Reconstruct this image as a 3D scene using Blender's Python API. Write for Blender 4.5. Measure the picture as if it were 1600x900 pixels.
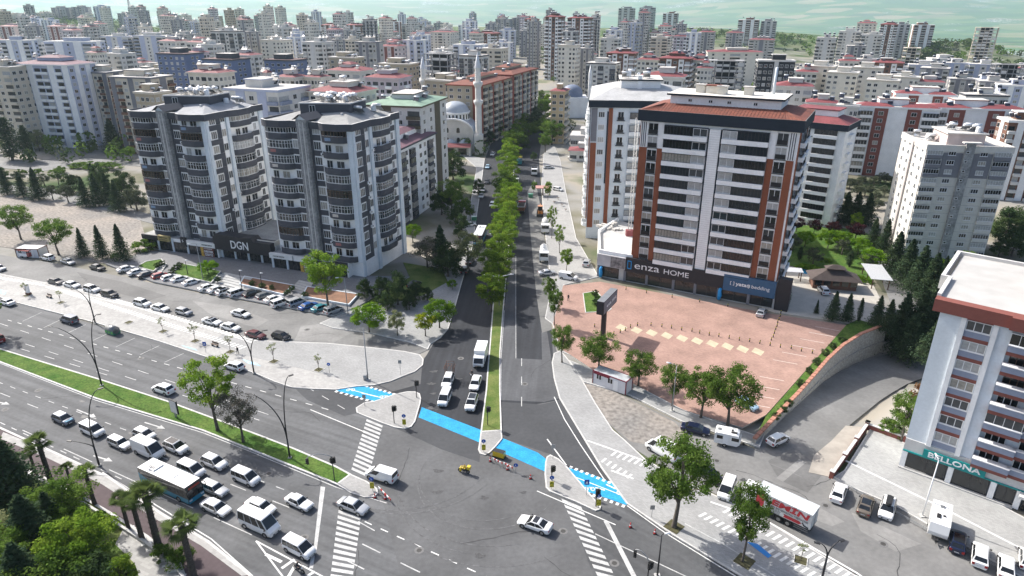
import bpy,bmesh,math,random
from mathutils import Vector,Matrix,noise
R = math.radians
rnd = random.Random(7)
for o in list(bpy.data.objects): bpy.data.objects.remove(o)
S = bpy.context.scene
COL = S.collection
# ------------------------------------------------------------------ camera
F,TH,CH = 1050.0,R(22.7),63.0          # focal length in photo pixels, pitch below level, flying height in metres
cd = bpy.data.cameras.new('camera');cam = bpy.data.objects.new('camera',cd);COL.objects.link(cam)
cam.location = (0,0,CH);cam.rotation_euler = (R(90)-TH,0,0)
cd.sensor_width = 36;cd.lens = F / 1600 * 36;cd.clip_start = 1;cd.clip_end = 60000
S.camera = cam
# ------------------------------------------------------------------ sky, sun, exposure
SUN_EL,SUN_AZ = R(40.5),R(142)             # azimuth measured from +X towards +Y, where the sun stands
w = bpy.data.worlds.new('World');S.world = w;w.use_nodes = True
nt = w.node_tree;nt.nodes.clear()
sky = nt.nodes.new('ShaderNodeTexSky');sky.sky_type = 'NISHITA';sky.sun_disc = False
sky.sun_elevation = SUN_EL;sky.sun_rotation = R(90) - SUN_AZ;sky.altitude = 600;sky.air_density = 0.85;sky.dust_density = 5.0;sky.ozone_density = 0.5
bg = nt.nodes.new('ShaderNodeBackground');bg.inputs[1].default_value = 0.15
ow = nt.nodes.new('ShaderNodeOutputWorld')
nt.links.new(sky.outputs[0],bg.inputs[0]);nt.links.new(bg.outputs[0],ow.inputs[0])
sl = bpy.data.lights.new('sun','SUN');sl.energy = 4.6;sl.angle = R(0.5);sl.color = (1,0.965,0.91)
so = bpy.data.objects.new('sun',sl);COL.objects.link(so)
sv = Vector((math.cos(SUN_EL)*math.cos(SUN_AZ),math.cos(SUN_EL)*math.sin(SUN_AZ),math.sin(SUN_EL)))
so.rotation_euler = (-sv).to_track_quat('-Z','Y').to_euler();so.location = (0,0,300)
S.view_settings.view_transform = 'Standard';S.view_settings.look = 'None';S.view_settings.gamma = 1
S.view_settings.exposure = 0.66
S.cycles.max_bounces = 5;S.cycles.diffuse_bounces = 3;S.cycles.glossy_bounces = 2;S.cycles.transmission_bounces = 3
S.cycles.transparent_max_bounces = 6;S.cycles.volume_bounces = 1;S.cycles.use_adaptive_sampling = True
# ------------------------------------------------------------------ helpers
def G(u,v,z=0.0):
    """surveyed ground point: where the line of sight of a photo pixel meets height z"""
    a,b = (u-800) / F,(450-v) / F
    c,s = math.cos(TH),math.sin(TH)
    t = (z-CH) / (-s+b*c)
    return Vector((a*t,(c+b*s)*t,z))
def ztop(v,Y):
    c,s = math.cos(TH),math.sin(TH);b = (450-v) / F
    return CH + (-s+b*c) * Y / (c+b*s)
def XatY(u,v,Y):
    c,s = math.cos(TH),math.sin(TH);b = (450-v) / F
    return (u-800) / F * Y / (c+b*s)
def srgb(h):
    h = h.lstrip('#');o = []
    for i in (0,2,4):
        c = int(h[i:i+2],16) / 255
        o.append(c/12.92 if c <= .04045 else ((c+.055)/1.055) ** 2.4)
    return tuple(o)
MATS = {}
def M(name,col,rough=.75,var=.12,scale=.6,metal=0.,bump=0.,coord='Object',spec=.4,var2=0.,scale2=8.,col2=None,bscale=None,detail=4):
    if name in MATS: return MATS[name]
    m = bpy.data.materials.new(name);m.use_nodes = True;t = m.node_tree;b = t.nodes['Principled BSDF']
    b.inputs['Roughness'].default_value = rough;b.inputs['Metallic'].default_value = metal
    b.inputs['Specular IOR Level'].default_value = spec
    MATS[name] = m;m.diffuse_color = (*col,1)
    if var <= 0 and not col2:
        b.inputs['Base Color'].default_value = (*col,1);return m
    if coord == 'World':
        tc = t.nodes.new('ShaderNodeNewGeometry');src = tc.outputs['Position']
    else:
        tc = t.nodes.new('ShaderNodeTexCoord');src = tc.outputs['Object']
    n = t.nodes.new('ShaderNodeTexNoise');n.inputs['Scale'].default_value = scale;n.inputs['Detail'].default_value = detail
    t.links.new(src,n.inputs['Vector'])
    r = t.nodes.new('ShaderNodeValToRGB');r.color_ramp.elements[0].position = .3;r.color_ramp.elements[1].position = .7
    c2 = col2 or tuple(min(.95,c*(1+var)) for c in col)
    c1 = tuple(c*(1-var) for c in col) if not col2 else col
    r.color_ramp.elements[0].color = (*c1,1);r.color_ramp.elements[1].color = (*c2,1)
    t.links.new(n.outputs['Fac'],r.inputs[0]);last = r.outputs[0]
    if var2:
        n2 = t.nodes.new('ShaderNodeTexNoise');n2.inputs['Scale'].default_value = scale2;n2.inputs['Detail'].default_value = 5
        t.links.new(src,n2.inputs['Vector'])
        mp = t.nodes.new('ShaderNodeMapRange');mp.inputs[1].default_value = .3;mp.inputs[2].default_value = .7
        mp.inputs[3].default_value = 1 - var2;mp.inputs[4].default_value = 1 + var2
        t.links.new(n2.outputs['Fac'],mp.inputs[0])
        mx = t.nodes.new('ShaderNodeVectorMath');mx.operation = 'SCALE'
        t.links.new(last,mx.inputs[0]);t.links.new(mp.outputs[0],mx.inputs['Scale']);last = mx.outputs[0]
    t.links.new(last,b.inputs['Base Color'])
    if bump:
        nb = t.nodes.new('ShaderNodeTexNoise');nb.inputs['Scale'].default_value = bscale or scale * 6;nb.inputs['Detail'].default_value = 3
        t.links.new(src,nb.inputs['Vector'])
        bp = t.nodes.new('ShaderNodeBump');bp.inputs['Strength'].default_value = bump;bp.inputs['Distance'].default_value = .05
        t.links.new(nb.outputs['Fac'],bp.inputs['Height']);t.links.new(bp.outputs[0],b.inputs['Normal'])
    return m
class MB:
    """collects polygons, then becomes one mesh object"""
    def __init__(s): s.v = [];s.f = [];s.mi = [];s.sm = [];s.mats = []
    def m(s,mat):
        if mat not in s.mats: s.mats.append(mat)
        return s.mats.index(mat)
    def poly(s,pts,mat,smooth=False):
        k = len(s.v);s.v += [tuple(p) for p in pts];s.f.append(list(range(k,k+len(pts))));s.mi.append(s.m(mat));s.sm.append(smooth)
    def box(s,x0,x1,y0,y1,z0,z1,mat,top=None,skip=''):
        k = len(s.v);s.v += [(x0,y0,z0),(x1,y0,z0),(x1,y1,z0),(x0,y1,z0),(x0,y0,z1),(x1,y0,z1),(x1,y1,z1),(x0,y1,z1)]
        i = s.m(mat);it = s.m(top) if top else i
        for nm,q,mi in (('b',(3,2,1,0),i),('t',(4,5,6,7),it),('f',(0,1,5,4),i),('r',(1,2,6,5),i),('k',(2,3,7,6),i),('l',(3,0,4,7),i)):
            if nm in skip: continue
            s.f.append([k+a for a in q]);s.mi.append(mi);s.sm.append(False)
    def prism(s,pts,z0,z1,mat,top=None,bottom=True):
        n = len(pts)
        ar = sum(pts[i][0]*pts[(i+1) % n][1]-pts[(i+1) % n][0]*pts[i][1] for i in range(n))
        if ar < 0: pts = pts[::-1]
        k = len(s.v);s.v += [(p[0],p[1],z0) for p in pts] + [(p[0],p[1],z1) for p in pts]
        i = s.m(mat);it = s.m(top) if top else i
        for a in range(n):
            b = (a+1) % n;s.f.append([k+a,k+b,k+n+b,k+n+a]);s.mi.append(i);s.sm.append(False)
        s.f.append([k+n+a for a in range(n)]);s.mi.append(it);s.sm.append(False)
        if bottom: s.f.append([k+a for a in reversed(range(n))]);s.mi.append(i);s.sm.append(False)
    def tube(s,pts,rad,mat,n=8,cap=True,smooth=True):
        pts = [Vector(p) for p in pts];rads = rad if isinstance(rad,(list,tuple)) else [rad] * len(pts)
        k = len(s.v);i = s.m(mat);up = None
        for j,p in enumerate(pts):
            d = (pts[min(j+1,len(pts)-1)]-pts[max(j-1,0)]).normalized()
            if up is None: up = Vector((0,0,1)) if abs(d.z) < .9 else Vector((1,0,0))
            a = d.cross(up).normalized();up = a.cross(d).normalized()
            for q in range(n):
                t = 2 * math.pi * q / n;s.v.append(tuple(p+(a*math.cos(t)+up*math.sin(t))*rads[j]))
        for j in range(len(pts)-1):
            for q in range(n):
                q2 = (q+1) % n
                s.f.append([k+j*n+q,k+j*n+q2,k+(j+1)*n+q2,k+(j+1)*n+q]);s.mi.append(i);s.sm.append(smooth)
        if cap:
            s.f.append([k+q for q in range(n)][::-1]);s.mi.append(i);s.sm.append(False)
            e = k + (len(pts)-1) * n;s.f.append([e+q for q in range(n)]);s.mi.append(i);s.sm.append(False)
    def lathe(s,prof,mat,n=16,c=(0,0),smooth=True):
        k = len(s.v);i = s.m(mat)
        for r,z in prof:
            for q in range(n): t = 2 * math.pi * q / n;s.v.append((c[0]+r*math.cos(t),c[1]+r*math.sin(t),z))
        for j in range(len(prof)-1):
            for q in range(n):
                q2 = (q+1) % n;s.f.append([k+j*n+q,k+j*n+q2,k+(j+1)*n+q2,k+(j+1)*n+q]);s.mi.append(i);s.sm.append(smooth)
    def mesh(s,name):
        me = bpy.data.meshes.new(name);me.from_pydata(s.v,[],s.f)
        for m in s.mats: me.materials.append(m)
        me.polygons.foreach_set('material_index',s.mi);me.polygons.foreach_set('use_smooth',s.sm);me.update()
        return me
    def build(s,name,parent=None,loc=None,rz=0.):
        return put(name,s.mesh(name),parent,loc,rz)
def put(name,me,parent=None,loc=None,rz=0.):
    o = bpy.data.objects.new(name,me);COL.objects.link(o)
    if parent: o.parent = parent
    if loc is not None: o.location = loc
    if rz: o.rotation_euler = (0,0,rz)
    return o
def tag(o,label=None,cat=None,group=None,kind=None):
    if label: o['label'] = label
    if cat: o['category'] = cat
    if group: o['group'] = group
    if kind: o['kind'] = kind
    return o
def thing(name,label,cat,loc=(0,0,0),rz=0.,group=None):
    o = put(name,None,None,loc,rz);return tag(o,label,cat,group)
def kids(o): return [c for c in COL.objects if c.parent is o]
CH_CACHE = {}
def children(o):
    return list(o.children)
def dup(root,loc=None,rz=0.,label=None,scale=None,parent=None):
    r = root.copy();COL.objects.link(r)
    if loc is not None: r.location = loc
    if parent is None: r.rotation_euler = (0,0,rz)
    else: r.parent = parent
    if label: r['label'] = label
    if scale: r.scale = (scale,) * 3 if not isinstance(scale,tuple) else scale
    for c in list(root.children): dup(c,parent=r)
    return r
def struct(name,mb,parent=None):
    o = mb.build(name,parent)
    if not parent: o['kind'] = 'structure'
    return o
def text_mesh(txt,size,mat,depth=.06,bold=0.,align='CENTER',shear=0.):
    cu = bpy.data.curves.new('t','FONT');cu.body = txt;cu.size = size;cu.extrude = depth / 2;cu.align_x = align;cu.align_y = 'CENTER'
    cu.offset = bold;cu.shear = shear;cu.resolution_u = 3
    o = bpy.data.objects.new('t',cu);COL.objects.link(o)
    me = bpy.data.meshes.new_from_object(o);bpy.data.objects.remove(o);bpy.data.curves.remove(cu)
    me.materials.clear();me.materials.append(mat);return me
def lettering(txt,size,mat,parent,loc,rot=(R(90),0,0),name='lettering',width=None,bold=0.,**k):
    me = text_mesh(txt,size,mat,bold=bold,**k)
    o = put(name,me,parent,loc);o.rotation_euler = rot
    if width:
        wv = [v.co.x for v in me.vertices];s = width / (max(wv)-min(wv));o.scale = (s,1,1)
    return o
def print_rows(parent,x0,x1,zs,h,mat,y,name='small_print'):
    """rows of print too small to read in the photograph, as raised strokes"""
    g = random.Random(int(x0*97+x1*31+len(zs)));mb = MB()
    for z in zs:
        x = x0
        while x < x1 - h * .5:
            w_ = min(h*g.uniform(.35,.6),x1-x);t = h * .16
            mb.box(x,x+t,y-.02,y,z-h/2,z+h/2,mat);mb.box(x,x+w_,y-.02,y,z+g.choice((-.5,.34,-.1))*h,z+g.choice((-.34,.5,.06))*h+.02,mat) if False else mb.box(x+w_-t,x+w_,y-.02,y,z-h/2*g.uniform(.3,1),z+h/2,mat);zz = z + h * g.choice((-.42,0,.42));mb.box(x+t,x+w_-t,y-.02,y,zz-t/2,zz+t/2,mat)
            x += w_ + h * (.14 if g.random() >.18 else .5)
    return mb.build(name,parent)
def smoothstep(a,b,x):
    t = max(0.,min(1.,(x-a)/(b-a)));return t * t * (3-2*t)
# ================================================================== SETTING: terrain, roads, pavements
def seg_dist(x,y,a,b):
    ax,ay = a;bx,by = b;dx,dy = bx - ax,by - ay
    t = max(0,min(1,((x-ax)*dx+(y-ay)*dy)/(dx*dx+dy*dy)))
    return math.hypot(x-ax-t*dx,y-ay-t*dy),t
RAMP = [((41,85),0.0),((53,99),-1.6),((64,110),-3.8),((74,119),-5.6),((90,127),-6.2),((112,136),-6.2)]
def ramp_z(x,y):
    best = (1e9,0)
    for (a,za),(b,zb) in zip(RAMP,RAMP[1:]):
        d,t = seg_dist(x,y,a,b)
        if d < best[0]: best = (d,za+(zb-za)*t)
    return best
def T(x,y):
    """ground height"""
    r = math.hypot(x,y);z = 0.
    if 60 < y < 160 and 35 < x < 130:
        d,zr = ramp_z(x,y)
        z += (zr-.25) * (1-smoothstep(6.2,12,d)) if zr < -.05 else 0
    if r > 350:
        a = x / max(y,1) if y > 0 else 0
        edge = 1950 - 900 * smoothstep(.30,.75,a) + 150 * smoothstep(-.2,-.7,a)
        z += 14 * smoothstep(500,1200,r) * (1-smoothstep(.2,.5,a))
        z += 34 * math.exp(-((x+960) ** 2/190 ** 2+(y-1500) ** 2/160 ** 2))
        z += 16 * math.exp(-((x-640) ** 2/110 ** 2+(y-1010) ** 2/90 ** 2))
        z += 12 * math.exp(-((x-420) ** 2/190 ** 2+(y-1270) ** 2/120 ** 2))
        z -= 190 * smoothstep(edge,edge+900,r)
        z += 5 * noise.noise(Vector((x/300,y/300,0))) * smoothstep(500,1500,r)
        if r > 6000:
            n1 = noise.fractal(Vector((x/5200+3.1,y/5200,1.7)),.9,2.1,5)
            z += smoothstep(8500,14500,r) * (410+170*max(-.3,min(.9,n1*1.7)))
    return z
def terrain():
    rs = [3.];
    while rs[-1] < 17000: rs.append(rs[-1]*1.028+.2)
    angs = [R(90+a) for a in [x*.55 for x in range(-100,101)]]
    vs,fs = [],[];n = len(angs)
    for r in rs:
        for a in angs:
            x,y = r * math.cos(a),r * math.sin(a);vs.append((x,y,T(x,y)-.06))
    for i in range(len(rs)-1):
        for j in range(n-1): k = i * n + j;fs.append((k,k+n,k+n+1,k+1))
    me = bpy.data.meshes.new('ground');me.from_pydata(vs,[],fs);me.polygons.foreach_set('use_smooth',[True]*len(fs))
    m = bpy.data.materials.new('terrain');m.use_nodes = True;t = m.node_tree;b = t.nodes['Principled BSDF'];b.inputs['Roughness'].default_value = .95;b.inputs['Specular IOR Level'].default_value = .1
    ge = t.nodes.new('ShaderNodeNewGeometry');P = ge.outputs['Position']
    def nz(sc,det=4):
        q = t.nodes.new('ShaderNodeTexNoise');q.inputs['Scale'].default_value = sc;q.inputs['Detail'].default_value = det;t.links.new(P,q.inputs['Vector']);return q.outputs['Fac']
    def ramp(src,els):
        q = t.nodes.new('ShaderNodeValToRGB');e = q.color_ramp.elements
        e[0].position,e[0].color = els[0][0],(*els[0][1],1);e[1].position,e[1].color = els[-1][0],(*els[-1][1],1)
        for p_,c_ in els[1:-1]: k = e.new(p_);k.color = (*c_,1)
        t.links.new(src,q.inputs[0]);return q.outputs[0]
    def mix(f,a,c):
        q = t.nodes.new('ShaderNodeMix');q.data_type = 'RGBA';t.links.new(f,q.inputs['Factor']);t.links.new(a,q.inputs['A']);t.links.new(c,q.inputs['B']);return q.outputs['Result']
    city = ramp(nz(.022,6),[(.36,(.05,.085,.03)),(.44,(.16,.15,.11)),(.52,(.26,.25,.23)),(.6,(.30,.27,.22)),(.68,(.08,.11,.045))])
    vo = t.nodes.new('ShaderNodeTexVoronoi');vo.inputs['Scale'].default_value = .0028;vo.inputs['Randomness'].default_value = .9
    mp = t.nodes.new('ShaderNodeMapping');mp.inputs['Scale'].default_value = (.8,1.5,1);mp.inputs['Rotation'].default_value = (0,0,.4)
    t.links.new(P,mp.inputs[0]);t.links.new(mp.outputs[0],vo.inputs['Vector'])
    sep = t.nodes.new('ShaderNodeSeparateColor');t.links.new(vo.outputs['Color'],sep.inputs[0])
    fld = ramp(sep.outputs[0],[(0,(.03,.085,.02)),(.25,(.065,.135,.035)),(.45,(.04,.10,.03)),(.65,(.085,.15,.04)),(.8,(.14,.16,.06)),(.92,(.24,.20,.12)),(1,(.03,.075,.025))])
    towns = ramp(nz(.0011,9),[(.58,(0,0,0)),(.68,(1,1,1))])
    specks = ramp(nz(.035,3),[(.5,(.05,.075,.055)),(.6,(.55,.54,.51))])
    fld = mix(towns,fld,specks)
    ln = t.nodes.new('ShaderNodeVectorMath');ln.operation = 'LENGTH';t.links.new(P,ln.inputs[0])
    sz = t.nodes.new('ShaderNodeSeparateXYZ');t.links.new(P,sz.inputs[0])
    pl = t.nodes.new('ShaderNodeMapRange');pl.inputs[1].default_value = -8;pl.inputs[2].default_value = -40;t.links.new(sz.outputs['Z'],pl.inputs[0])
    far = t.nodes.new('ShaderNodeMapRange');far.inputs[1].default_value = 2500;far.inputs[2].default_value = 3500;t.links.new(ln.outputs['Value'],far.inputs[0])
    mxm = t.nodes.new('ShaderNodeMath');mxm.operation = 'MAXIMUM';t.links.new(pl.outputs[0],mxm.inputs[0]);t.links.new(far.outputs[0],mxm.inputs[1])
    grn = ramp(nz(.03,5),[(.35,(.045,.085,.03)),(.55,(.10,.14,.05)),(.7,(.22,.20,.14))])
    nearf = t.nodes.new('ShaderNodeMapRange');nearf.inputs[1].default_value = 900;nearf.inputs[2].default_value = 1300;t.links.new(ln.outputs['Value'],nearf.inputs[0])
    base = mix(nearf.outputs[0],city,grn)
    t.links.new(mix(mxm.outputs[0],base,fld),b.inputs['Base Color'])
    me.materials.append(m);o = put('ground',me);o['kind'] = 'structure'
terrain()
# ---- materials of the street
def asphalt(name,col,var=.16,streak=.0,ang=0.,crack=0.):
    m = M(name,col,.85,var,.12,coord='World',var2=.10,scale2=1.6,bump=.15,bscale=6,spec=.3,detail=6)
    t = m.node_tree;b = t.nodes['Principled BSDF']
    if streak:
        src = b.inputs['Base Color'].links[0].from_socket
        ge = t.nodes.new('ShaderNodeNewGeometry');mp = t.nodes.new('ShaderNodeMapping');mp.vector_type = 'TEXTURE'
        mp.inputs['Rotation'].default_value = (0,0,ang);mp.inputs['Scale'].default_value = (40,1.1,1)
        n = t.nodes.new('ShaderNodeTexNoise');n.inputs['Scale'].default_value = 1;n.inputs['Detail'].default_value = 3
        t.links.new(ge.outputs['Position'],mp.inputs[0]);t.links.new(mp.outputs[0],n.inputs['Vector'])
        q = t.nodes.new('ShaderNodeMapRange');q.inputs[1].default_value = .35;q.inputs[2].default_value = .65;q.inputs[3].default_value = 1 - streak;q.inputs[4].default_value = 1 + streak
        t.links.new(n.outputs['Fac'],q.inputs[0])
        x = t.nodes.new('ShaderNodeVectorMath');x.operation = 'SCALE';t.links.new(src,x.inputs[0]);t.links.new(q.outputs[0],x.inputs['Scale']);t.links.new(x.outputs[0],b.inputs['Base Color'])
    return m
A_BOUL = asphalt('asphalt_worn',(.105,.107,.11),streak=.16,ang=R(-26))
A_BOULR = asphalt('asphalt_worn_right',(.082,.084,.087),streak=.16,ang=R(-44))
A_CROSS = asphalt('asphalt_junction',(.10,.101,.103),var=.2)
A_NEW = asphalt('asphalt_fresh',(.03,.032,.037),var=.2,streak=.14,ang=R(85))
A_MID = asphalt('asphalt_mid',(.085,.087,.092),streak=.1,ang=R(85))
A_LOT = asphalt('asphalt_pale',(.175,.173,.168),var=.22)
A_DARKPATCH = asphalt('asphalt_patch',(.06,.062,.066))
CONC = M('concrete',(.42,.415,.40),.9,.12,.4,coord='World',var2=.1,scale2=3,bump=.1)
def paver(name,col,sx,sy,ang,mortar=.8,var=.1,big=.1):
    m = bpy.data.materials.new(name);m.use_nodes = True;t = m.node_tree;b = t.nodes['Principled BSDF'];b.inputs['Roughness'].default_value = .88;b.inputs['Specular IOR Level'].default_value = .25
    ge = t.nodes.new('ShaderNodeNewGeometry');mp = t.nodes.new('ShaderNodeMapping');mp.vector_type = 'TEXTURE';mp.inputs['Rotation'].default_value = (0,0,ang)
    t.links.new(ge.outputs['Position'],mp.inputs[0])
    br = t.nodes.new('ShaderNodeTexBrick');br.inputs['Scale'].default_value = 1;br.inputs['Brick Width'].default_value = sx;br.inputs['Row Height'].default_value = sy;br.inputs['Mortar Size'].default_value = .012
    br.inputs['Color1'].default_value = (*[c*(1-var) for c in col],1);br.inputs['Color2'].default_value = (*[c*(1+var) for c in col],1);br.inputs['Mortar'].default_value = (*[c*mortar for c in col],1)
    t.links.new(mp.outputs[0],br.inputs['Vector'])
    n = t.nodes.new('ShaderNodeTexNoise');n.inputs['Scale'].default_value = .22;n.inputs['Detail'].default_value = 7;t.links.new(ge.outputs['Position'],n.inputs['Vector'])
    q = t.nodes.new('ShaderNodeMapRange');q.inputs[1].default_value = .3;q.inputs[2].default_value = .7;q.inputs[3].default_value = 1 - big;q.inputs[4].default_value = 1 + big;t.links.new(n.outputs['Fac'],q.inputs[0])
    x = t.nodes.new('ShaderNodeVectorMath');x.operation = 'SCALE';t.links.new(br.outputs['Color'],x.inputs[0]);t.links.new(q.outputs[0],x.inputs['Scale']);t.links.new(x.outputs[0],b.inputs['Base Color'])
    MATS[name] = m;return m
P_GREY = paver('paving_grey',(.30,.30,.295),.4,.2,R(-26))
P_PALE = paver('paving_pale',(.36,.352,.337),.6,.4,R(-26))
P_PINK = paver('paving_pink',(.335,.215,.175),.4,.2,R(-28),var=.12,big=.16)
P_ISL = paver('paving_island',(.31,.305,.295),.4,.2,R(-26))
P_DARK = paver('paving_dark',(.19,.19,.195),.5,.3,R(-20))
P_SHOP = paver('paving_shop',(.34,.34,.33),.4,.2,R(-40))
P_PURPLE = asphalt('path_purple_tarmac',(.085,.062,.066))
GRASS = M('grass',(.045,.105,.018),.95,0,.35,coord='World',col2=(.10,.15,.035),var2=.4,scale2=3.2,bump=.6,bscale=14,spec=.1)
GRASS2 = M('grass_rough',(.07,.12,.025),.95,0,.35,coord='World',col2=(.16,.18,.06),var2=.25,scale2=5,bump=.6,bscale=10,spec=.1)
DIRT = M('bare_earth',(.20,.19,.178),.95,0,.07,coord='World',col2=(.30,.265,.23),var2=.35,scale2=1.3,bump=1.,bscale=1.6,spec=.1,detail=8)
SOILRED = M('red_soil',(.22,.12,.075),.95,.2,.8,coord='World',bump=.5)
KERB = M('kerb_stone',(.50,.49,.47),.85,.12,.8,coord='World',var2=.12,scale2=4)
PAINT = M('road_paint_white',(.62,.62,.60),.8,.12,1.2,coord='World',var2=.14,scale2=5)
PAINT_W = M('road_paint_worn',(.44,.44,.43),.85,.2,.9,coord='World',var2=.22,scale2=6)
CYAN = M('road_paint_cyan',(.02,.23,.44),.75,0,.9,coord='World',col2=(.03,.32,.57),var2=.24,scale2=4.5,spec=.2,detail=9)
CYAN_P = M('road_paint_pale_blue',(.34,.56,.70),.8,.15,.8,coord='World',var2=.2,scale2=4)
BLUE_D = M('road_paint_blue',(.03,.20,.52),.8,.12,.8,coord='World')
def area(name,px,z,mat,side=None,kerb=0.,parent=None,thick=.25,pts=None,kmat=None):
    """a flat piece of ground; its outline is surveyed from the photograph at its own height"""
    p = pts or [G(u,v,z) for u,v in px]
    mb = MB()
    mb.prism([(q[0],q[1]) for q in p],z-thick,z,side or mat,mat,bottom=False)
    o = mb.build(name,parent)
    if not parent: o['kind'] = 'structure'
    if kerb:
        kb = MB();strip(kb,p+[p[0]],kerb,z-thick,z+.015,kmat or KERB);kb.build('kerb',o)
    return o
def strip(mb,pts,wd,z0,z1,mat,inward=0):
    """wall-like band of constant width along a polyline (mitred)"""
    P = [Vector((p[0],p[1],0)) for p in pts];closed = (P[0]-P[-1]).length < 1e-4
    if closed: P = P[:-1]
    n = len(P);L,Rr = [],[]
    for i in range(n):
        a = P[i-1] if (i >0 or closed) else P[i];b = P[i];c = P[(i+1) % n] if (i < n-1 or closed) else P[i]
        d1 = (b-a).normalized() if (b-a).length > 1e-6 else (c-b).normalized();d2 = (c-b).normalized() if (c-b).length > 1e-6 else d1
        d = (d1+d2);d = d.normalized() if d.length > 1e-6 else d1
        nn = Vector((-d.y,d.x,0));k = 1 / max(.5,nn.dot(Vector((-d1.y,d1.x,0))))
        L.append(b+nn*wd/2*k);Rr.append(b-nn*wd/2*k)
    zz = lambda z,i: z[i] if isinstance(z,(list,tuple)) else z
    m = n if closed else n - 1
    for i in range(m):
        j = (i+1) % n
        A0,A1,B0,B1 = L[i],L[j],Rr[i],Rr[j]
        t = lambda p,q: (p.x,p.y,q)
        a0,a1,b0,b1 = zz(z0,i),zz(z0,j),zz(z1,i),zz(z1,j)
        mb.poly([t(B0,b0),t(B1,b1),t(A1,b1),t(A0,b0)],mat)
        mb.poly([t(A0,b0),t(A1,b1),t(A1,a1),t(A0,a0)],mat)
        mb.poly([t(B1,b1),t(B0,b0),t(B0,a0),t(B1,a1)],mat)
    if not closed:
        for i in (0,n-1):
            q = [(L[i].x,L[i].y,zz(z0,i)),(L[i].x,L[i].y,zz(z1,i)),(Rr[i].x,Rr[i].y,zz(z1,i)),(Rr[i].x,Rr[i].y,zz(z0,i))]
            mb.poly(q if i == 0 else q[::-1],mat)
def quadpx(name,px,z,mat,parent):
    mb = MB();p = [G(u,v,z) for u,v in px]
    ar = sum(p[i].x*p[(i+1) % len(p)].y-p[(i+1) % len(p)].x*p[i].y for i in range(len(p)))
    mb.poly(p if ar >0 else p[::-1],mat);return mb.build(name,parent)
ZN = [0]
def lift(z): ZN[0] += 1;return z + (ZN[0] % 31) * 1e-4
def flatbar(name,a,b,wd,z,mat,parent):
    z = lift(z)
    d = (b-a);d.z = 0;d.normalize();n = Vector((-d.y,d.x,0)) * wd / 2
    mb = MB();q = [a-n,b-n,b+n,a+n];mb.poly([(p.x,p.y,z) for p in q],mat);return mb.build(name,parent)
def dashes(px0,px1,dl,gap,wd,z,mat,parent,name='lane_dash',off=0.):
    a,b = G(*px0),G(*px1);L = (b-a).length;d = (b-a) / L;s = off
    while s + dl <= L + .01:
        flatbar(name,a+d*s,a+d*(s+dl),wd,z,mat,parent);s += dl + gap
def lineto(pxs,wd,z,mat,parent,name='edge_line'):
    z = lift(z);p = [G(u,v,z) for u,v in pxs];mb = MB();n = len(p);L,Q = [],[]
    for i in range(n):
        d = (p[min(i+1,n-1)]-p[max(i-1,0)]).normalized();nn = Vector((-d.y,d.x,0)) * wd / 2;L.append(p[i]+nn);Q.append(p[i]-nn)
    for i in range(n-1): mb.poly([Q[i],Q[i+1],L[i+1],L[i]],mat)
    return mb.build(name,parent)
def stripes(l0,l1,r0,r1,n,z,mat,parent,duty=.55,name='crosswalk_stripe'):
    a0,a1,b0,b1 = G(*l0),G(*l1),G(*r0),G(*r1)
    for i in range(n):
        t0,t1 = i / n,(i+duty) / n
        mb = MB();q = [a0.lerp(a1,t0),a0.lerp(a1,t1),b0.lerp(b1,t1),b0.lerp(b1,t0)]
        ar = sum(q[k].x*q[(k+1) % 4].y-q[(k+1) % 4].x*q[k].y for k in range(4))
        if ar < 0: q = q[::-1]
        mb.poly([(p.x,p.y,z) for p in q],mat);mb.build(name,parent)
# ---- carriageways
JUNC = area('junction_road',[(540,606),(657,566),(700,515),(860,515),(905,672),(985,787),(1165,905),(1165,960),(480,960),(500,760),(560,690)],0.,A_CROSS)
BOUL = area('boulevard_road',[(-260,390),(-150,415),(25,473),(250,534),(400,584),(457,606),(540,608),(600,668),(573,752),(600,790),(640,960),(380,960),(390,900),(325,848),(250,803),(170,748),(85,709),(-60,645),(-260,570)],.004,A_BOUL)
BOULR = area('boulevard_road_right',[(880,776),(935,796),(987,790),(1052,836),(1170,905),(1230,960),(960,985)],.004,A_BOULR)
LOT = area('parking_street',[(-260,372),(-120,385),(0,398),(90,412),(190,432),(330,462),(520,495),(632,535),(690,520),(672,545),(640,560),(520,540),(400,536),(300,506),(120,455),(0,430),(-260,372+40)],.002,A_LOT)
AVE = area('avenue_road',[(657,600),(660,566),(677,537),(700,515),(712,475),(722,440),(737,390),(750,302),(757,250),(775,205),(800,170),(828,140),(838,128),(862,128),(858,150),(850,190),(842,250),(845,290),(848,340),(853,400),(856,450),(862,520),(866,590),(875,625),(790,640),(760,650),(752,690),(640,640),(612,612)],.003,A_NEW)
AVE_E = area('avenue_lane_old',[(781,625),(782,560),(790,487),(806,400),(806,483),(808,560),(847,562),(846,520),(852,500),(866,590),(875,622),(850,628)],.008,A_MID)
AVE_S = area('avenue_lane_side',[(786,500),(798,400),(806,400),(806,483),(786,560)],.0082,A_MID)
AVE_K = area('avenue_lane_work',[(838,460),(832,400),(826,330),(824,300),(836,280),(848,340),(853,400),(858,450),(862,515),(847,520)],.009,asphalt('asphalt_milled',(.16,.158,.15),var=.3))
PATCH = area('asphalt_patch',[(783,628),(845,632),(877,625),(905,674),(940,733),(986,770),(886,730),(872,716),(858,709),(784,684)],.007,A_DARKPATCH)
PATCH2 = area('asphalt_patch',[(620,670),(654,652),(752,692),(749,722),(690,702)],.0075,A_DARKPATCH)
PATCH3 = area('asphalt_patch',[(462,608),(530,610),(585,628),(556,646),(538,650),(480,625)],.0075,A_DARKPATCH)
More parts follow.
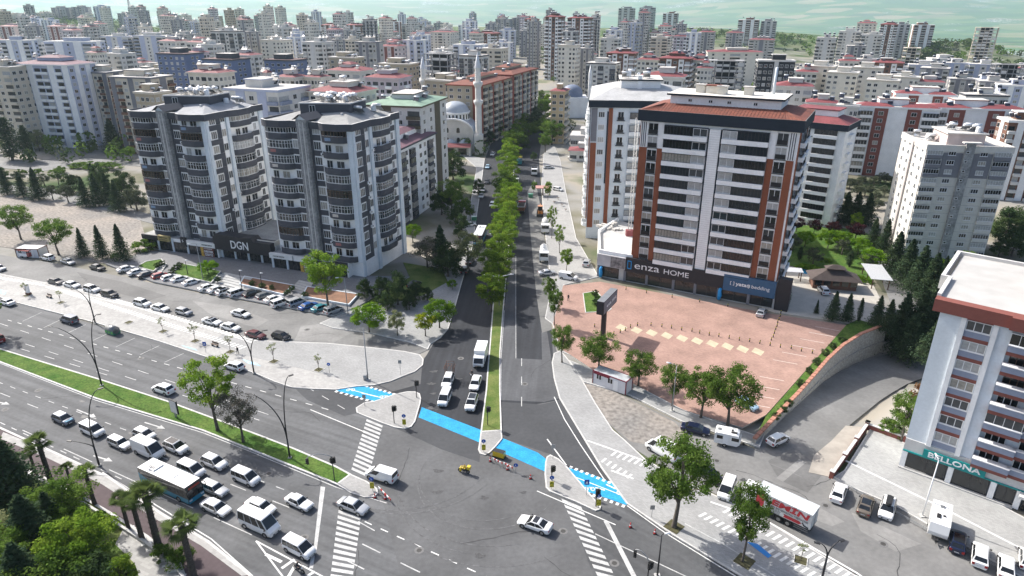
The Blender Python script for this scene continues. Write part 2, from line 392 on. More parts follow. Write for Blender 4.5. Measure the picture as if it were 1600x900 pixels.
SERV = area('service_street',[(912,596),(960,612),(1062,660),(1180,702),(1300,733),(1420,792),(1600,880),(1720,960),(1450,985),(1342,905),(1180,800),(1060,745),(990,700),(930,640)],.002,A_LOT)
DIRTP = area('dirt_patch',[(912,598),(960,612),(1055,660),(1080,690),(1040,700),(985,690),(945,655)],.007,DIRT)
# ---- pavements and islands
zp = .13
NWALK = area('sidewalk_north',[(-260,382),(0,428),(125,452),(217,477),(300,504),(400,532),(510,536),(600,545),(632,549),(655,554),(661,561),(660,570),(648,580),(632,586),(610,595),(585,601),(557,603),(525,608),(490,607),(457,605),(430,596),(400,583),(250,533),(147,503),(25,472),(-150,413),(-260,388)],zp,P_PALE,CONC,.22)
NPLAZA = area('paving_tip',[(400,533),(510,537),(600,546),(632,550),(654,555),(660,561),(658,570),(646,580),(630,586),(608,595),(560,601),(520,588),(440,568),(380,555),(330,535),(350,520)],zp+.016,P_GREY,thick=.01)
MED = area('boulevard_median',[(-260,470),(0,545),(160,594),(262,627),(400,678),(457,700),(525,729),(547,741),(527,756),(400,705),(317,672),(150,622),(0,565),(-260,486)],zp,GRASS,KERB,.3)
MEDN = area('median_nose',[(527,756),(547,741),(572,752),(588,763),(590,770),(584,775),(570,776),(548,769)],zp+.004,P_ISL,KERB,.22)
IS1 = area('traffic_island',[(557,637),(570,629),(585,627),(617,616),(636,612),(648,612),(655,615),(657,622),(656,630),(651,647),(648,658),(642,666),(632,669),(617,667),(597,660),(567,648),(558,644)],zp,P_ISL,KERB,.22)
IS2 = area('traffic_island',[(853,722),(855,714),(860,711),(872,717),(885,729),(917,767),(930,782),(938,790),(937,795),(930,797),(900,783),(860,767),(854,761),(852,740)],zp,P_ISL,KERB,.22)
AVM_L = [(752,674),(756,640),(760,610),(763,570),(766,537),(770,485),(774,440),(783,370),(788,300),(793,240),(802,200),(818,170),(834,148),(848,131)]
AVM_R = [(851,131),(838,150),(824,172),(813,200),(805,240),(800,300),(796,370),(790,440),(786,485),(781,550),(781,610),(783,672)]
AVM = area('avenue_median',AVM_L+AVM_R,zp,GRASS2,KERB,.25)
AVN = area('median_nose',[(752,674),(783,672),(784,685),(774,697),(765,706),(758,710),(751,708),(748,702),(750,690)],zp+.004,P_ISL,KERB,.22)
EWALK = area('sidewalk_east',[(866,552),(876,548),(890,565),(910,595),(930,630),(957,672),(975,687),(1007,717),(1060,748),(1180,803),(1345,905),(1445,985),(1240,985),(1165,903),(1052,835),(980,786),(940,730),(907,675),(875,622),(866,590),(863,566)],zp,P_GREY,CONC,.22)
PSTRIP = area('sidewalk_plaza',[(890,563),(930,580),(985,598),(1066,640),(1180,680),(1200,665),(1186,698),(1066,658),(985,617),(912,596)],zp,P_GREY,CONC,.2)
AWALK = area('sidewalk_avenue_west',[(500,505),(520,496),(540,488),(560,478),(640,470),(690,440),(718,390),(735,320),(745,262),(720,240),(757,248),(750,300),(737,388),(722,438),(712,474),(700,513),(688,527),(672,537),(668,545),(640,534),(580,520),(520,512)],zp,P_GREY,CONC,.22)
AWALKE = area('sidewalk_avenue_east',[(850,240),(846,290),(850,340),(856,400),(862,450),(852,497),(864,506),(876,548),(905,560),(880,445),(935,432),(900,372),(884,300),(875,250),(865,225)],.10,P_ISL,CONC,.2)
PLAZA = area('plaza',[(880,446),(938,440),(1203,490),(1322,508),(1197,648),(1160,668),(1066,640),(985,598),(930,580),(900,560),(876,545),(864,505)],.14,P_PINK,CONC)
SWALK = area('path_south',[(-260,560),(-60,641),(85,707),(170,746),(250,801),(325,846),(390,898),(400,960),(310,960),(280,878),(230,838),(170,800),(100,760),(20,725),(-60,700),(-260,620)],zp,P_PURPLE,KERB,.35)
SKERB = area('kerb_band',[(5,675),(85,707),(170,746),(250,801),(325,846),(390,898),(378,900),(315,853),(240,809),(160,757),(75,716),(0,685)],zp+.006,P_PALE,thick=.01)
PARK = area('park_lawn',[(-260,625),(-60,705),(20,728),(100,763),(170,803),(230,841),(280,881),(330,985),(-260,985)],.10,GRASS2)
PARKP = area('park_paving',[(195,822),(215,822),(250,862),(285,905),(300,940),(230,940),(210,880),(180,850)],.125,P_PALE)
SHOPT = area('shop_terrace',[(165,412),(232,392),(330,396),(540,430),(640,432),(560,478),(520,493),(330,458),(240,440)],.35,P_DARK,CONC)
BELLP = area('bellona_forecourt',[(1320,735),(1362,668),(1410,690),(1480,745),(1640,830),(1720,960),(1640,925),(1480,836),(1400,790),(1300,748)],.12,P_SHOP,CONC,.2)
FIELD = area('rubble_lot',[(-200,290),(0,298),(80,310),(215,330),(235,395),(165,412),(100,400),(0,385),(-200,360)],.03,DIRT)
XST = area('cross_street',[(0,288),(80,295),(180,318),(235,335),(240,350),(160,328),(60,308),(0,302),(-200,290),(-200,275)],.04,A_LOT)
XST2 = area('back_street',[(-200,232),(0,245),(60,252),(90,245),(85,230),(60,222),(110,216),(190,228),(240,240),(240,262),(150,254),(110,262),(60,268),(0,262),(-200,250)],.04,A_LOT)
LAWNW = area('lawn_corner',[(630,410),(690,420),(700,440),(660,462),(560,478),(545,470),(640,432)],.16,GRASS2)
GARD = area('garden_lawn',[(1200,405),(1215,352),(1300,352),(1385,372),(1362,440),(1290,430)],.05,GRASS)
POOLP = area('pool_terrace',[(1190,480),(1200,410),(1290,428),(1362,440),(1395,505),(1330,505),(1210,488)],.06,M('pale_terrace',(.43,.40,.35),.9,.1,.5,coord='World',var2=.1))
PATHR = area('garden_path',[(1360,392),(1388,400),(1455,470),(1445,500),(1400,495),(1375,430)],.07,A_LOT)
PTOP = area('planting_bed',None,.17,GRASS,pts=[G(1197,650,.17),G(1322,508,.17),G(1340,499,.17),(79.2,129.0),(71.8,124.5),(65.8,119.5),(60.4,113.9),(55.3,107.9),(49.8,101.5),(43.8,94.9),(38.2,88.6)])
# ---- ramp street descending beside the plaza wall
def ramp_street():
    mb = MB();ce = [(38,83),(46,92),(53,99),(59,105),(64,110),(69,114.5),(75,119.5),(82,123.5),(90,127),(112,136)]
    prev = None
    for i,(x,y) in enumerate(ce):
        a = Vector((ce[max(i-1,0)]));b = Vector((ce[min(i+1,len(ce)-1)]));d = (b-a).normalized();n = Vector((-d.y,d.x));z = ramp_z(x,y)[1] + .02
        cur = [(x+n.x*4.6,y+n.y*4.6,z),(x-n.x*5.4,y-n.y*5.4,z)]
        if prev: mb.poly([prev[1],cur[1],cur[0],prev[0]],A_LOT,True)
        prev = cur
    struct('ramp_street',mb)
ramp_street()
# ---- paint
for (a,b,n_,m_) in (((572,656),(548,741),0,PAINT),):
    stripes((573,655),(548,737),(598,665),(574,749),13,.012,PAINT_W,JUNC)
stripes((529,797),(517,897),(564,809),(551,902),11,.012,PAINT_W,JUNC)
stripes((517,897),(505,960),(551,902),(541,965),6,.012,PAINT_W,JUNC)
stripes((877,779),(936,905),(908,792),(966,912),12,.012,PAINT_W,BOULR)
quadpx('stop_line',[(501,760),(508,761),(494.5,862),(489.5,862)],.012,PAINT_W,BOUL)
quadpx('stop_line',[(943,814),(950,814),(996,903),(988,903)],.012,PAINT_W,BOULR)
quadpx('stop_line',[(486,868),(492,868),(489,888),(483,888)],.012,PAINT_W,BOUL)
lineto([(839,767),(962,820)],.16,.013,PAINT,BOULR);lineto([(930,834),(1075,902)],.15,.013,PAINT_W,BOULR)
lineto([(980,790),(1040,833),(1152,902)],.15,.014,PAINT,BOULR)
lineto([(866,620),(882,655),(907,695),(946,752)],.16,.014,PAINT,AVE);lineto([(855,686),(885,727)],.2,.014,PAINT,AVE)
lineto([(788,485),(783,560),(783,625)],.12,.014,PAINT_W,AVE);lineto([(806,560),(806,400)],.1,.014,PAINT_W,AVE)
dashes((815,560),(815,640),3,4,.14,.014,PAINT_W,AVE)
lineto([(485,640),(570,675)],.16,.013,PAINT,BOUL);lineto([(-40,552),(150,625.5),(317,676),(400,709),(525,761),(604,786)],.15,.013,PAINT_W,BOUL)
# dashed lane lines, north carriageway
for p0,p1 in (((-60,485),(470,665)),((-60,505),(440,668)),((-40,523),(200,596)),):
    dashes(p0,p1,3,4.5,.14,.013,PAINT_W,BOUL)
dashes((12,500),(520,642),1.4,2.0,.14,.013,PAINT,BOUL,'edge_dash')
for i,(u,v) in enumerate([(-8,485),(35,502),(68,512),(104,521),(145,532),(181,542),(219,554),(257,566)]):
    lineto([(u,v),(u+30,v-14)],.12,.013,PAINT_W,BOUL,'bay_line')
dashes((480,605),(540,640),2,2.5,.14,.013,PAINT_W,BOUL)
# south carriageway
dashes((-40,583),(470,775),1.5,2.2,.13,.013,PAINT_W,BOUL,'edge_dash')
for p0,p1,dl,gp in (((0,614),(500,812),3,5),((35,672),(490,880),7,4),((0,660),(300,800),1.5,1.8),((560,815),(640,860),3,5)):
    dashes(p0,p1,dl,gp,.14,.013,PAINT_W,BOUL)
dashes((570,815),(900,965),1.2,1.5,.16,.012,PAINT,JUNC,'guide_dash');dashes((566,850),(800,965),3,3.2,.16,.012,PAINT_W,JUNC);dashes((540,875),(600,905),3,3,.16,.012,PAINT_W,JUNC)
lineto([(160,738),(250,793),(330,842),(395,900)],.15,.013,PAINT,BOUL);lineto([(400,845),(445,905)],.2,.013,PAINT,BOUL);lineto([(400,845),(512,905)],.2,.013,PAINT,BOUL)
for a,b in (((415,866),(440,878)),((440,888),(460,874)),((450,902),(462,882)),((480,900),(492,893))): lineto([a,b],.4,.013,PAINT,BOUL,'chevron_bar')
def arrow(u,v,u2,v2,parent,z=.013):
    a,b = G(u,v),G(u2,v2);d = (b-a).normalized();n = Vector((-d.y,d.x,0));mb = MB()
    q = [a-n*.12,b-d*1.4-n*.12,b-d*1.4-n*.5,b,b-d*1.4+n*.5,b-d*1.4+n*.12,a+n*.12]
    mb.poly([(p.x,p.y,z) for p in q],PAINT_W);mb.build('lane_arrow',parent)
for t in ((226,660,258,670),(146,712,176,721),(-10,627,15,632),(120,640,150,652)): arrow(*t,BOUL)
# ---- blue cycle crossings
def blue(name,px,sq=None,parent=None,z=.016,mat=None):
    o = quadpx(name,px,z,mat or CYAN,parent)
    for (a,b,n) in sq or []:
        A,B = G(*a),G(*b);d = (B-A) / n
        for i in range(n): flatbar('white_block',A+d*(i+.1),A+d*(i+.6),.55,z+.004,PAINT,parent)
    return o
B1 = blue('cycle_crossing',[(525,610),(552,604),(574,604),(616,616),(585,627)],[((523,611),(587,629),8),((571,603),(620,617),7)],BOUL)
B2 = blue('blue_crossing',[(659,636),(752,672),(751,692),(654,652)],None,AVE)
B3 = blue('blue_crossing',[(784,684),(840,707),(853,717),(852,737),(771,701)],None,PATCH)
B4 = blue('cycle_crossing',[(886,730),(935,745),(987,769),(979,789),(918,768)],[((889,729),(985,767),11),((916,770),(980,793),7)],BOULR)
lineto([(545,608),(598,622)],.15,.021,PAINT,BOUL,'cycle_line');lineto([(898,745),(985,779)],.15,.021,PAINT,BOULR,'cycle_line')
for u,v,k in ((548,609,BOUL),(600,620,BOUL),(921,764,BOULR),(972,770,BOULR)):
    c = G(u,v,.021);mb = MB()
    for dx in (-.45,.45):
        ring = [(c.x+dx+.33*math.cos(t*math.pi/5),c.y+.45*math.sin(t*math.pi/5),.0215) for t in range(10)]
        inn = [(c.x+dx+.2*math.cos(t*math.pi/5),c.y+.3*math.sin(t*math.pi/5),.0215) for t in range(10)]
        for i in range(10): j = (i+1) % 10;mb.poly([ring[i],ring[j],inn[j],inn[i]],PAINT)
    for a,b in (((-.45,0),(.1,.35)),((.45,0),(-.1,.35)),((-.1,.4),(.35,.35))):
        A,B = Vector((c.x+a[0],c.y+a[1],0)),Vector((c.x+b[0],c.y+b[1],0));n = (B-A).normalized();n = Vector((-n.y,n.x,0)) * .06
        mb.poly([(q.x,q.y,.0225) for q in (A-n,B-n,B+n,A+n)],PAINT)
    mb.build('bicycle_symbol',k)
for (a,b) in (((565,614),(590,620)),((947,757),(962,764)),((945,766),(930,762))):
    A,B = G(*a),G(*b);flatbar('cycle_arrow',A,B,.25,.0225,PAINT,BOUL if a[0] <800 else BOULR)
# bars along the cycle track on the pavements
def bars(l0,l1,n,along_len,wd,z,parent,skip=()):
    A,B = G(*l0,z),G(*l1,z);d = (B-A).normalized();nn = Vector((-d.y,d.x,0))
    for i in range(n):
        if i in skip: continue
        p = A.lerp(B,i/(n-1));mb = MB();sd = d * .35
        q = [p,p+d*wd,p+d*wd+nn*along_len+sd,p+nn*along_len+sd];mb.poly([(k.x,k.y,z) for k in q],PAINT);mb.build('track_bar',parent)
zq = zp + .02
bars((70,449),(372,545),66,1.5,.42,zq,NWALK);bars((95,446),(390,534),62,1.3,.42,zq,NWALK)
lineto([(60,444),(215,481),(330,514),(395,536)],.2,zq,PAINT,NWALK,'track_line');lineto([(-100,420),(60,444)],.2,zq,PAINT,NWALK,'track_line')
bars((-100,420),(60,446),30,1.4,.42,zq,NWALK)
for px in ([(283,539),(305,545),(309,548),(288,542)],[(378,561),(400,567),(408,572),(388,568)],[(0,452),(10,455),(8,460),(-8,456)]): quadpx('pale_blue_patch',px,zq+.006,CYAN_P,NWALK)
lineto([(917,688),(1013,722)],.3,zq,PAINT,EWALK,'track_line');lineto([(955,735),(990,748)],.3,zq,PAINT,EWALK,'track_line')
for i in range(7): lineto([(955+i*9,712+i*3.2),(964+i*9,705+i*3.2)],.35,zq,PAINT,EWALK,'track_bar')
for i in range(6): lineto([(940+i*8,722+i*5),(947+i*8,716+i*5)],.35,zq,PAINT,EWALK,'track_bar')
bars((1128,800),(1350,920),22,1.5,.38,zq,EWALK);bars((1090,806),(1330,937),24,1.3,.38,zq,EWALK)
lineto([(1110,784),(1200,815),(1340,896),(1400,940)],.3,zq,PAINT,EWALK,'track_line');lineto([(1070,818),(1130,850),(1260,930)],.18,zq,PAINT_W,EWALK,'track_line')
quadpx('blue_patch',[(1166,846),(1184,850),(1206,868),(1200,872)],zq+.006,BLUE_D,EWALK)
lineto([(1318,718),(1470,792),(1640,880)],.35,.145,PAINT,BELLP,'forecourt_line')
for i in range(10): c = G(971+i*23.7,511.5+i*4.2,.16);mb = MB();mb.poly([(c.x-1.3,c.y,.146),(c.x,c.y-1.75,.146),(c.x+1.3,c.y,.146),(c.x,c.y+1.75,.146)],M('paving_cream',(.47,.41,.29),.9,.12,.8,coord='World'));mb.build('cream_diamond',PLAZA)
for i,(u,v) in enumerate([(1187,588),(1180,602),(1172,616),(1165,630),(1208,562),(1222,550),(1236,539),(1250,529),(1264,519),(1274,510)]):
    lineto([(u,v),(u+38,v+7)],.14,.148,M('road_paint_bay',(.60,.52,.47),.85,.1),PLAZA,'bay_line')
# ================================================================== BUILDINGS: tool kit
def plaster(name,col,var=.07): return M(name,col,.85,var,.35,var2=.05,scale2=2.5,spec=.25)
WHITE = plaster('plaster_white',(.80,.80,.79));CREAM = plaster('plaster_cream',(.66,.62,.54));DKGREY = plaster('plaster_charcoal',(.072,.075,.088))
NAVYBAND = plaster('cladding_black_blue',(.022,.03,.042));ORANGE = plaster('plaster_rust_orange',(.235,.08,.042));PALEBLUE = plaster('plaster_pale_blue',(.61,.66,.70))
GREYB = plaster('plaster_blue_grey',(.25,.28,.36));MAROON = plaster('plaster_maroon',(.21,.075,.06));MIDGREY = plaster('plaster_mid_grey',(.19,.19,.21));LGREY = plaster('plaster_light_grey',(.57,.56,.54))
SHAFTC = M('raw_concrete',(.28,.28,.28),.9,.25,.5,var2=.25,scale2=2);ROOFC = M('roof_screed',(.50,.48,.45),.9,.14,.25,var2=.15,scale2=1.5,spec=.2);ROOFG = M('roof_felt_grey',(.30,.30,.29),.9,.18,.3,var2=.12,scale2=2)
RUST = M('roof_rusty_sheet',(.21,.065,.04),.8,0,.7,col2=(.15,.055,.038),var2=.3,scale2=3,bump=.4);REDROOF = M('roof_red_sheet',(.20,.052,.056),.75,.18,.3,var2=.18,scale2=2)
FRAME = M('window_frame_white',(.72,.72,.72),.5,0,1);FRAME_D = M('window_frame_dark',(.03,.03,.035),.5,0,1);FRAME_B = M('window_frame_brown',(.10,.06,.04),.5,0,1)
def glass(name,col,rough=.12,spec=.6): return M(name,col,rough,.25,.8,spec=spec)
GLD = [glass('glass_dark',(.012,.014,.016)),glass('glass_dark_blue',(.02,.026,.032)),glass('glass_mid',(.055,.06,.065),.2)]
GLC = [M('curtain_pale',(.36,.36,.35),.5,.2,2,spec=.5),M('curtain_cream',(.30,.28,.24),.5,.25,2,spec=.5)]
GL = GLD * 2 + GLC
STEEL = M('steel_grey',(.30,.31,.32),.45,.1,1,metal=.6);WHITEMETAL = M('metal_white',(.72,.73,.74),.4,.05,1);SOLAR = M('solar_collector',(.015,.017,.03),.25,.2,3,spec=.6);RUSTM = M('rusty_metal',(.12,.055,.035),.8,.3,3)
BLACK = M('black_paint',(.012,.012,.014),.5,0,1);TEAL = M('sign_teal',(.0,.24,.235),.5,.05,1);SIGNBLUE = M('sign_blue',(.035,.10,.19),.5,.08,1);SIGNBLK = M('sign_charcoal',(.022,.021,.026),.55,.1,1)
LETTER = M('letter_white',(.78,.78,.78),.5,0,1);LETTERB = M('letter_blue',(.02,.28,.62),.5,0,1);SHOPGL = glass('shop_glass',(.022,.025,.027),.08,.7)
CACHE = {}
def cached(key,fn):
    if key not in CACHE: CACHE[key] = fn()
    return CACHE[key]
def win_mesh(w,h,n=2,fr=None,gl=None,sill=True,t=.09):
    """framed window lying on a wall (wall plane y=0, facing -y), x 0..w, z 0..h"""
    fr = fr or FRAME;gl = gl or GLD[0]
    def mk():
        mb = MB();d = .07
        mb.poly([(t,-.03,t),(w-t,-.03,t),(w-t,-.03,h-t),(t,-.03,h-t)],gl)
        mb.box(0,w,-d,0,0,t,fr,skip='k');mb.box(0,w,-d,0,h-t,h,fr,skip='k');mb.box(0,t,-d,0,t,h-t,fr,skip='k');mb.box(w-t,w,-d,0,t,h-t,fr,skip='k')
        for i in range(1,n): x = w * i / n;mb.box(x-.045,x+.045,-d+.01,-.02,t,h-t,fr,skip='k')
        if sill: mb.box(-.08,w+.08,-.16,0,-.09,0,fr,skip='k')
        return mb.mesh('window')
    return cached(('win',round(w,2),round(h,2),n,fr.name,gl.name,sill),mk)
def box_mesh(w,d,h,mat,top=None):
    """block on a wall: x 0..w, projecting d in -y, z 0..h"""
    def mk(): mb = MB();mb.box(0,w,-d,0,0,h,mat,top);return mb.mesh('panel')
    return cached(('box',round(w,2),round(d,2),round(h,2),mat.name,top.name if top else ''),mk)
BOW = [(0,0),(.10,.62),(.26,1),(.74,1),(.90,.62),(1,0)]
def bow_mesh(w,p,h,mat,rail=WHITEMETAL):
    def mk():
        mb = MB();pts = [(x*w,-y*p) for x,y in BOW]
        mb.prism(pts,-.18,0,mat,WHITE);strip(mb,pts,.12,0,h,mat);strip(mb,[(x,y+.0) for x,y in pts[1:-1]],.05,h+.16,h+.22,rail)
        for x,y in pts[1:-1]: mb.box(x-.03,x+.03,y-.03,y+.03,h,h+.16,rail)
        return mb.mesh('balcony')
    return cached(('bow',round(w,2),p,h,mat.name),mk)
def bow_glass(w,p,h,fr,gl,n=2):
    def mk():
        mb = MB();pts = [(x*w,-y*(p-.02)) for x,y in BOW]
        for (a,b) in zip(pts,pts[1:]):
            mb.poly([(a[0],a[1],0),(b[0],b[1],0),(b[0],b[1],h),(a[0],a[1],h)],gl)
            k = n * 2 if abs(b[0]-a[0]) > w * .3 else n
            for i in range(k+1):
                x,y = a[0] + (b[0]-a[0]) * i / k,a[1] + (b[1]-a[1]) * i / k;mb.box(x-.045,x+.045,y-.07,y+.03,0,h,fr)
        strip(mb,pts,.12,0,.09,fr);strip(mb,pts,.12,h-.1,h,fr);strip(mb,pts,.1,h*.62,h*.62+.06,fr)
        return mb.mesh('glazing')
    return cached(('bowg',round(w,2),p,round(h,2),fr.name,gl.name),mk)
def straight_glass(w,h,n,fr,gl,top=.0):
    def mk():
        mb = MB();mb.poly([(0,-.03,0),(w,-.03,0),(w,-.03,h),(0,-.03,h)],gl)
        for i in range(n+1): x = w * i / n;mb.box(x-.03,x+.03,-.07,0,0,h,fr)
        mb.box(0,w,-.08,0,h-.08,h,fr);mb.box(0,w,-.08,0,0,.08,fr);return mb.mesh('glazing')
    return cached(('sg',round(w,2),round(h,2),n,fr.name,gl.name),mk)
def heater_mesh():
    def mk():
        mb = MB()
        mb.poly([(-1,-.9,.25),(1,-.9,.25),(1,.5,1.35),(-1,.5,1.35)],SOLAR);mb.poly([(-1,.5,1.30),(1,.5,1.30),(1,-.9,.20),(-1,-.9,.20)],STEEL)
        mb.tube([(-1.05,.65,1.65),(1.05,.65,1.65)],.32,WHITEMETAL,10)
        for x in (-.9,.9): mb.tube([(x,.7,0),(x,.7,1.5)],.04,STEEL,4);mb.tube([(x,-.9,0),(x,-.9,.3)],.04,STEEL,4);mb.tube([(x,.7,.3),(x,-.85,.25)],.03,STEEL,4)
        return mb.mesh('solar_heater')
    return cached('heater',mk)
def tank_mesh():
    def mk():
        mb = MB();mb.lathe([(0,0),(.65,0),(.7,.1),(.7,1.3),(.55,1.5),(.2,1.55),(0,1.55)],WHITEMETAL,12);return mb.mesh('water_tank')
    return cached('tank',mk)
def dish_mesh():
    def mk():
        mb = MB();mb.lathe([(0,.0),(.25,.04),(.45,.14),(.45,.16),(.25,.06),(0,.02)],WHITEMETAL,12);m = mb.mesh('satellite_dish');m.transform(Matrix.Translation((0,0,.9)) @ Matrix.Rotation(R(55),4,'X'))
        b2 = MB();b2.tube([(0,0,0),(0,0,.9)],.035,STEEL,5);bm = bmesh.new();bm.from_mesh(m);bm.from_mesh(b2.mesh('x'));bm.to_mesh(m);bm.free();m.materials.append(STEEL);return m
    return cached('dish',mk)
class Face:
    """one side of a building whose frame is root: (s along the wall, out, z) -> child placement"""
    def __init__(s,root,o,rz): s.root = root;s.o = Vector((o[0],o[1],0));s.rz = rz;s.ca,s.sa = math.cos(rz),math.sin(rz)
    def at(s,x,z,out=0.): return (s.o.x+x*s.ca+out*s.sa,s.o.y+x*s.sa-out*s.ca,z)
    def put(s,name,me,x,z,out=0.,parent=None,sx=1.):
        if parent is None: o = put(name,me,s.root,s.at(x,z,out),s.rz)
        else: o = put(name,me,parent,(x,-out,z),0)
        return o
def faces(root,W,D): return dict(f=Face(root,(0,0),0),r=Face(root,(W,0),R(90)),b=Face(root,(W,D),R(180)),l=Face(root,(0,D),R(-90)))
def roof_gear(root,x0,x1,y0,y1,z,nh,nt,nd,seed,rz=None):
    g = random.Random(seed)
    for i in range(nh): o = put('solar_heater',heater_mesh(),root,(g.uniform(x0,x1),g.uniform(y0,y1),z),(rz if rz is not None else R(180))+g.uniform(-.15,.15))
    for i in range(nt): put('water_tank',tank_mesh(),root,(g.uniform(x0,x1),g.uniform(y0,y1),z))
    for i in range(nd): put('satellite_dish',dish_mesh(),root,(g.uniform(x0,x1),g.uniform(y0,y1),z),g.uniform(0,6))
def frustum(mb,r0,z0,r1,z1,mat):
    a = [(r0[0],r0[2],z0),(r0[1],r0[2],z0),(r0[1],r0[3],z0),(r0[0],r0[3],z0)];b = [(r1[0],r1[2],z1),(r1[1],r1[2],z1),(r1[1],r1[3],z1),(r1[0],r1[3],z1)]
    for i in range(4): j = (i+1) % 4;mb.poly([a[i],a[j],b[j],b[i]],mat)
    mb.poly(b,mat)
gl_pick = lambda: rnd.choice(GL)
# ================================================================== charcoal and white twin towers with the shop row
def charcoal_tower(corner,label,seed):
    g = random.Random(seed);W,D,H,z0,st = 25.,21.,38.,4.4,3.68
    org = Vector((corner[0]-W*math.cos(R(-21)),corner[1]-W*math.sin(R(-21)),0))
    rt = thing('apartment_tower',label,'building',org,R(-21),'twin charcoal and white towers');fc = faces(rt,W,D)
    mb = MB();mb.box(0,W,0,D,-1,H-.9,WHITE,skip='b');mb.build('wall',rt)
    f,r,l = fc['f'],fc['r'],fc['l']
    nf = 9
    for k in range(nf):
        z = z0 + k * st
        for x0,x1,nm in ((.4,8.0,0),(16.6,24.0,1)):
            b = f.put('balcony',bow_mesh(x1-x0,1.45,1.3,DKGREY),x0,z)
            q = g.random()
            if q < .36: f.put('glazing',bow_glass(x1-x0,1.45,1.95,FRAME,GLD[g.randrange(3)]),0,1.32,0,b)
            elif q < .5: f.put('glazing',bow_glass(x1-x0,1.45,1.95,FRAME_B,GLD[0]),0,1.32,0,b)
            else:
                f.put('balcony_door',win_mesh(1.7,2.8,2,FRAME,g.choice(GL),False),x0+.8,z+.05);f.put('window',win_mesh(2.2,1.8,2,FRAME,g.choice(GL)),x0+3.6,z+1.0)
        for x in (8.15,14.2):
            f.put('window',win_mesh(2.0,1.95,3,FRAME,g.choice(GL)),x,z+1.4);f.put('spandrel',box_mesh(2.2,.12,1.3,DKGREY),x-.1,z-.05)
        # right side
        r.put('window',win_mesh(2.0,1.95,3,FRAME,g.choice(GL)),1.5,z+1.4);r.put('spandrel',box_mesh(4.2,.13,1.3,DKGREY),1.0,z-.1)
        r.put('spandrel',box_mesh(1.5,.1,2.4,DKGREY),3.7,z+1.25);r.put('window',win_mesh(1.5,1.9,2,FRAME,g.choice(GL)),5.3,z+1.6)
        b = r.put('balcony',bow_mesh(8.2,1.45,1.3,DKGREY),8.2,z)
        if g.random() < .8: r.put('glazing',bow_glass(8.2,1.45,1.95,FRAME,g.choice(GLD+GLC)),0,1.32,0,b)
        else: r.put('balcony_door',win_mesh(1.7,2.8,2,FRAME,GLD[0],False),10.2,z+.05);r.put('window',win_mesh(2.2,1.8,2,FRAME,GLD[1]),12.6,z+1.0)
        r.put('window',win_mesh(1.2,1.9,2,FRAME,g.choice(GL)),17.0,z+1.5);r.put('spandrel',box_mesh(2.6,.1,1.3,DKGREY),16.5,z)
        for x in (3.,8.,13.,17.): l.put('window',win_mesh(1.5,1.4,2,FRAME,g.choice(GL)),x,z+1.1)
    for x,w in ((23.9,1.25),): f.put('pillar',box_mesh(w,.35,H-5.2,PALEBLUE),x,4.2)
    for x,w in ((0,.9),(7.0,1.1),(19.4,1.6)): r.put('pillar',box_mesh(w,.45 if x else .3,H-1.2,PALEBLUE),x,0.02)
    f.put('pillar',box_mesh(.5,.25,H-5.2,WHITE),10.1,4.2);f.put('pillar',box_mesh(.5,.25,H-5.2,DKGREY),13.6,4.2)
    mb = MB();mb.box(10.7,13.5,-1.3,0,0,H+.6,SHAFTC);
    for i in range(5): mb.box(10.9+i*.55,11.1+i*.55,-1.38,-1.3,1,H,LGREY if i % 2 else SHAFTC)
    mb.build('stair_shaft',rt)
    mb = MB();a = [(10.0,-1.9,H+.5),(12.1,-1.9,H+1.9),(14.2,-1.9,H+.5)];bk = [(x,5.5,z) for x,y,z in a]
    mb.poly([a[0],a[1],bk[1],bk[0]],DKGREY);mb.poly([a[1],a[2],bk[2],bk[1]],DKGREY);mb.poly([(10.7,-1.25,H+.6),(13.5,-1.25,H+.6),(12.1,-1.25,H+1.75)],PALEBLUE);mb.poly([bk[0],bk[1],a[1],a[0]][::1],DKGREY)
    mb.build('gable',rt)
    # parapet follows the bows
    def edge():
        e = [(-.3,0)] + [(.4+x*7.6,-y*1.5-.15) for x,y in BOW[1:-1]] + [(8.2,-.35),(10.6,-.35)]
        e2 = [(13.6,-.35),(16.4,-.35)] + [(16.6+x*7.4,-y*1.5-.15) for x,y in BOW[1:-1]] + [(24.4,-.5),(W+.4,-.3)]
        e3 = [(W+.35,7.5)] + [(W+y*1.5+.15,8.2+x*8.2) for x,y in BOW[1:-1]] + [(W+.35,16.6),(W+.4,D+.2)]
        return e,e2 + e3
    e,e2 = edge();mb = MB()
    strip(mb,e,.35,H-1.5,H+.1,DKGREY);strip(mb,e2,.35,H-1.5,H+.1,DKGREY);strip(mb,[(W+.4,D+.2),(-.3,D+.2),(-.3,0)],.35,H-1.5,H+.1,DKGREY);mb.build('parapet',rt)
    mb = MB();strip(mb,e,.42,H+.1,H+.18,LGREY);strip(mb,e2,.42,H+.1,H+.18,LGREY);mb.build('coping',rt)
    rm = ROOFG if seed == 5 else M('roof_felt_pale',(.34,.345,.355),.9,.12,.3,var2=.1,scale2=2)
    pts = e + e2 + [(-.3,D+.2)];mb = MB();inn = [(6.5,8.0),(18.5,8.0),(18.5,17.5),(6.5,17.5)]
    mb.prism(pts,H-.9,H-.25,rm);frustum(mb,(1.,W-1.,.8,D-.8),H-.2,(6.5,18.5,8.,17.5),H+1.5,rm);mb.build('roof',rt)
    mb = MB();mb.prism([(7.5,5.),(19.5,8.5),(18.5,17.),(7.5,17.)],H-.3,H+3.3,DKGREY,ROOFC);strip(mb,[(7.5,5.),(19.5,8.5),(18.5,17.),(7.5,17.),(7.5,5.)],.3,H+3.3,H+3.6,LGREY);mb.build('penthouse',rt)
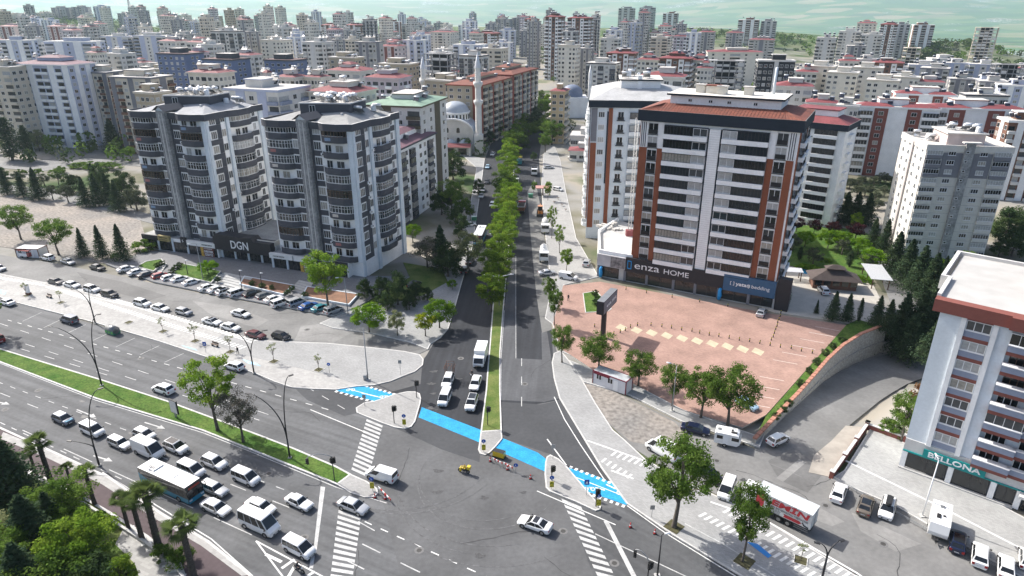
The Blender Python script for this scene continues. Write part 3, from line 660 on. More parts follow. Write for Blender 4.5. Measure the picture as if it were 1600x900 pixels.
    ph = Face(rt,(7.5,5.),math.atan2(3.5,12));ph.put('window',win_mesh(1.5,1.8,2,FRAME,GLD[1]),2.3,H+1.2)
    roof_gear(rt,8.6,17.5,8.5,16.2,H+3.32,16,4,5,seed,R(150));roof_gear(rt,19.5,23,11,18,H+.8,2,1,1,seed+1)
    mb = MB();mb.box(18.2,18.7,6,6.5,H,H+1.5,LGREY);mb.build('chimney',rt)
    return rt
T1 = charcoal_tower((-77.4,172),'left tower of the charcoal and white pair, beside the rubble lot',4)
T2 = charcoal_tower((-37.1,157),'right tower of the charcoal and white pair, nearest the avenue corner',5)
POSTERR = M('poster_dark_red',(.16,.05,.04),.5,.5,1.5);POSTERY = M('poster_yellow',(.55,.33,.06),.5,.4,2)
def shop_row():
    rt = thing('shop_row','row of ground-floor shops under the charcoal towers with large black gabled sign board','shops',(-103.5,180.2,0),R(-19.5));W = 67.
    mb = MB();mb.box(0,26,-.6,14,.2,4.2,WHITE,ROOFG);mb.box(26,44,.4,20,.2,5.4,WHITE,ROOFG);mb.box(44,W,-1.5,6,.2,4.2,WHITE,ROOFG);mb.build('wall',rt)
    mb = MB();strip(mb,[(26,20),(26,.5),(44,.5),(44,20)],.3,5.4,6.6,CREAM);mb.build('parapet',rt)
    f = Face(rt,(0,-.6),0);f2 = Face(rt,(26,.4),0);f3 = Face(rt,(44,-1.5),0)
    for ff,x0,n,w in ((f,.5,5,5.1),(f2,.6,4,4.3),(f3,.5,5,4.5)):
        for i in range(n):
            ff.put('shop_window',win_mesh(w-.7,2.9,3,FRAME_D,SHOPGL,False),x0+i*w+.3,.35);ff.put('pillar',box_mesh(.55,.25,4.0,PALEBLUE),x0+i*w-.3,.2)
    # fascia signs
    s = f.put('shop_sign',box_mesh(7,.5,1.3,SIGNBLK),.2,3.2);s = f.put('shop_sign',box_mesh(4,.7,1.5,M('sign_gold',(.35,.28,.12),.5,.1,1)),6.2,3.3);print_rows(s,.5,3.5,(.95,.4),.22,BLACK,-.72)
    s = f.put('shop_sign',box_mesh(1.6,.7,2.6,SIGNBLK),14.2,2.4);lettering('S',1.0,LETTER,s,(.8,-.73,1.7));
    s = f.put('shop_sign',box_mesh(9.5,.8,1.3,M('sign_white',(.70,.70,.68),.5,.05,1)),16.3,3.2);print_rows(s,5.2,8.8,(.62,),.3,SIGNBLK,-.83)
    p = f.put('poster',box_mesh(4.2,.32,2.9,POSTERR),20.4,.3);q = put('poster_panel',box_mesh(.9,.05,2.8,POSTERY),p,(.05,-.34,.05));print_rows(p,1.2,4.0,(2.35,.85,.45),.3,LETTER,-.36);lettering('DESTEK',.85,LETTER,p,(2.6,-.36,1.5),width=3.1,bold=.02)
    mb = MB();prof = [(0,0),(18.5,0),(18.5,3.3),(13.2,3.3),(12.4,4.3),(9.2,4.0),(1.2,4.4),(0,3.4)]
    mb.poly([(x,-1.3,z+3.1) for x,z in prof],SIGNBLK);mb.poly([(x,2.0,z+3.1) for x,z in prof][::-1],SIGNBLK)
    for i in range(len(prof)): a,b = prof[i],prof[(i+1) % len(prof)];mb.poly([(a[0],2.0,a[1]+3.1),(b[0],2.0,b[1]+3.1),(b[0],-1.3,b[1]+3.1),(a[0],-1.3,a[1]+3.1)][::-1],SIGNBLK)
    s = mb.build('sign_board',rt,(25.5,0,0));lettering('DGN',3.1,LETTER,s,(8.6,-1.36,4.9),width=5.6,bold=.03)
    s = f3.put('shop_sign',box_mesh(7,.8,1.3,MATS['sign_white']),.1,3.2);print_rows(s,1.2,4.8,(.62,),.3,SIGNBLK,-.83);s2 = f3.put('shop_sign',box_mesh(7,.6,1.3,MATS['sign_white']),7.3,3.1)
    p = f3.put('poster',box_mesh(4.2,.32,2.9,POSTERR),9.0,.3);put('poster_panel',box_mesh(.9,.05,2.8,POSTERY),p,(.05,-.34,.05));print_rows(p,1.2,4.0,(2.35,.85,.45),.3,LETTER,-.36);lettering('DESTEK',.85,LETTER,p,(2.6,-.36,1.5),width=3.1,bold=.02)
    s = f3.put('shop_sign',box_mesh(4.5,.7,3.6,SIGNBLK),14.3,.3);print_rows(s,.6,3.8,(3.1,2.6),.22,LETTER,-.73)
    s = f3.put('shop_sign',box_mesh(4,.6,1.3,SIGNBLK),19.0,3.0);print_rows(s,.8,3.2,(.5,),.2,LETTER,-.63)
shop_row()
# terrace steps, walls and planters in front of the shops
def terrace_bits():
    for i,(px,lab) in enumerate((([(318,440),(352,428),(395,437),(375,455)],'wide stone steps from the parked cars up to the gabled sign shop'),([(448,455),(468,440),(490,445),(474,464)],'narrow stone steps up to the terrace beside the right planter'),([(237,424),(252,412),(262,414),(250,428)],'short stone steps between two clipped hedges left of the terrace'))):
        p = [G(u,v,.4) for u,v in px];rt = thing('steps',lab,'steps',p[0],0,'terrace steps')
        for k in range(6):
            t0,t1 = k / 6,(k+1) / 6
            a,b,c,d = p[0].lerp(p[1],t0),p[0].lerp(p[1],t1),p[3].lerp(p[2],t1),p[3].lerp(p[2],t0)
            mb = MB();mb.prism([(q.x-p[0].x,q.y-p[0].y) for q in (a,b,c,d)],-.35,-.1+.11*k,P_GREY,CONC);mb.build('step',rt)
    for i,(px,lab,gm) in enumerate((([(214,417),(228,409),(252,405),(256,410),(240,424)],'small lawn planter at the left end of the shop terrace',GRASS),([(270,428),(284,412),(345,424),(330,442)],'lawn planter with round clipped tree before the shops',GRASS),([(375,444),(382,432),(458,446),(442,460)],'long planter of clipped shrubs and red soil before the shops',SOILRED),([(472,463),(480,448),(560,460),(545,476)],'right-hand red soil planter behind the teal car',SOILRED))):
        p = [G(u,v,.7) for u,v in px];o = p[0];rt = thing('planter',lab,'planter',o,0)
        loc = [(q.x-o.x,q.y-o.y) for q in p];mb = MB();mb.prism(loc,-.6,.08,gm);mb.build('bed',rt);mb = MB();strip(mb,loc+[loc[0]],.3,-.7,.16,PALEBLUE if i >1 else CONC);mb.build('planter_wall',rt)
terrace_bits()
# ================================================================== rust orange and white tower over the furniture store
def store_tower():
    L = Vector((29.3,154.7,0));a = R(-28.5);W,D,H = 33.6,17.,41.8;zb,st,nf = 6.4,2.98,11
    rt = thing('apartment_tower','tall rust orange and white tower with dark glazed balconies over the furniture store','building',L,a);fc = faces(rt,W,D);f,r,l = fc['f'],fc['r'],fc['l']
    g = random.Random(11)
    mb = MB();mb.box(0,W,0,D,0,H-1,WHITE,skip='b');mb.build('wall',rt)
    hf = H - 2.4 - zb
    for x,w in ((0,1.7),(4.1,1.3),(27.9,1.3),(31.7,1.5)):
        f.put('orange_strip',box_mesh(w,.16,hf-2*st+.3,ORANGE),x,zb-.3)
        f.put('upper_panel',box_mesh(w,.14,2*st,WHITE),x,zb-.3+hf-2*st+.35)
    for x in (.25,.7,1.15,31.95,32.4,32.85): f.put('dark_rib',box_mesh(.16,.2,2*st-.4,NAVYBAND),x,zb+hf-2*st+.15)
    f.put('siding_column',box_mesh(2.3,.45,hf+.5,WHITE),15.5,zb-1.2)
    for k in range(0,70): f.put('siding_groove',box_mesh(2.3,.012,.05,LGREY),15.5,zb-.9+k*.5,.452)
    for x in (15.2,17.85): f.put('dark_strip',box_mesh(.25,.35,hf+.5,NAVYBAND),x,zb-1.2)
    for k in range(nf):
        z = zb + k * st
        for x in (1.75,29.3):
            f.put('french_window',win_mesh(2.3,2.45,2,FRAME,g.choice(GLD+GLC),False),x,z+.35,.02);f.put('balustrade',box_mesh(2.1,.1,.95,BLACK),x+.1,z+.4,.12);f.put('window_ledge',box_mesh(2.4,.3,.1,NAVYBAND),x-.05,z+.18)
        for x0,flip in ((5.5,False),(18.2,True)):
            w = 9.6
            b = f.put('balcony',box_mesh(w,.85,1.0,WHITE),x0,z-.35);f.put('balcony_ledge',box_mesh(w+.1,.9,.1,NAVYBAND),x0-.05,z-.46)
            wx = 3.2;gw = w - wx
            gx = x0 + (wx if flip else 0);q = g.random()
            gm = GLD[0] if q < .6 else (GLD[1] if q <.8 else GLC[1])
            f.put('balcony_glazing',straight_glass(gw,st-1.1,9,FRAME_D,gm),gx,z+.65,.42)
            f.put('window',win_mesh(wx-.1,1.7,2,FRAME,g.choice([GLC[0],GLD[1],GLC[0],GLD[2]]),False),x0+(0.05 if flip else gw+.05),z+.72,.38)
            f.put('lintel',box_mesh(w,.36,.22,NAVYBAND),x0,z+st-.57)
        # right side balconies
        for s_ in (2.2,8.6): r.put('side_balcony',box_mesh(4.2,1.1,1.0,WHITE),s_,z-.35);r.put('balcony_glazing',straight_glass(4.0,st-1.15,4,FRAME_D,GLD[k % 2]),s_+.1,z+.65,.7)
        r.put('window',win_mesh(1.3,1.6,2,FRAME,g.choice(GL)),14.4,z+.9)
    r.put('orange_strip',box_mesh(1.6,.2,hf,ORANGE),.0,zb);r.put('dark_strip',box_mesh(1.0,.18,hf,MIDGREY),6.9,zb);r.put('orange_strip',box_mesh(1.2,.16,hf,ORANGE),13.,zb)
    l.put('orange_strip',box_mesh(2.0,.16,hf,ORANGE),15.,zb)
    mb = MB();mb.box(-.7,W+.7,-.7,D+.7,H-2.4,H,NAVYBAND,ROOFG);mb.build('cornice',rt)
    mb = MB();frustum(mb,(-.6,W+.6,-.6,D+.6),H+.02,(4,W-4,4.2,D-3),H+1.2,RUST);mb.build('roof',rt)
    # raised seams of the sheet roof
    for i in range(48):
        x = .2 + i * .7;t = 1.0
        x2 = max(4.,min(W-4.,x));mb = MB();mb.tube([(x,-.55,H+.06),(x2,4.15,H+1.24)],.05,RUST,4,smooth=False);mb.build('roof_seam',rt)
    mb = MB();mb.box(5,W-5,4.2,D-2,H+.4,H+3.0,WHITE,ROOFC);mb.build('penthouse',rt)
    mb = MB();mb.box(4.3,W-4.3,3.5,D-1.4,H+3.0,H+3.4,NAVYBAND,M('roof_pale_screed',(.60,.57,.52),.9,.08,.4));mb.build('penthouse_roof',rt)
    pf = Face(rt,(5,4.2),0)
    for x in (4,8.5,12.5,18.): pf.put('window',win_mesh(.9,.7,2,FRAME,GLD[0],False),x,H+1.7)
    for x,y,w in ((9.5,8,2.0),(12,7.5,3),(14.6,6.5,2.0),(20,8,2.0)): mb = MB();mb.box(x,x+w,y,y+1.6,H+3.42,H+5.0,CREAM);mb.box(x-.2,x+w+.2,y-.2,y+1.8,H+5.0,H+5.2,RUST if w >2.5 else ROOFC);mb.build('chimney',rt)
    mb = MB();mb.tube([(25.5,13,H+3),(25.5,13,H+9)],.3,PALEBLUE,8);mb.build('vent_stack',rt)
    # store podium
    p0 = Vector((21.6,158.6,0));pr = thing('furniture_store','single-storey furniture store with charcoal and blue fascia under the orange tower','shop',p0,a);Wp = 42.6
    mb = MB();mb.prism([(0,0),(Wp,0),(Wp,1.0),(8.9,1.0),(8.9,24),(-5.5,29),(-6,15)],0,6.2,LGREY,CONC);mb.build('wall',pr)
    mb = MB();strip(mb,[(8.9,.3),(.2,.3),(-5.8,15),(-5.2,28.5)],.5,6.2,7.1,WHITE);mb.build('parapet',pr)
    pf = Face(pr,(0,0),0)
    fx = [0.4,7.4,13.0,19.6,24.8,30.2,37.0]
    for x,w in zip(fx,(5.0,5.0,6.0,4.6,4.8,6.2,4.9)):
        pf.put('shop_window',win_mesh(w,2.9,2,FRAME_D,SHOPGL,False),x+.3,.25,.05);pf.put('pillar',box_mesh(.6,.35,3.2,MIDGREY),x-.35,.1)
    b = pf.put('fascia',box_mesh(7.4,.6,3.0,M('billboard_white',(.50,.49,.50),.5,.15,.5)),0,3.2);put('picture_panel',box_mesh(3.7,.05,2.7,M('billboard_photo',(.05,.05,.055),.5,0,1.2,col2=(.35,.33,.33))),b,(3.6,-.62,.15))
    b = pf.put('fascia',box_mesh(23.6,.6,3.6,SIGNBLK),7.45,2.9)
    lettering('enza',2.5,LETTER,b,(5.4,-.63,1.9),width=6.2);lettering('HOME',1.8,LETTER,b,(12.6,-.63,1.65),width=6.0)
    for x in (.5,1.4):
        s = 1 if x < 1 else -1
        for q in ((x,x+.18,.75,2.9),(x if s >0 else x-.35,x+(.55 if s >0 else .18),2.65,2.9),(x if s >0 else x-.35,x+(.55 if s >0 else .18),.75,1.0)): mb = MB();mb.box(q[0],q[1],-.68,-.6,q[2],q[3],LETTERB);mb.build('bracket_logo',b)
    b = pf.put('fascia',box_mesh(11.4,.65,3.9,SIGNBLUE),31.1,2.7)
    lettering('yataş',1.15,LETTER,b,(4.4,-.68,2.0),width=3.2,bold=.03);lettering('bedding',1.15,LETTER,b,(8.2,-.68,1.95),width=3.9);lettering('[ ]',1.0,LETTER,b,(2.0,-.68,2.05),width=.9)
    mb = MB();mb.box(42.7,45.6,-.4,1.4,0,7.6,SIGNBLK);mb.build('side_panel',pr)
    for x in (1.2,30.6): mb = MB();mb.tube([(x,-.9,.1),(x+.1,-.9,1.2),(x,-.9,2.2),(x+.15,-.9,2.9)],[.35,.5,.4,.3],LETTERB,8);tag(mb.build('balloon_column',None,p0+Matrix.Rotation(a,3,'Z') @ Vector((0,0,.12)),a),'blue balloon column by the %s shop window of the furniture store' % ('leftmost' if x <5 else 'bedding'),'balloons')
store_tower()
# ================================================================== white and orange tower behind the store
def back_tower():
    rt = thing('apartment_tower','white tower with orange strips and grey sheet roof left behind the furniture store tower','building',(21.7,189.0,0),R(-7.4));W,D,H = 27.,34.,39.6;zb,st,nf = 3.2,3.42,10
    fc = faces(rt,W,D);f,l = fc['f'],fc['l'];g = random.Random(12)
    mb = MB();mb.box(0,W,0,D,0,H-1,PALEBLUE,skip='b');mb.build('wall',rt)
    f.put('grey_strip',box_mesh(1.6,.2,9,MIDGREY),.2,H-11.2);f.put('orange_strip',box_mesh(1.6,.2,H-15,ORANGE),.2,3.4);f.put('orange_strip',box_mesh(1.1,.3,H-5.5,ORANGE),4.9,3.4);f.put('dark_strip',box_mesh(.35,.25,20,NAVYBAND),4.5,H-23)
    for k in range(nf):
        z = zb + k * st
        f.put('window',win_mesh(1.7,1.5,3,FRAME,g.choice(GLC+[GLD[2]])),2.1,z+1.0);f.put('french_window',win_mesh(1.6,2.2,2,FRAME,g.choice(GLD),False),7.4,z+.4);f.put('balustrade',box_mesh(1.7,.25,.75,BLACK),7.35,z+.4);f.put('window_ledge',box_mesh(2.3,.45,.14,NAVYBAND),7.1,z+.15)
        f.put('balcony',box_mesh(4.5,.9,1.0,WHITE),10.6,z-.3);f.put('balcony_glazing',straight_glass(4.3,1.7,3,FRAME_D,GLC[0] if k % 3 else GLD[2]),10.7,z+.75,.4)
        for s_,w in ((.8,5.0),(10.5,5.5),(18,5.),(27,5.5)):
            l.put('balcony',bow_mesh(w,1.5,.95,WHITE),s_,z);l.put('balcony_door',win_mesh(2.6,2.1,3,FRAME_D,GLD[0],False),s_+1.2,z+.1)
        l.put('window',win_mesh(1.4,1.5,2,FRAME,g.choice(GL)),7.2,z+1.0);l.put('window',win_mesh(1.4,1.5,2,FRAME,g.choice(GL)),24.4,z+1.0)
    for s_ in (16.2,33.): l.put('orange_strip',box_mesh(1.1,.3,H-16,ORANGE),s_,6);l.put('grey_strip',box_mesh(1.1,.3,8,MIDGREY),s_,H-9.9)
    mb = MB();mb.box(-.7,4.7,-.75,D+.6,H-1.9,H,NAVYBAND,ROOFG);mb.box(4.7,W+.5,-.55,D+.6,H-1.9,H+.01,NAVYBAND,ROOFG);mb.build('cornice',rt)
    mb = MB();frustum(mb,(-.5,W+.4,-.4,D+.4),H+.03,(7,18,12,24),H+2.6,M('roof_white_sheet',(.40,.40,.395),.7,.12,.3,var2=.12,scale2=1.5));mb.build('roof',rt)
    mb = MB();mb.box(8,19,10,23,H+.5,H+4.2,WHITE,ROOFC);mb.box(7.4,19.6,9.4,23.6,H+4.2,H+4.6,NAVYBAND,ROOFC);mb.box(12.6,13.8,9.5,10,H+1.4,H+5.6,WHITE);mb.build('penthouse',rt)
    roof_gear(rt,9,18,12,22,H+4.6,3,2,3,31)
    cr = thing('construction_mast','thin pale lattice hoist mast standing before the white tower with orange strips','mast',(31.2,172,6.2),0);mb = MB()
    for sx,sy in ((0,0),(.7,0),(.7,.7),(0,.7)): mb.tube([(sx,sy,0),(sx,sy,31)],.05,LGREY,4)
    for k in range(26): z = k * 1.2;mb.tube([(0,0,z),(.7,0,z+1.2)],.03,LGREY,4);mb.tube([(.7,0,z),(0,0,z+1.2)],.03,LGREY,4)
    mb.build('lattice',cr);mb = MB();mb.box(-.6,1.3,-.4,1.1,0,1.6,REDROOF);mb.build('base_box',cr)
    for k in range(14):
        mb = MB();q = random.Random(k+70);mb.prism([(q.uniform(-.9,-.4),-.4),(q.uniform(.3,.9),-.5),(.6,q.uniform(.3,.7)),(-.5,.6)],0,q.uniform(.3,.9),ROOFC);tag(mb.build('rubble_block',None,(24+q.uniform(0,6),176+q.uniform(0,7),6.2),q.uniform(0,3)),'pale broken masonry block on the store podium roof','rubble','rubble on the podium roof')
back_tower()
# ================================================================== white block with red roof right behind the orange tower
def side_block():
    rt = thing('apartment_block','white and pale blue block with red sheet roof half hidden right of the orange tower','building',(82.3,210.8,0),R(-38));W,D,H = 19.5,14.,31.2;zb,st,nf = 1.5,2.85,10
    f,r,l = (faces(rt,W,D)[k] for k in 'frl');g = random.Random(13)
    mb = MB();mb.box(0,W,0,D,0,H-1,WHITE,skip='b');mb.build('wall',rt)
    f.put('orange_strip',box_mesh(1.4,.2,H-4,ORANGE),4.4,2);f.put('dark_strip',box_mesh(4.2,.15,H-4,MIDGREY),0,2);f.put('panel_frame',box_mesh(3.0,.12,H-12,PALEBLUE),6.6,2)
    for k in range(nf):
        z = zb + k * st;f.put('window',win_mesh(1.5,1.8,2,FRAME_B if k >8 else FRAME,g.choice(GLC),False),7.2,z+.6,.13)
        f.put('balcony',box_mesh(6.6,.9,1.0,WHITE),10.8,z-.3);f.put('balcony_glazing',straight_glass(6.4,1.75,8,FRAME_D,GLD[0]),10.9,z+.72,.4);r.put('balcony',box_mesh(4,.9,1.0,WHITE),4,z-.3)
        if k % 3 == 2: f.put('dark_ledge',box_mesh(4.2,.3,.3,NAVYBAND),6.2,z+2.55)
    mb = MB();mb.box(-.6,W+.6,-.6,D+.6,H-1.8,H,NAVYBAND,ROOFG);mb.build('cornice',rt)
    mb = MB();frustum(mb,(-.5,W+.5,-.5,D+.5),H+.02,(3.5,W-4,4,D-3),H+1.5,REDROOF);mb.build('roof',rt)
    mb = MB();mb.box(3.6,W-4,4.2,D-2,H+.5,H+3.2,WHITE,REDROOF);mb.box(3.2,W-3.6,3.8,D-1.6,H+3.2,H+3.5,REDROOF);mb.build('penthouse',rt)
side_block()
# ================================================================== maroon and pale blue block over the bedding shop at the right edge
def right_block():
    a = R(-40);rt = thing('apartment_block','pale blue and maroon block with stepped balconies over the teal-signed shop','building',(57.5,82.0,0),a);W,D,H = 30.,22.,27.3;zb,st,nf = 5.0,2.9,7
    f = faces(rt,W,D)['f'];l = faces(rt,W,D)['l'];g = random.Random(14)
    mb = MB();mb.box(0,W,.9,D,0,H-1,PALEBLUE,skip='b');mb.box(0,8.1,0,.9,zb-.6,H-1,PALEBLUE);mb.box(17.2,18.0,0,.9,zb-.6,H-1,PALEBLUE);mb.build('wall',rt)
    for x in (2.55,6.1): f.put('pillar',box_mesh(.6,.3,H-1.9-zb,WHITE),x,zb)
    f.put('pillar',box_mesh(.9,.35,H-1.9-zb,PALEBLUE),17.1,zb);f.put('pillar',box_mesh(1.3,.15,H-1.9-zb,MAROON),15.9,zb,-.3);f.put('pillar',box_mesh(1.3,.15,H-1.9-zb,MAROON),18.0,zb,-.3)
    for k in range(nf):
        z = zb + .3 + k * st
        f.put('spandrel',box_mesh(2.9,.1,.95,GREYB),3.15,z-.05);f.put('maroon_band',box_mesh(2.9,.12,.5,MAROON),3.15,z+2.4)
        f.put('window',win_mesh(2.8,1.4,3,FRAME,g.choice([GLC[0],GLD[2],GLC[1]])),3.2,z+.95)
        for x0,w,st_,dz in ((8.15,4.6,1.0,0),(12.0,4.0,.55,0),(19.3,5.0,.9,0),(24.2,4.6,.5,0)):
            pr = st_
            f.put('balcony',box_mesh(w-.4,pr,.85,GREYB),x0,z-.25+dz);f.put('balcony_coping',box_mesh(w-.35,pr+.08,.12,FRAME),x0-.02,z+.6);f.put('maroon_band',box_mesh(w-.4,pr-.06,.5,MAROON),x0,z-.78)
            q = g.random()
            if q < .45: f.put('balcony_glazing',straight_glass(w-.5,1.6,4,FRAME if q <.3 else FRAME_B,g.choice(GLD+GLC)),x0,z+.72,pr-.15)
            else: f.put('balcony_door',win_mesh(2.4,2.2,3,FRAME_B if q >.8 else FRAME,GLD[0],False),x0+.5,z-.1,-.86)
    # shop
    mb = MB();mb.box(0,W,-.12,.95,zb-1.9,zb+.1,LGREY);mb.build('shop_fascia',rt);f.put('shop_trim',box_mesh(W,.2,.18,TEAL),0,zb-2.0,.1)
    s = f.put('shop_sign',box_mesh(7.6,.15,1.35,TEAL),2.5,zb-1.86,.32);lettering('BELLONA',1.1,LETTER,s,(3.8,-.18,.68),width=6.4,bold=.025)
    for x,w in ((.7,5.0),(6.6,4.2),(11.8,2.0),(20,4.),(25,4.)): f.put('shop_window',win_mesh(w,2.5,2,FRAME_D,SHOPGL,False),x,.45,.02)
    for x in (0,5.85,10.95,13.9,18.6): f.put('pillar',box_mesh(.7,.25,zb-2.0,WHITE),x,.1)
    s = f.put('entrance_canopy',box_mesh(4.4,1.6,.35,LGREY),14.2,2.7);print_rows(s,.7,3.7,(.18,),.22,LETTER,-1.63);f.put('entrance_door',win_mesh(3.4,2.5,3,FRAME_D,GLD[0],False),14.8,.15)
    f.put('plinth',box_mesh(14,.6,.3,CONC),0,.02)
    for x,w,o_ in ((-.9,8.6,.55),(7.7,9.9,1.1),(17.6,13,.9)): f.put('cornice',box_mesh(w,o_+.95,1.7,MAROON),x,H-1.9,-.9)
    mb = MB();mb.box(-.9,W,.4,D+.4,H-1.2,H-.35,MAROON,M('roof_pale_screed2',(.42,.41,.39),.9,.1,.3));mb.build('roof',rt)
    mb = MB();strip(mb,[(-.7,.9),(-.7,9),(-1.6,9),(-1.6,D+.3),(W,D+.3)],.5,H-1.9,H+.15,M('parapet_grey',(.55,.54,.52),.9,.1,.5));mb.build('parapet',rt)
    mb = MB();mb.box(11.0,26,8,18,H-.4,H+1.9,GREYB);mb.box(10.2,27,7.2,19,H+1.9,H+3.2,MAROON,BLACK);mb.build('penthouse',rt)
    for x,y in ((12.5,10),(15,12)): o = put('boiler_tank',tank_mesh(),rt,(x,y,H+3.2));
    roof_gear(rt,12,24,9,17,H+3.2,5,1,2,41)
right_block()
# ================================================================== grey and white tower at right
GTW = plaster('plaster_beige_grey',(.60,.575,.53))
def grey_tower():
    rt = thing('apartment_tower','light grey tower with dark grey top storeys and a narrow stair shaft at right','building',(107.0,173.7,0),R(-11));W,D,H = 22.5,19.,29.6;zb,st,nf = .3,2.42,12;rt.scale = (.89,1,1)
    fc = faces(rt,W,D);f,l = fc['f'],fc['l'];g = random.Random(15);zs = zb + st * 9
    mb = MB();mb.box(0,W,0,D,-6,H,GTW,ROOFC,skip='b');mb.build('wall',rt)
    for x,w in ((0,4.2),(4.6,5.2),(12.4,5.2),(18.0,4.5)): f.put('dark_panel',box_mesh(w,.1,H-1.2-zs,MIDGREY),x,zs)
    f.put('stair_shaft',box_mesh(2.4,.7,H+1.5+5,SHAFTC),9.9,-5);f.put('shaft_cap',box_mesh(4.6,1.4,.3,GTW),8.8,H+1.5)
    for k in range(-1,nf):
        z = zb + k * st
        for x in (.15,17.9): f.put('balcony',box_mesh(4.2,.5,.9,MIDGREY if k >= 9 else GTW),x,z);f.put('balcony_glazing',straight_glass(4.2,1.2,6,FRAME,g.choice(GLD+[GLC[0]])),x,z+.9,.35)
        for x in (5.9,14.2): f.put('window',win_mesh(2.0,1.15,3,FRAME,g.choice(GL)),x,z+.9,.1)
        f.put('stair_window',win_mesh(.8,.6,1,FRAME,GLD[0],False),10.2,z+1.6,.71)
        if k < 9: f.put('joint',box_mesh(5.2,.012,.05,MIDGREY),4.6,z-.02);f.put('joint',box_mesh(5.2,.012,.05,MIDGREY),12.5,z-.02)
        for x in (2.4,6.4,12,16): l.put('window',win_mesh(1.2,1.3,2,FRAME,g.choice(GLD)),x,z+1.0)
    l.put('pillar',box_mesh(1.0,.5,H+5,M('plaster_pinkish',(.50,.45,.43),.85,.1,.5)),9.3,-5)
    mb = MB();strip(mb,[(0,0),(W,0),(W,D),(0,D),(0,0)],.4,H-.9,H+.8,GTW);mb.build('parapet',rt)
    mb = MB();mb.box(6.5,16.5,4,14,H,H+3.0,M('plaster_rose',(.50,.42,.40),.85,.1,.5),ROOFC);mb.box(6,17,3.4,14.5,H+3.0,H+3.3,GTW,ROOFC);mb.build('penthouse',rt)
    roof_gear(rt,7,16,5,13,H+3.3,5,2,4,51);roof_gear(rt,1,5,10,17,H+.1,2,2,2,52)
grey_tower()
# ================================================================== THE CITY BEHIND
TAN = plaster('plaster_tan',(.40,.34,.25));BEIGE = plaster('plaster_beige',(.58,.52,.43));BROWN = plaster('plaster_brown',(.16,.085,.06));PINKW = plaster('plaster_pink_white',(.66,.56,.54));MAUVE = plaster('plaster_mauve',(.50,.44,.47))
BLUEOFF = plaster('plaster_slate_blue',(.12,.16,.27));PURPG = plaster('plaster_lavender_grey',(.42,.45,.56));BLK = plaster('plaster_near_black',(.03,.032,.038));YEL = plaster('plaster_ochre',(.52,.40,.25));OLIVE = plaster('plaster_olive_brown',(.10,.085,.06));BRICKR = plaster('plaster_brick_red',(.27,.075,.05))
GREENROOF = M('roof_green_sheet',(.20,.30,.22),.7,.15,.4,var2=.12);BROWNROOF = M('roof_brown_sheet',(.11,.055,.05),.8,.2,.4);WHITEROOF = M('roof_white',(.66,.65,.62),.85,.1,.3)
TAKEN = []
FARW = plaster('plaster_off_white',(.60,.58,.54));FARG = plaster('plaster_warm_grey',(.42,.41,.385))
ST = dict(  # wall, accent, balcony colour, front pattern, side pattern, roof
 wr=(FARW,LGREY,FARW,'bwwb','wbw','red'),cr=(CREAM,BEIGE,CREAM,'wwbww','wwww','red'),cf=(CREAM,BEIGE,CREAM,'wwsww','wwww','flat'),wf=(FARW,LGREY,FARW,'gwpwg','wgw','flat'),gf=(FARG,MIDGREY,FARG,'bpwpb','wpw','flat'),gr=(FARG,MIDGREY,FARW,'bwpwb','wbw','red'),
 br=(BROWN,WHITE,WHITE,'bawab','bwb','red'),bw=(BROWN,WHITE,LGREY,'bpbpb','wpw','flat'),wm=(WHITE,MAROON,WHITE,'gasag','awa','redflat'),dk=(MIDGREY,LGREY,LGREY,'bpbpb','bwb','flat'),bk=(BLK,LGREY,BLK,'wwwpwww','www','flat'),bo=(BLUEOFF,DKGREY,BLUEOFF,'wwwww','swws','dark'),
 tn=(TAN,BEIGE,TAN,'wwww','www','gear'),pk=(PINKW,MAROON,PINKW,'wpwpw','ww','red'),mv=(MAUVE,WHITE,WHITE,'wbwbw','wbw','red'),pg=(PURPG,WHITE,WHITE,'pbpbbpbp','wpwpw','purple'),st=(BEIGE,MIDGREY,BROWN,'pbwpwbp','bpb','gear'),yl=(YEL,YEL,BEIGE,'ww','bb','red'),bg=(BEIGE,BEIGE,BEIGE,'bwb','www','flat'),
 wd=(FARW,DKGREY,DKGREY,'gwgwg','wgw','flat'),bl=(FARW,PURPG,GREYB,'bpwpb','bwb','flat'),gs=(PURPG,WHITE,LGREY,'bpwpb','wpw','flat'),bb=(TAN,BRICKR,BEIGE,'wwwp','pgwgpgwgpgwg','rust'),sk=None)
def sil(uL,uR,vt,Y,rot,k):
    u = (uL+uR) / 2;X = XatY(u,vt,Y);ext = XatY(uR,vt,Y) - XatY(uL,vt,Y)
    va = math.atan2(Y,X) - R(90);q = rot - va
    W = ext / (abs(math.cos(q))+k*abs(math.sin(q)));return X,W,W * k
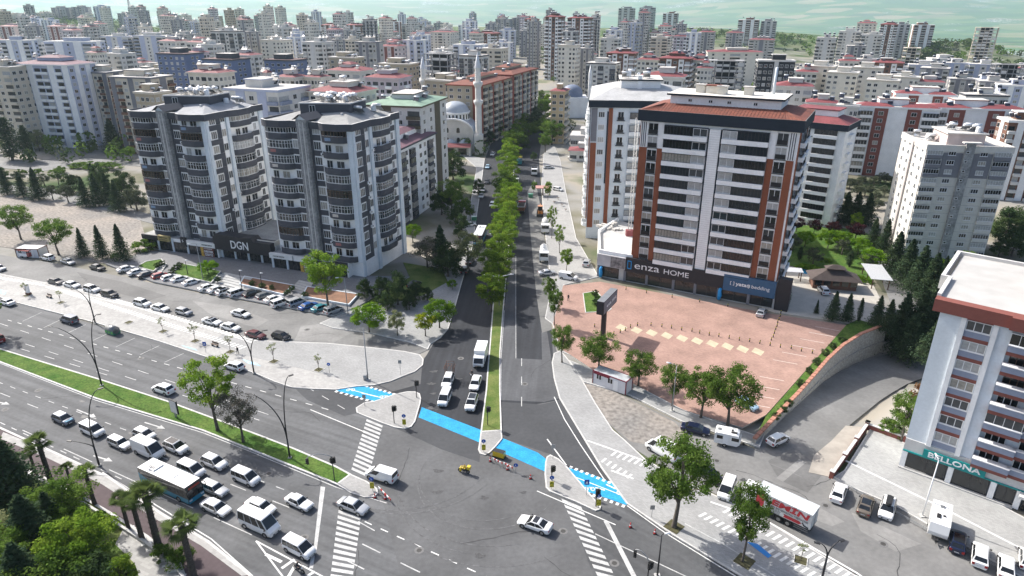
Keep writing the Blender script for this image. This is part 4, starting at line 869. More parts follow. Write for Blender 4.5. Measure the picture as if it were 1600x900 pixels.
def gblock(cx,cy,W,D,rot,ztopw,style,label,name='apartment_block',group=None,seed=0,st=3.0,near=False,base=None,gear=None,depth=2.):
    g = random.Random(seed*13+5);zb = T(cx,cy) if base is None else base;H = ztopw - zb
    wall,acc,bal,pf,ps,roof = ST[style]
    c,s = math.cos(rot),math.sin(rot);org = (cx-W/2*c+D/2*s,cy-W/2*s-D/2*c,zb)
    rt = thing(name,label,'building',org,rot,group);nf = max(1,round((H-1.2)/st));st = (H-1.2) / nf
    mb = MB();mb.box(0,W,0,D,-depth,H,wall,ROOFC,skip='b');
    wm,bm_ = MB(),MB();fr = FRAME
    def side(o,ang,L,pat):
        F_ = Face(None,o,ang);cw = L / len(pat)
        def q(mb_,x0,x1,z0,z1,out,mat): mb_.poly([F_.at(x0,z0,out),F_.at(x1,z0,out),F_.at(x1,z1,out),F_.at(x0,z1,out)],mat)
        def bx(mb_,x0,x1,z0,z1,out,mat,top=True):
            q(mb_,x0,x1,z0,z1,out,mat)
            mb_.poly([F_.at(x0,z0,0),F_.at(x0,z0,out),F_.at(x0,z1,out),F_.at(x0,z1,0)],mat);mb_.poly([F_.at(x1,z0,out),F_.at(x1,z0,0),F_.at(x1,z1,0),F_.at(x1,z1,out)],mat)
            mb_.poly([F_.at(x0,z1,out),F_.at(x1,z1,out),F_.at(x1,z1,0),F_.at(x0,z1,0)],mat);mb_.poly([F_.at(x1,z0,out),F_.at(x0,z0,out),F_.at(x0,z0,0),F_.at(x1,z0,0)],mat)
        for i,ch in enumerate(pat):
            x0 = i * cw;xm = x0 + cw / 2
            if ch in 'pda': bx(mb,x0+cw*.08,x0+cw*.92,-.1,H-.05,.14,acc)
            for k in range(nf):
                z = k * st;gl = g.choice(GL)
                if ch in 'wa':
                    ww = min(.85,cw*.28);out = .16 if ch == 'a' else .02
                    if near:
                        q(wm,xm-ww-.1,xm+ww+.1,z+.95,z+2.5,out,fr);q(wm,xm-ww,xm-.04,z+1.05,z+2.4,out+.02,gl);q(wm,xm+.04,xm+ww,z+1.05,z+2.4,out+.02,gl)
                    else: q(wm,xm-ww,xm+ww,z+1.0,z+2.4,out,gl)
                elif ch == 'b':
                    bx(bm_,x0+.2,x0+cw-.2,z-.15,z+.9,1.05,bal);q(wm,x0+.35,x0+cw-.35,z+.9,z+2.45,.02,g.choice(GLD+GLC[:1]))  # mostly dark flat pane stands in for the shade of the balcony recess
                elif ch == 'g':
                    bx(bm_,x0+.15,x0+cw-.15,z-.15,z+.95,.85,bal);bx(wm,x0+.2,x0+cw-.2,z+.95,z+2.5,.8,g.choice(GLD+GLD+GLC))
                    if near:
                        n = max(2,int(cw/1.1))
                        for j in range(n+1): xx = x0 + .2 + (cw-.4) * j / n;q(wm,xx-.04,xx+.04,z+.95,z+2.5,.82,fr)
    side((0,0),0,W,pf);side((W,0),R(90),D,ps);side((0,D),R(-90),D,ps)
    mb.build('wall',rt)
    o = wm.build('windows',rt);o['kind'] = 'stuff'
    if bm_.v: o = bm_.build('balconies',rt);o['kind'] = 'stuff'
    rb = MB();ov = .7
    rm = {'red': REDROOF,'redflat': REDROOF,'green': GREENROOF,'brown': BROWNROOF,'purple': M('roof_plum',(.17,.09,.11),.8,.15,.4),'white': WHITEROOF,'rust': RUST,'dark': BROWNROOF}.get(roof)
    if roof in ('red','green','brown','purple','white','rust'):
        rb.box(-ov,W+ov,-ov,D+ov,H-.5,H+.02,acc if roof != 'red' else wall);frustum(rb,(-ov,W+ov,-ov,D+ov),H+.03,(W*.32,W*.68,D*.32,D*.68),H+min(1.7,.14*min(W,D)),rm)
    elif roof in ('redflat',):
        rb.box(-.3,W+.3,-.3,D+.3,H-.4,H+.3,wall,ROOFC)
        for x in (0.,W*.55): frustum(rb,(x-.2,x+W*.45,-.3,D*.6),H+.31,(x+W*.1,x+W*.35,D*.2,D*.4),H+1.3,REDROOF)
    else:
        rb.box(-.35,W+.35,-.35,D+.35,H-.4,H+.35,DKGREY if roof == 'dark' else acc,rm or ROOFC)
    rb.build('roof',rt)
    pb = MB();w2 = g.uniform(.32,.5) * W;x0 = (W-w2) * g.uniform(.35,.65);d2 = D * .5
    pb.box(x0,x0+w2,D*.25,D*.25+d2,H,H+2.7,wall if roof != 'dark' else DKGREY,ROOFC)
    if roof in ('purple','rust') or (roof in ('red','redflat') and g.random() <.35): frustum(pb,(x0-.4,x0+w2+.4,D*.25-.4,D*.25+d2+.4),H+2.7,(x0+w2*.3,x0+w2*.7,D*.42,D*.58),H+3.7,rm)
    else: pb.box(x0-.3,x0+w2+.3,D*.25-.3,D*.25+d2+.3,H+2.7,H+3.0,acc,ROOFC)
    pb.build('penthouse',rt)
    ng = gear if gear is not None else (14 if roof == 'gear' else 5)
    gm = MB()
    for i in range(ng):
        x,y,z = g.uniform(.12,.88) * W,g.uniform(.15,.8) * D,H + .35 + (2.6 if g.random() <.4 else .6)
        if roof == 'gear': z = H + .4
        gm.poly([(x-.9,y-.7,z),(x+.9,y-.7,z),(x+.9,y+.5,z+1.1),(x-.9,y+.5,z+1.1)],SOLAR);gm.tube([(x-.9,y+.65,z+1.25),(x+.9,y+.65,z+1.25)],.3,WHITEMETAL,6);gm.box(x-.8,x-.7,y+.5,y+.6,z-.8,z+1.2,STEEL);gm.box(x+.7,x+.8,y+.5,y+.6,z-.8,z+1.2,STEEL)
    if ng: o = gm.build('solar_heaters',rt);o['kind'] = 'stuff'
    TAKEN.append((cx,cy,max(W,D)*.62));return rt
def skeleton(cx,cy,W,D,rot,ztopw,label,seed=0,mat=None,infill=.4):
    g = random.Random(seed);zb = T(cx,cy);H = ztopw - zb;c,s = math.cos(rot),math.sin(rot);mat = mat or SHAFTC
    rt = thing('unfinished_building',label,'building',(cx-W/2*c+D/2*s,cy-W/2*s-D/2*c,zb),rot);nf = max(2,round(H/3.1));st = H / nf
    mb = MB()
    for k in range(nf+1): mb.box(0,W,0,D,k*st-.35,k*st,mat)
    mb.build('floor_slabs',rt)['kind'] = 'stuff'
    mb = MB();nx,ny = max(3,int(W/3.6)),max(3,int(D/4))
    for i in range(nx+1):
        for j in range(ny+1):
            if i in (0,nx) or j in (0,ny): x,y = .2 + (W-.4) * i / nx,.2 + (D-.4) * j / ny;mb.box(x-.2,x+.2,y-.2,y+.2,-2,H,mat)
    mb.build('columns',rt)['kind'] = 'stuff'
    mb = MB();mb.box(W*.25,W*.75,D*.3,D*.8,0,H,BLK)
    for k in range(nf):
        for i in range(nx):
            if g.random() < infill: x0,x1 = (W) * i / nx + .4,W * (i+1) / nx - .4;mb.box(x0,x1,.1,.3,k*st,k*st+st*g.choice((.35,.65)),LGREY)
    mb.build('infill_walls',rt)['kind'] = 'stuff'
    TAKEN.append((cx,cy,max(W,D)*.62));return rt
def B(uL,uR,vt,Y,style,label,rot=-22,k=.8,name='apartment_block',seed=None,**kw):
    X,W,D = sil(uL,uR,vt,Y,R(rot),k);z = ztop(vt,Y);sd = seed if seed is not None else int(uL*7+Y)
    zb = T(X,Y+D/2)
    if style == 'sk': return skeleton(X,Y+D/2,W,D,R(rot),max(z,zb+9),label,sd,**kw)
    return gblock(X,Y+D*.4,W,D,R(rot),max(z,zb+7),style,label,name,seed=sd,near=Y <480,**kw)
TW = 'apartment_tower'
# -- mid distance, left of the avenue
B(15,126,100,330,'pg','lavender grey tower with white pilasters and plum roof at far left',-14,.5,TW);B(-30,30,105,325,'bg','beige balconied block cut by the left edge of the view',-14,.7)
B(112,182,113,338,'st','brown and cream striped block right of the lavender tower',-16,.6);B(166,256,121,312,'st','brown and cream striped block just behind the left charcoal tower',-16,.6,seed=77)
B(206,258,145,262,'tn','low tan house with a dark window band behind the left charcoal tower',-22,.8,gear=3)
B(0,48,63,545,'gs','pale blue grey slab block at the left edge below the hill',-10,.35);B(68,150,65,560,'gs','second pale blue grey slab block below the hill',-10,.35);B(46,70,66,575,'wf','narrow white block between the two blue grey slabs',-10,.8)
B(133,160,82,455,'cr','low cream house with brown red roof right of the grey slabs');B(158,203,84,470,'wf','wide white block with rows of roof heaters left of the slate offices',gear=14)
B(240,308,84,425,'bo','slate blue office block with dark roof, left of two',-20,.7,'office_block',gear=0);B(312,382,93,385,'bo','slate blue office block with dark roof, middle of three',-20,.7,'office_block',gear=0);B(409,474,94,402,'bo','slate blue office block with dark roof, rightmost of three',-20,.7,'office_block',gear=0)
B(155,208,57,700,'bl','long grey white block with blue balconies left of the wooded hill foot',-18,.4);B(206,262,56,690,'bl','long grey white block with blue balconies under the wooded hill',-18,.4,seed=31);B(262,306,54,730,'gf','light grey block right of the long blue balconied blocks');B(245,288,64,560,'wr','white block with red roof behind the left slate offices');B(288,330,66,540,'wr','white block with red roof between the slate offices',seed=3);B(306,345,70,500,'wf','plain white block beside the slate offices')
B(327,376,49,600,'wd','tall white block with dark glazed balcony bands',-20,.6,TW);B(376,404,50,620,'gf','grey white tower right of the dark banded block',-20,.8,TW)
B(290,322,82,440,'mv','small mauve house with red roof between two slate offices');B(360,404,86,430,'wr','white block with red roof left of the rightmost slate office');B(290,358,113,290,'cr','beige house with bright red roof behind the charcoal towers',-20,.6)
B(342,472,140,226,'bl','pale blue villa block with white hipped roof between the charcoal towers',-20,.8,gear=4)
B(476,582,143,232,'cr','dark brown roofed block behind the right charcoal tower',-22,.8,gear=10)
B(404,452,63,610,'cf','cream tower left of a pair above the slate offices',-22,.8,TW);B(446,474,58,650,'gs','blue white tower just right of the cream tower',-22,.9,TW);B(470,518,66,510,'wf','white tower with grey window strips in front of the brown twins',-24,.8,TW)
B(514,540,62,680,'gf','grey brown block behind the white tower');B(538,560,62,640,'bg','narrow beige block right of the grey brown one');B(553,596,66,490,'gf','grey tower with white corner strips left of centre',-26,.9,TW);B(593,632,72,540,'pk','pinkish block with red roof right of the grey tower');B(628,668,63,550,'gs','blue grey and white tower behind the unfinished frame',-24,.8,TW)
B(512,566,90,425,'tn','tan block with rows of roof heaters, left of two',-20,.6,gear=20);B(590,652,100,392,'tn','tan block with rows of roof heaters, right of two',-20,.6,gear=22);B(508,582,110,345,'wr','white house with broad red roof before the tan blocks',-22,.7);B(473,512,120,320,'cr','cream house with red roof left of the broad red roofed one');B(428,474,120,318,'wr','white house with red roof above the pale blue villa',seed=8);B(568,640,121,300,'mv','mauve and white block with red roof behind the right charcoal tower',-20,.7,gear=8)
B(400,432,124,300,'wr','small white house with faded red roof left of the villa',seed=12)
B(660,713,84,368,'sk','unfinished concrete frame tower with dark open floors left of the mosque',-22,.8,infill=.5)
B(707,762,70,590,'gs','light blue grey block behind the white striped one',-22,.7);B(717,763,87,445,'wd','white block with dark vertical strips right of the unfinished frame',-22,.7);B(750,794,76,520,'bg','beige block above the brick red terrace');B(684,722,128,345,'tn','small tan flat roofed house behind the mosque',gear=2)
# -- right of the avenue, mid
B(853,884,26,640,'br','tallest brown and white tower above the avenue end',-20,.8,TW);B(888,928,28,720,'br','brown and cream tower right of the tallest one',-20,.9,TW);B(873,908,71,480,'cf','cream tower at the end of the avenue',-24,.8,TW);B(905,930,76,500,'gf','grey brown tower beside the cream tower at the avenue end',-24,.9,TW);B(880,905,49,560,'dk','dark grey block behind the cream avenue tower')
B(948,974,47,780,'gs','small blue grey block left below the dark twins');B(940,972,60,690,'wf','white block below the small blue grey one');B(918,972,99,450,'wd','white and charcoal block with red roof behind the sheet roofed tower',-22,.7);B(950,999,83,485,'br','brown block with cream balconies and red roof, left of two',-20,.7);B(1035,1086,91,432,'br','brown block with cream balconies and red roof, right of two',-20,.7,seed=9)
B(998,1036,93,440,'cr','cream house with faded roof between the two brown blocks');B(1080,1112,94,440,'cr','cream block right of the brown one');B(1092,1116,106,395,'wr','small white house left of the grey grid block');B(1112,1168,95,415,'sk','grey unfinished block with a regular grid of openings',-14,.6,infill=.7);B(1187,1245,95,358,'bk','near black tower with one white strip behind the orange tower',-12,.5,TW,gear=0)
B(1005,1075,119,262,'wr','white villa with dark red hipped roofs behind the sheet roofed tower',-20,.6,gear=3);B(1108,1194,81,600,'cr','long low school-like block with red roof',-10,.35,gear=0);B(862,890,142,338,'yl','ochre block with red roof beside the avenue',-14,1.6,gear=0)
B(1030,1052,41,960,'wr','white red roofed tower below the pale far tower');B(1016,1034,51,860,'wr','left small white tower of the red roofed cluster',seed=21);B(1031,1052,56,800,'wr','tall white tower of the red roofed cluster',seed=22);B(1051,1074,46,880,'wr','white tower with red cap in the middle of the cluster',seed=23);B(1063,1084,58,780,'wr','right white tower of the red roofed cluster',seed=24)
B(1094,1120,50,860,'gr','grey tower right of the white red roofed cluster',name=TW);B(1138,1164,51,870,'gr','second grey tower on the green slope',name=TW,seed=5);B(1158,1190,31,1080,'bw','brown and white high tower on the ridge right of centre',name=TW);B(1193,1216,33,1080,'dk','dark slim tower right of the brown and white one',name=TW);B(1176,1214,62,820,'gr','wide grey block below the dark slim tower')
# -- right
B(1217,1274,134,300,'wr','white house with plum red roof right of the orange tower',-18,.7,gear=2);B(1266,1312,104,425,'cf','leftmost of the cream towers at right',-30,.8,TW,gear=0);B(1302,1348,114,405,'cf','second of the cream towers at right',-30,.8,TW,seed=41,gear=0);B(1343,1386,106,440,'cf','third and tallest of the cream towers at right',-30,.8,TW,seed=42,gear=0);B(1365,1411,126,385,'cf','fourth of the cream towers at right',-30,.8,TW,seed=43,gear=0);B(1405,1442,121,400,'cf','rightmost of the cream towers at right',-30,.8,TW,seed=44,gear=0)
B(1282,1310,59,640,'wf','plain white tower on the right slope',-26,.8,TW);B(1318,1348,49,780,'wf','white tower below the ridge cluster at right',-26,.8,TW,seed=4);B(1346,1374,36,920,'cr','cream red topped tower on the right ridge, left of three',-26,.9,TW);B(1353,1382,54,760,'wf','white slim tower before the right ridge cluster',-26,.9,TW,seed=6);B(1382,1406,38,900,'br','brown and cream ridge tower, middle of three',-26,.9,TW,seed=7);B(1403,1425,38,930,'dk','dark ridge tower, right of three',-26,.9,TW);B(1328,1356,72,640,'gf','small grey block before the right ridge cluster');B(1432,1464,39,980,'bw','lone brown and white tower above the bare hillside',-20,.8,TW)
B(1535,1567,43,760,'sk','lone beige unfinished tower on the right hillside',-30,.8,mat=BEIGE,infill=.75);B(1420,1445,75,720,'sk','round-looking unfinished shell on the green hillside',-30,1.,mat=BEIGE,infill=.3)
B(1316,1346,95,500,'wr','white red roofed block left of the brown banded one',seed=51);B(1345,1376,93,520,'wf','white block behind the cream towers');B(1372,1416,98,505,'br','white and brown block right behind the cream towers',-26,.7,seed=52);B(1428,1476,102,500,'bl','blue and white block under the green hillside',-26,.6);B(1482,1520,99,510,'bl','blue and brown white block under the hillside, left of two',-26,.7,seed=53);B(1522,1563,101,500,'bl','blue and brown white block under the hillside, right of two',-26,.7,seed=54);B(1563,1612,101,480,'sk','grey unfinished frame at the right edge',-20,.7)
B(1350,1472,168,268,'wm','white and maroon apartment block, left of the front pair',-20,.45);B(1456,1604,170,262,'wm','white and maroon apartment block, right of the front pair',-12,.4,seed=61);B(1408,1498,148,305,'wm','white and maroon block standing behind the front pair',-20,.5,seed=62);B(1512,1578,149,312,'wd','white block with dark balconies behind the maroon pair',-14,.5);B(1490,1530,124,400,'gf','pale grey block above the maroon pair, left of two');B(1536,1580,128,385,'gf','pale grey block above the maroon pair, right of two',seed=63);B(1570,1625,134,370,'gs','grey and blue block at the right edge above the maroon pair')
B(1268,1312,160,282,'wr','small white houses with red roof left of the white tower',seed=71);B(1314,1347,166,262,'wf','slim white tower with brown corner beside the pale path',-30,.8,seed=72);B(1578,1650,190,232,'bw','tan and brown block cut by the right edge',-14,.7);B(1440,1480,128,395,'wr','white red roofed house among the grey blocks',seed=73);B(1250,1280,112,420,'wr','white house with red roof beside the near black tower',seed=74)
# -- far skyline
for r_ in ((5,33,23,1400,'bg','beige far block at the left edge of the skyline'),(52,79,21,1420,'bg','beige far block left of the hilltop towers'),(77,106,12,1450,'gf','hilltop tower at far left, first of three'),(109,136,11,1450,'gf','hilltop tower at far left, second of three'),(143,167,10,1450,'gs','hilltop tower at far left, third of three'),(181,208,21,1430,'gf','square block on the wooded hill beside the mast'),
 (24,47,28,1000,'gs','blue grey tower row below the hilltop, left'),(46,63,29,1010,'gs','blue grey tower row below the hilltop, middle'),(62,86,31,1000,'gs','blue grey tower row below the hilltop, right'),(-6,37,41,850,'pk','pink white block with red penthouse at the left edge'),(71,107,41,850,'pk','pink white block with red penthouse under the tower row'),(105,131,54,800,'gs','small grey blue block right of the pink one'),
 (243,263,17,1330,'bw','dark brown far tower right of the wooded hill'),(259,281,24,1320,'dk','dark blue topped far block beside the brown tower'),(277,296,24,1310,'cf','pale far block right of the dark topped one'),(308,326,26,1300,'bw','lone brown and white far tower'),(419,448,43,900,'wf','white far tower above the pale villa roofs'),(446,473,49,880,'gs','bluish far block right of the white tower'),(480,501,48,920,'dk','dark far block left of the brown twins'),
 (500,530,39,1000,'br','left one of the brown twin towers'),(538,567,39,1000,'br','right one of the brown twin towers'),(604,626,34,1060,'bw','white and dark far tower left of a pair'),(592,622,50,900,'gr','grey far block under the white and dark pair'),(627,661,38,1060,'wd','white and dark far tower right of a pair'),(670,716,50,850,'cr','cream far block with red roof left of centre'),(744,782,52,800,'br','brown and white far block left of the avenue end'),(774,802,30,1050,'gf','grey far tower left above the avenue end'),(800,822,28,1060,'gf','grey far tower directly above the avenue end'),(820,843,30,900,'br','brown and white far tower left of the tallest'),(640,672,52,820,'pk','pinkish far block left of the cream one'),(560,592,54,860,'gf','grey far block right of the brown twins'),
 (968,994,13,1420,'dk','dark twin tower on the ridge, left'),(1001,1026,12,1420,'dk','dark twin tower on the ridge, right'),(1038,1062,21,1330,'bw','pale tower right of the dark twins')):
    B(*r_,name=TW)
# -- brick red terrace and green roofed block by the mosque
g1 = gblock(-15.8,351.3,17,44,R(-19.2),29,'bb','brick red and cream terrace along the avenue beside the mosque',seed=81,near=True,gear=8)
g2 = gblock(-.7,394.7,17,45,R(-19.2),30,'bb','brick red and cream terrace farther along the avenue',seed=82,near=True,gear=8);gblock(-33,352,15,16,R(-27),29.5,'tn','tan block with pale window frames right behind the mosque',seed=83,near=True,gear=2)
ST['gn'] = (LGREY,OLIVE,OLIVE,'wpwb','wwpw','green');ST['wa'] = (WHITE,DKGREY,DKGREY,'gwg','gwgswwgw','purple')
gblock(-36.0,236.5,19.5,25,R(-14),33.5,'gn','olive and grey block with green sheet roof behind the right charcoal tower',seed=84,near=True,gear=9)
gblock(-37.2,217,15,30,R(-15),24,'wa','white and charcoal mid-rise with plum red roof right of the charcoal tower',seed=85,near=True,gear=4)
gblock(33,300,14,8,R(-10),4.5,'wr','low white kiosk with red roof beside the avenue works',name='kiosk',seed=86,near=True,gear=0);gblock(37,318,18,12,R(-10),8,'wf','low flat roofed annex behind the red roofed kiosk',name='annex',seed=87,near=True,gear=0)
# -- low roofs packed between
GRP = 'packed city roofs'
ANCH = dict((n,(XatY(u,60,Y),Y)) for n,u,Y in (('lavender grey tower',70,330),('striped blocks',180,320),('left slate office',274,425),('right slate office',440,402),('blue grey slabs',60,555),('wooded hill',170,1440),('dark banded white block',350,600),('lone brown far tower',317,1300),('brown twin towers',533,1000),('two tan blocks',580,405),('unfinished dark frame',686,368),('mosque',725,322),('white and dark tower pair',630,1060),('grey far towers over the avenue',800,1050),('tallest brown tower',868,640),('cream avenue tower',890,480),('two brown red roofed blocks',1010,455),('dark ridge twins',997,1420),('white red roofed cluster',1050,850),('grey grid block',1140,415),('near black tower',1215,358),('long red school roof',1150,600),('brown and white ridge tower',1174,1080),('cream tower group',1350,415),('right ridge cluster',1385,900),('blue and white blocks',1480,500),('maroon pair',1480,265)))
USED = {};ORD = 'second third fourth fifth sixth seventh eighth ninth tenth'.split()
def fill_label(w_,x,y):
    n,(ax,ay) = min(ANCH.items(),key=lambda q: math.hypot((q[1][0]-x)*1.0,q[1][1]-y));dx,dy = (x/y-ax/ay) * y,y - ay
    s = '%s %s the %s' % (w_,('far ' if math.hypot(dx,dy) >170 else '')+(('left of' if dx <0 else 'right of') if abs(dx) > abs(dy)*.7 else ('behind' if dy >0 else 'in front of')),n);USED[s] = USED.get(s,0) + 1
    return s if USED[s] == 1 else s + ', %s' % ORD[min(8,USED[s]-2)]
def fillers():
    g = random.Random(99);n = 0;kinds = ('wr','cr','wf','gf','wf','mv','tn','cf','gr','bl','cf','gs','gf','wf','bg','gs','wd')
    words = dict(wr='white block with red roof',cr='cream block with red roof',wf='white flat roofed block',gf='grey flat roofed block',mv='mauve block with red roof',tn='tan block with roof heaters',cf='cream flat roofed block',gr='grey block with red roof',bl='white block with blue balconies',pk='pinkish block with red roof',gs='blue grey block',bg='beige balconied block',wd='white block with dark bands',br='brown block with red roof')
    for Y,n_ in ((290,12),(330,16),(380,20),(430,24),(490,28),(560,34),(640,38),(740,42),(860,46),(1000,48),(1150,44),(1320,40)):
        for i in range(n_):
            u = -60 + 1720 * (i+g.uniform(.15,.85)) / n_;X = XatY(u,100,Y);y = Y + g.uniform(-25,25)
            if abs(X-(8+(y-300)*.05)) < 34 and y < 700: continue
            if y < 360 and (X <-150 or -75 < X <60): continue
            if X > 60 and y < 330 : continue
            a_ = X / y
            if a_ > .28 and y > 560: continue
            if a_ > .1 and y > 1000: continue
            W,D = g.uniform(11,19),g.uniform(10,15)
            if any(math.hypot(X-c[0],y-c[1]) < c[2]+max(W,D)*.55 for c in TAKEN): continue
            if y > 650 and g.random() < .3: W,D = g.uniform(9,12.5),g.uniform(9,12)
            k = g.choice(kinds);zt = T(X,y) + g.uniform(34,50) if W < 12.6 and y > 650 and D < 12.1 else T(X,y) + (g.uniform(9,16) if y <420 else g.uniform(14,26) if y <700 else g.uniform(18,36))
            gblock(X,y,W,D,R(-22+g.choice((0,0,8,-12))),zt,k,fill_label(words[k],X,y),group=GRP,seed=1000+n,gear=6 if y <520 else 3);n += 1
fillers()
# ================================================================== mosque
def mosque():
    DOME = M('dome_lead',(.34,.38,.43),.45,.12,.6,spec=.5);STONE = plaster('mosque_stone',(.62,.59,.53));
    rt = thing('mosque','cream mosque with grey lead dome and arched front by the avenue','mosque',(-26.8,322,0),R(-6));z0 = ztop(157,322) - .6
    mb = MB();mb.box(-9.5,9.5,-7,12,0,9.5,STONE);arch = [(-9.5,9.5)] + [(9.5*math.cos(t),9.5+6.0*math.sin(t)) for t in [math.pi*(1-i/14) for i in range(1,14)]] + [(9.5,9.5)]
    mb.poly([(x,-7,z) for x,z in arch][::-1],STONE)
    for i in range(len(arch)-1): a,b = arch[i],arch[i+1];mb.poly([(a[0],-7,a[1]),(b[0],-7,b[1]),(b[0],12,b[1]),(a[0],12,a[1])],DOME)
    mb.build('prayer_hall',rt)
    mb = MB();pr = [(x*1.03,z+.25) for x,z in arch]
    for i in range(len(pr)-1): a,b = pr[i],pr[i+1];mb.poly([(a[0],-7.5,a[1]),(b[0],-7.5,b[1]),(b[0],-6.8,b[1]),(a[0],-6.8,a[1])],WHITE);mb.poly([(a[0],-7.5,a[1]-.7),(b[0],-7.5,b[1]-.7),(b[0],-7.5,b[1]),(a[0],-7.5,a[1])],WHITE)
    mb.build('arch_rim',rt)
    mb = MB();mb.lathe([(6.6,14),(6.6,17.2),(7.0,17.4),(7.0,17.8),(6.4,17.8)],WHITE,28,(0,2))
    mb.build('drum',rt)
    for i in range(24): t = i * math.pi / 12;mb = MB();x,y = 6.62 * math.cos(t),2 + 6.62 * math.sin(t);mb.box(-.4,.4,-.04,.04,14.6,16.8,GLD[1]);mb.build('drum_window',rt,(x,y,0),t+R(90))
    h = z0 - 17.6;mb = MB();mb.lathe([(6.4*math.cos(t),17.7+h*math.sin(t)) for t in [math.pi/2*i/10 for i in range(11)]],DOME,28,(0,2));mb.build('dome',rt)
    mb = MB();mb.tube([(0,2,z0),(0,2,z0+1.4)],.08,M('brass',(.5,.35,.1),.4,0,1,metal=1),6);mb.build('finial',rt)
    for x in (-5.8,-2.6,2.6):
        for z in ((4.7,9.2)):
            mb = MB();w = .75;a = [(-w,0),(w,0),(w,1.6)] + [(w*math.cos(t),1.6+w*math.sin(t)) for t in (math.pi*.25,math.pi*.5,math.pi*.75)] + [(-w,1.6)];mb.poly([(q[0],0,q[1]) for q in a],GLD[0]);mb.build('arched_window',rt,(x if z <6 or abs(x) <6 else x,-7.03,z))
    mb = MB();mb.box(-10,9.5,-13,-7.2,0,4.6,STONE,DOME);mb.build('portico',rt)
    mb = MB();mb.poly([(-10.5,-15,4.0),(9.5,-15,4.0),(9.5,-12.4,5.4),(-10.5,-12.4,5.4)],REDROOF);mb.poly([(-10.5,-12.4,5.36),(9.5,-12.4,5.36),(9.5,-15,3.96),(-10.5,-15,3.96)],REDROOF);mb.build('portico_roof',rt)
    for x in (-6.5,-.5,5.5): mb = MB();mb.lathe([(2.2*math.cos(t),4.6+2.3*math.sin(t)) for t in [math.pi/2*i/6 for i in range(7)]],DOME,16,(x,-9.6));mb.build('small_dome',rt)
    for x in (-9,-3,3,9): mb = MB();mb.box(x-.3,x+.3,-14.6,-14,0,4.2,STONE);mb.build('column',rt)
    for x in (-6.5,-.5,5.5): mb = MB();mb.poly([(x-1.9,-13.03,.3),(x+1.9,-13.03,.3),(x+1.9,-13.03,3.2),(x-1.9,-13.03,3.2)],GLD[0]);mb.build('portico_window',rt)
    for (X,Y,vt,lab) in ((-15.2,312,82,'tall white minaret at the right corner of the mosque'),(XatY(660,90,352),352,88,'white minaret behind the mosque left of the green roof')):
        r2 = thing('minaret',lab,'minaret',(X,Y,0));H = ztop(vt,Y);ms = plaster('minaret_stone',(.66,.64,.60))
        mb = MB();mb.box(-2,2,-2,2,0,9,ms);mb.build('base',r2)
        mb = MB();mb.lathe([(1.5,9),(1.35,H*.55),(1.3,H*.78),(1.25,H*.86)],ms,14);mb.build('shaft',r2)
        for z in (H*.52,H*.70): mb = MB();mb.lathe([(1.35,z-1.4),(2.1,z),(2.1,z+1.1),(1.95,z+1.1),(1.95,z+.1),(1.3,z)],ms,14);mb.build('balcony',r2)
        mb = MB();mb.lathe([(1.45,H*.855),(1.3,H*.88),(.05,H),(0,H)],M('cap_pale',(.55,.56,.58),.5,.1,1),14);mb.build('cap',r2)
    X,Y = XatY(895,118,430),430;rt = thing('small_mosque','small mosque with slate dome at the end of the avenue','mosque',(X,Y,0));mb = MB();mb.box(-9,9,-8,8,0,12,WHITE);mb.build('prayer_hall',rt);mb = MB();mb.lathe([(6.5,12),(6.5,14)]+[(6.5*math.cos(t),14+5*math.sin(t)) for t in [math.pi/2*i/8 for i in range(9)]],M('dome_slate',(.16,.19,.26),.5,.1,1),20);mb.build('dome',rt)
    mb = MB();mb.tube([(10,-6,0),(10,-6,26),(10,-6,31)],[1.1,1.0,.05],WHITE,10);mb.build('minaret',rt)
mosque()
# lattice radio mast on the wooded hill
def mast():
    X,Y = XatY(204,20,1440),1440;z0 = T(X,Y) - 1;H = 60.;rt = thing('radio_mast','lattice radio mast on the wooded hill at far left','mast',(X,Y,z0));mb = MB()
    for sx,sy in ((-1,-1),(1,-1),(1,1),(-1,1)): mb.tube([(sx*3.5,sy*3.5,0),(sx*.6,sy*.6,H)],.35,STEEL,4)
    for k in range(14):
        a,b = 3.5 - 2.9 * k / 14,3.5 - 2.9 * (k+1) / 14;z,z2 = H * k / 14,H * (k+1) / 14
        for (p,q) in (((-a,-a,z),(b,-b,z2)),((a,-a,z),(-b,-b,z2)),((-a,a,z),(-b,-b,z2)),((a,-a,z),(b,b,z2))): mb.tube([p,q],.22,STEEL,4)
    mb.build('lattice',rt)
mast()
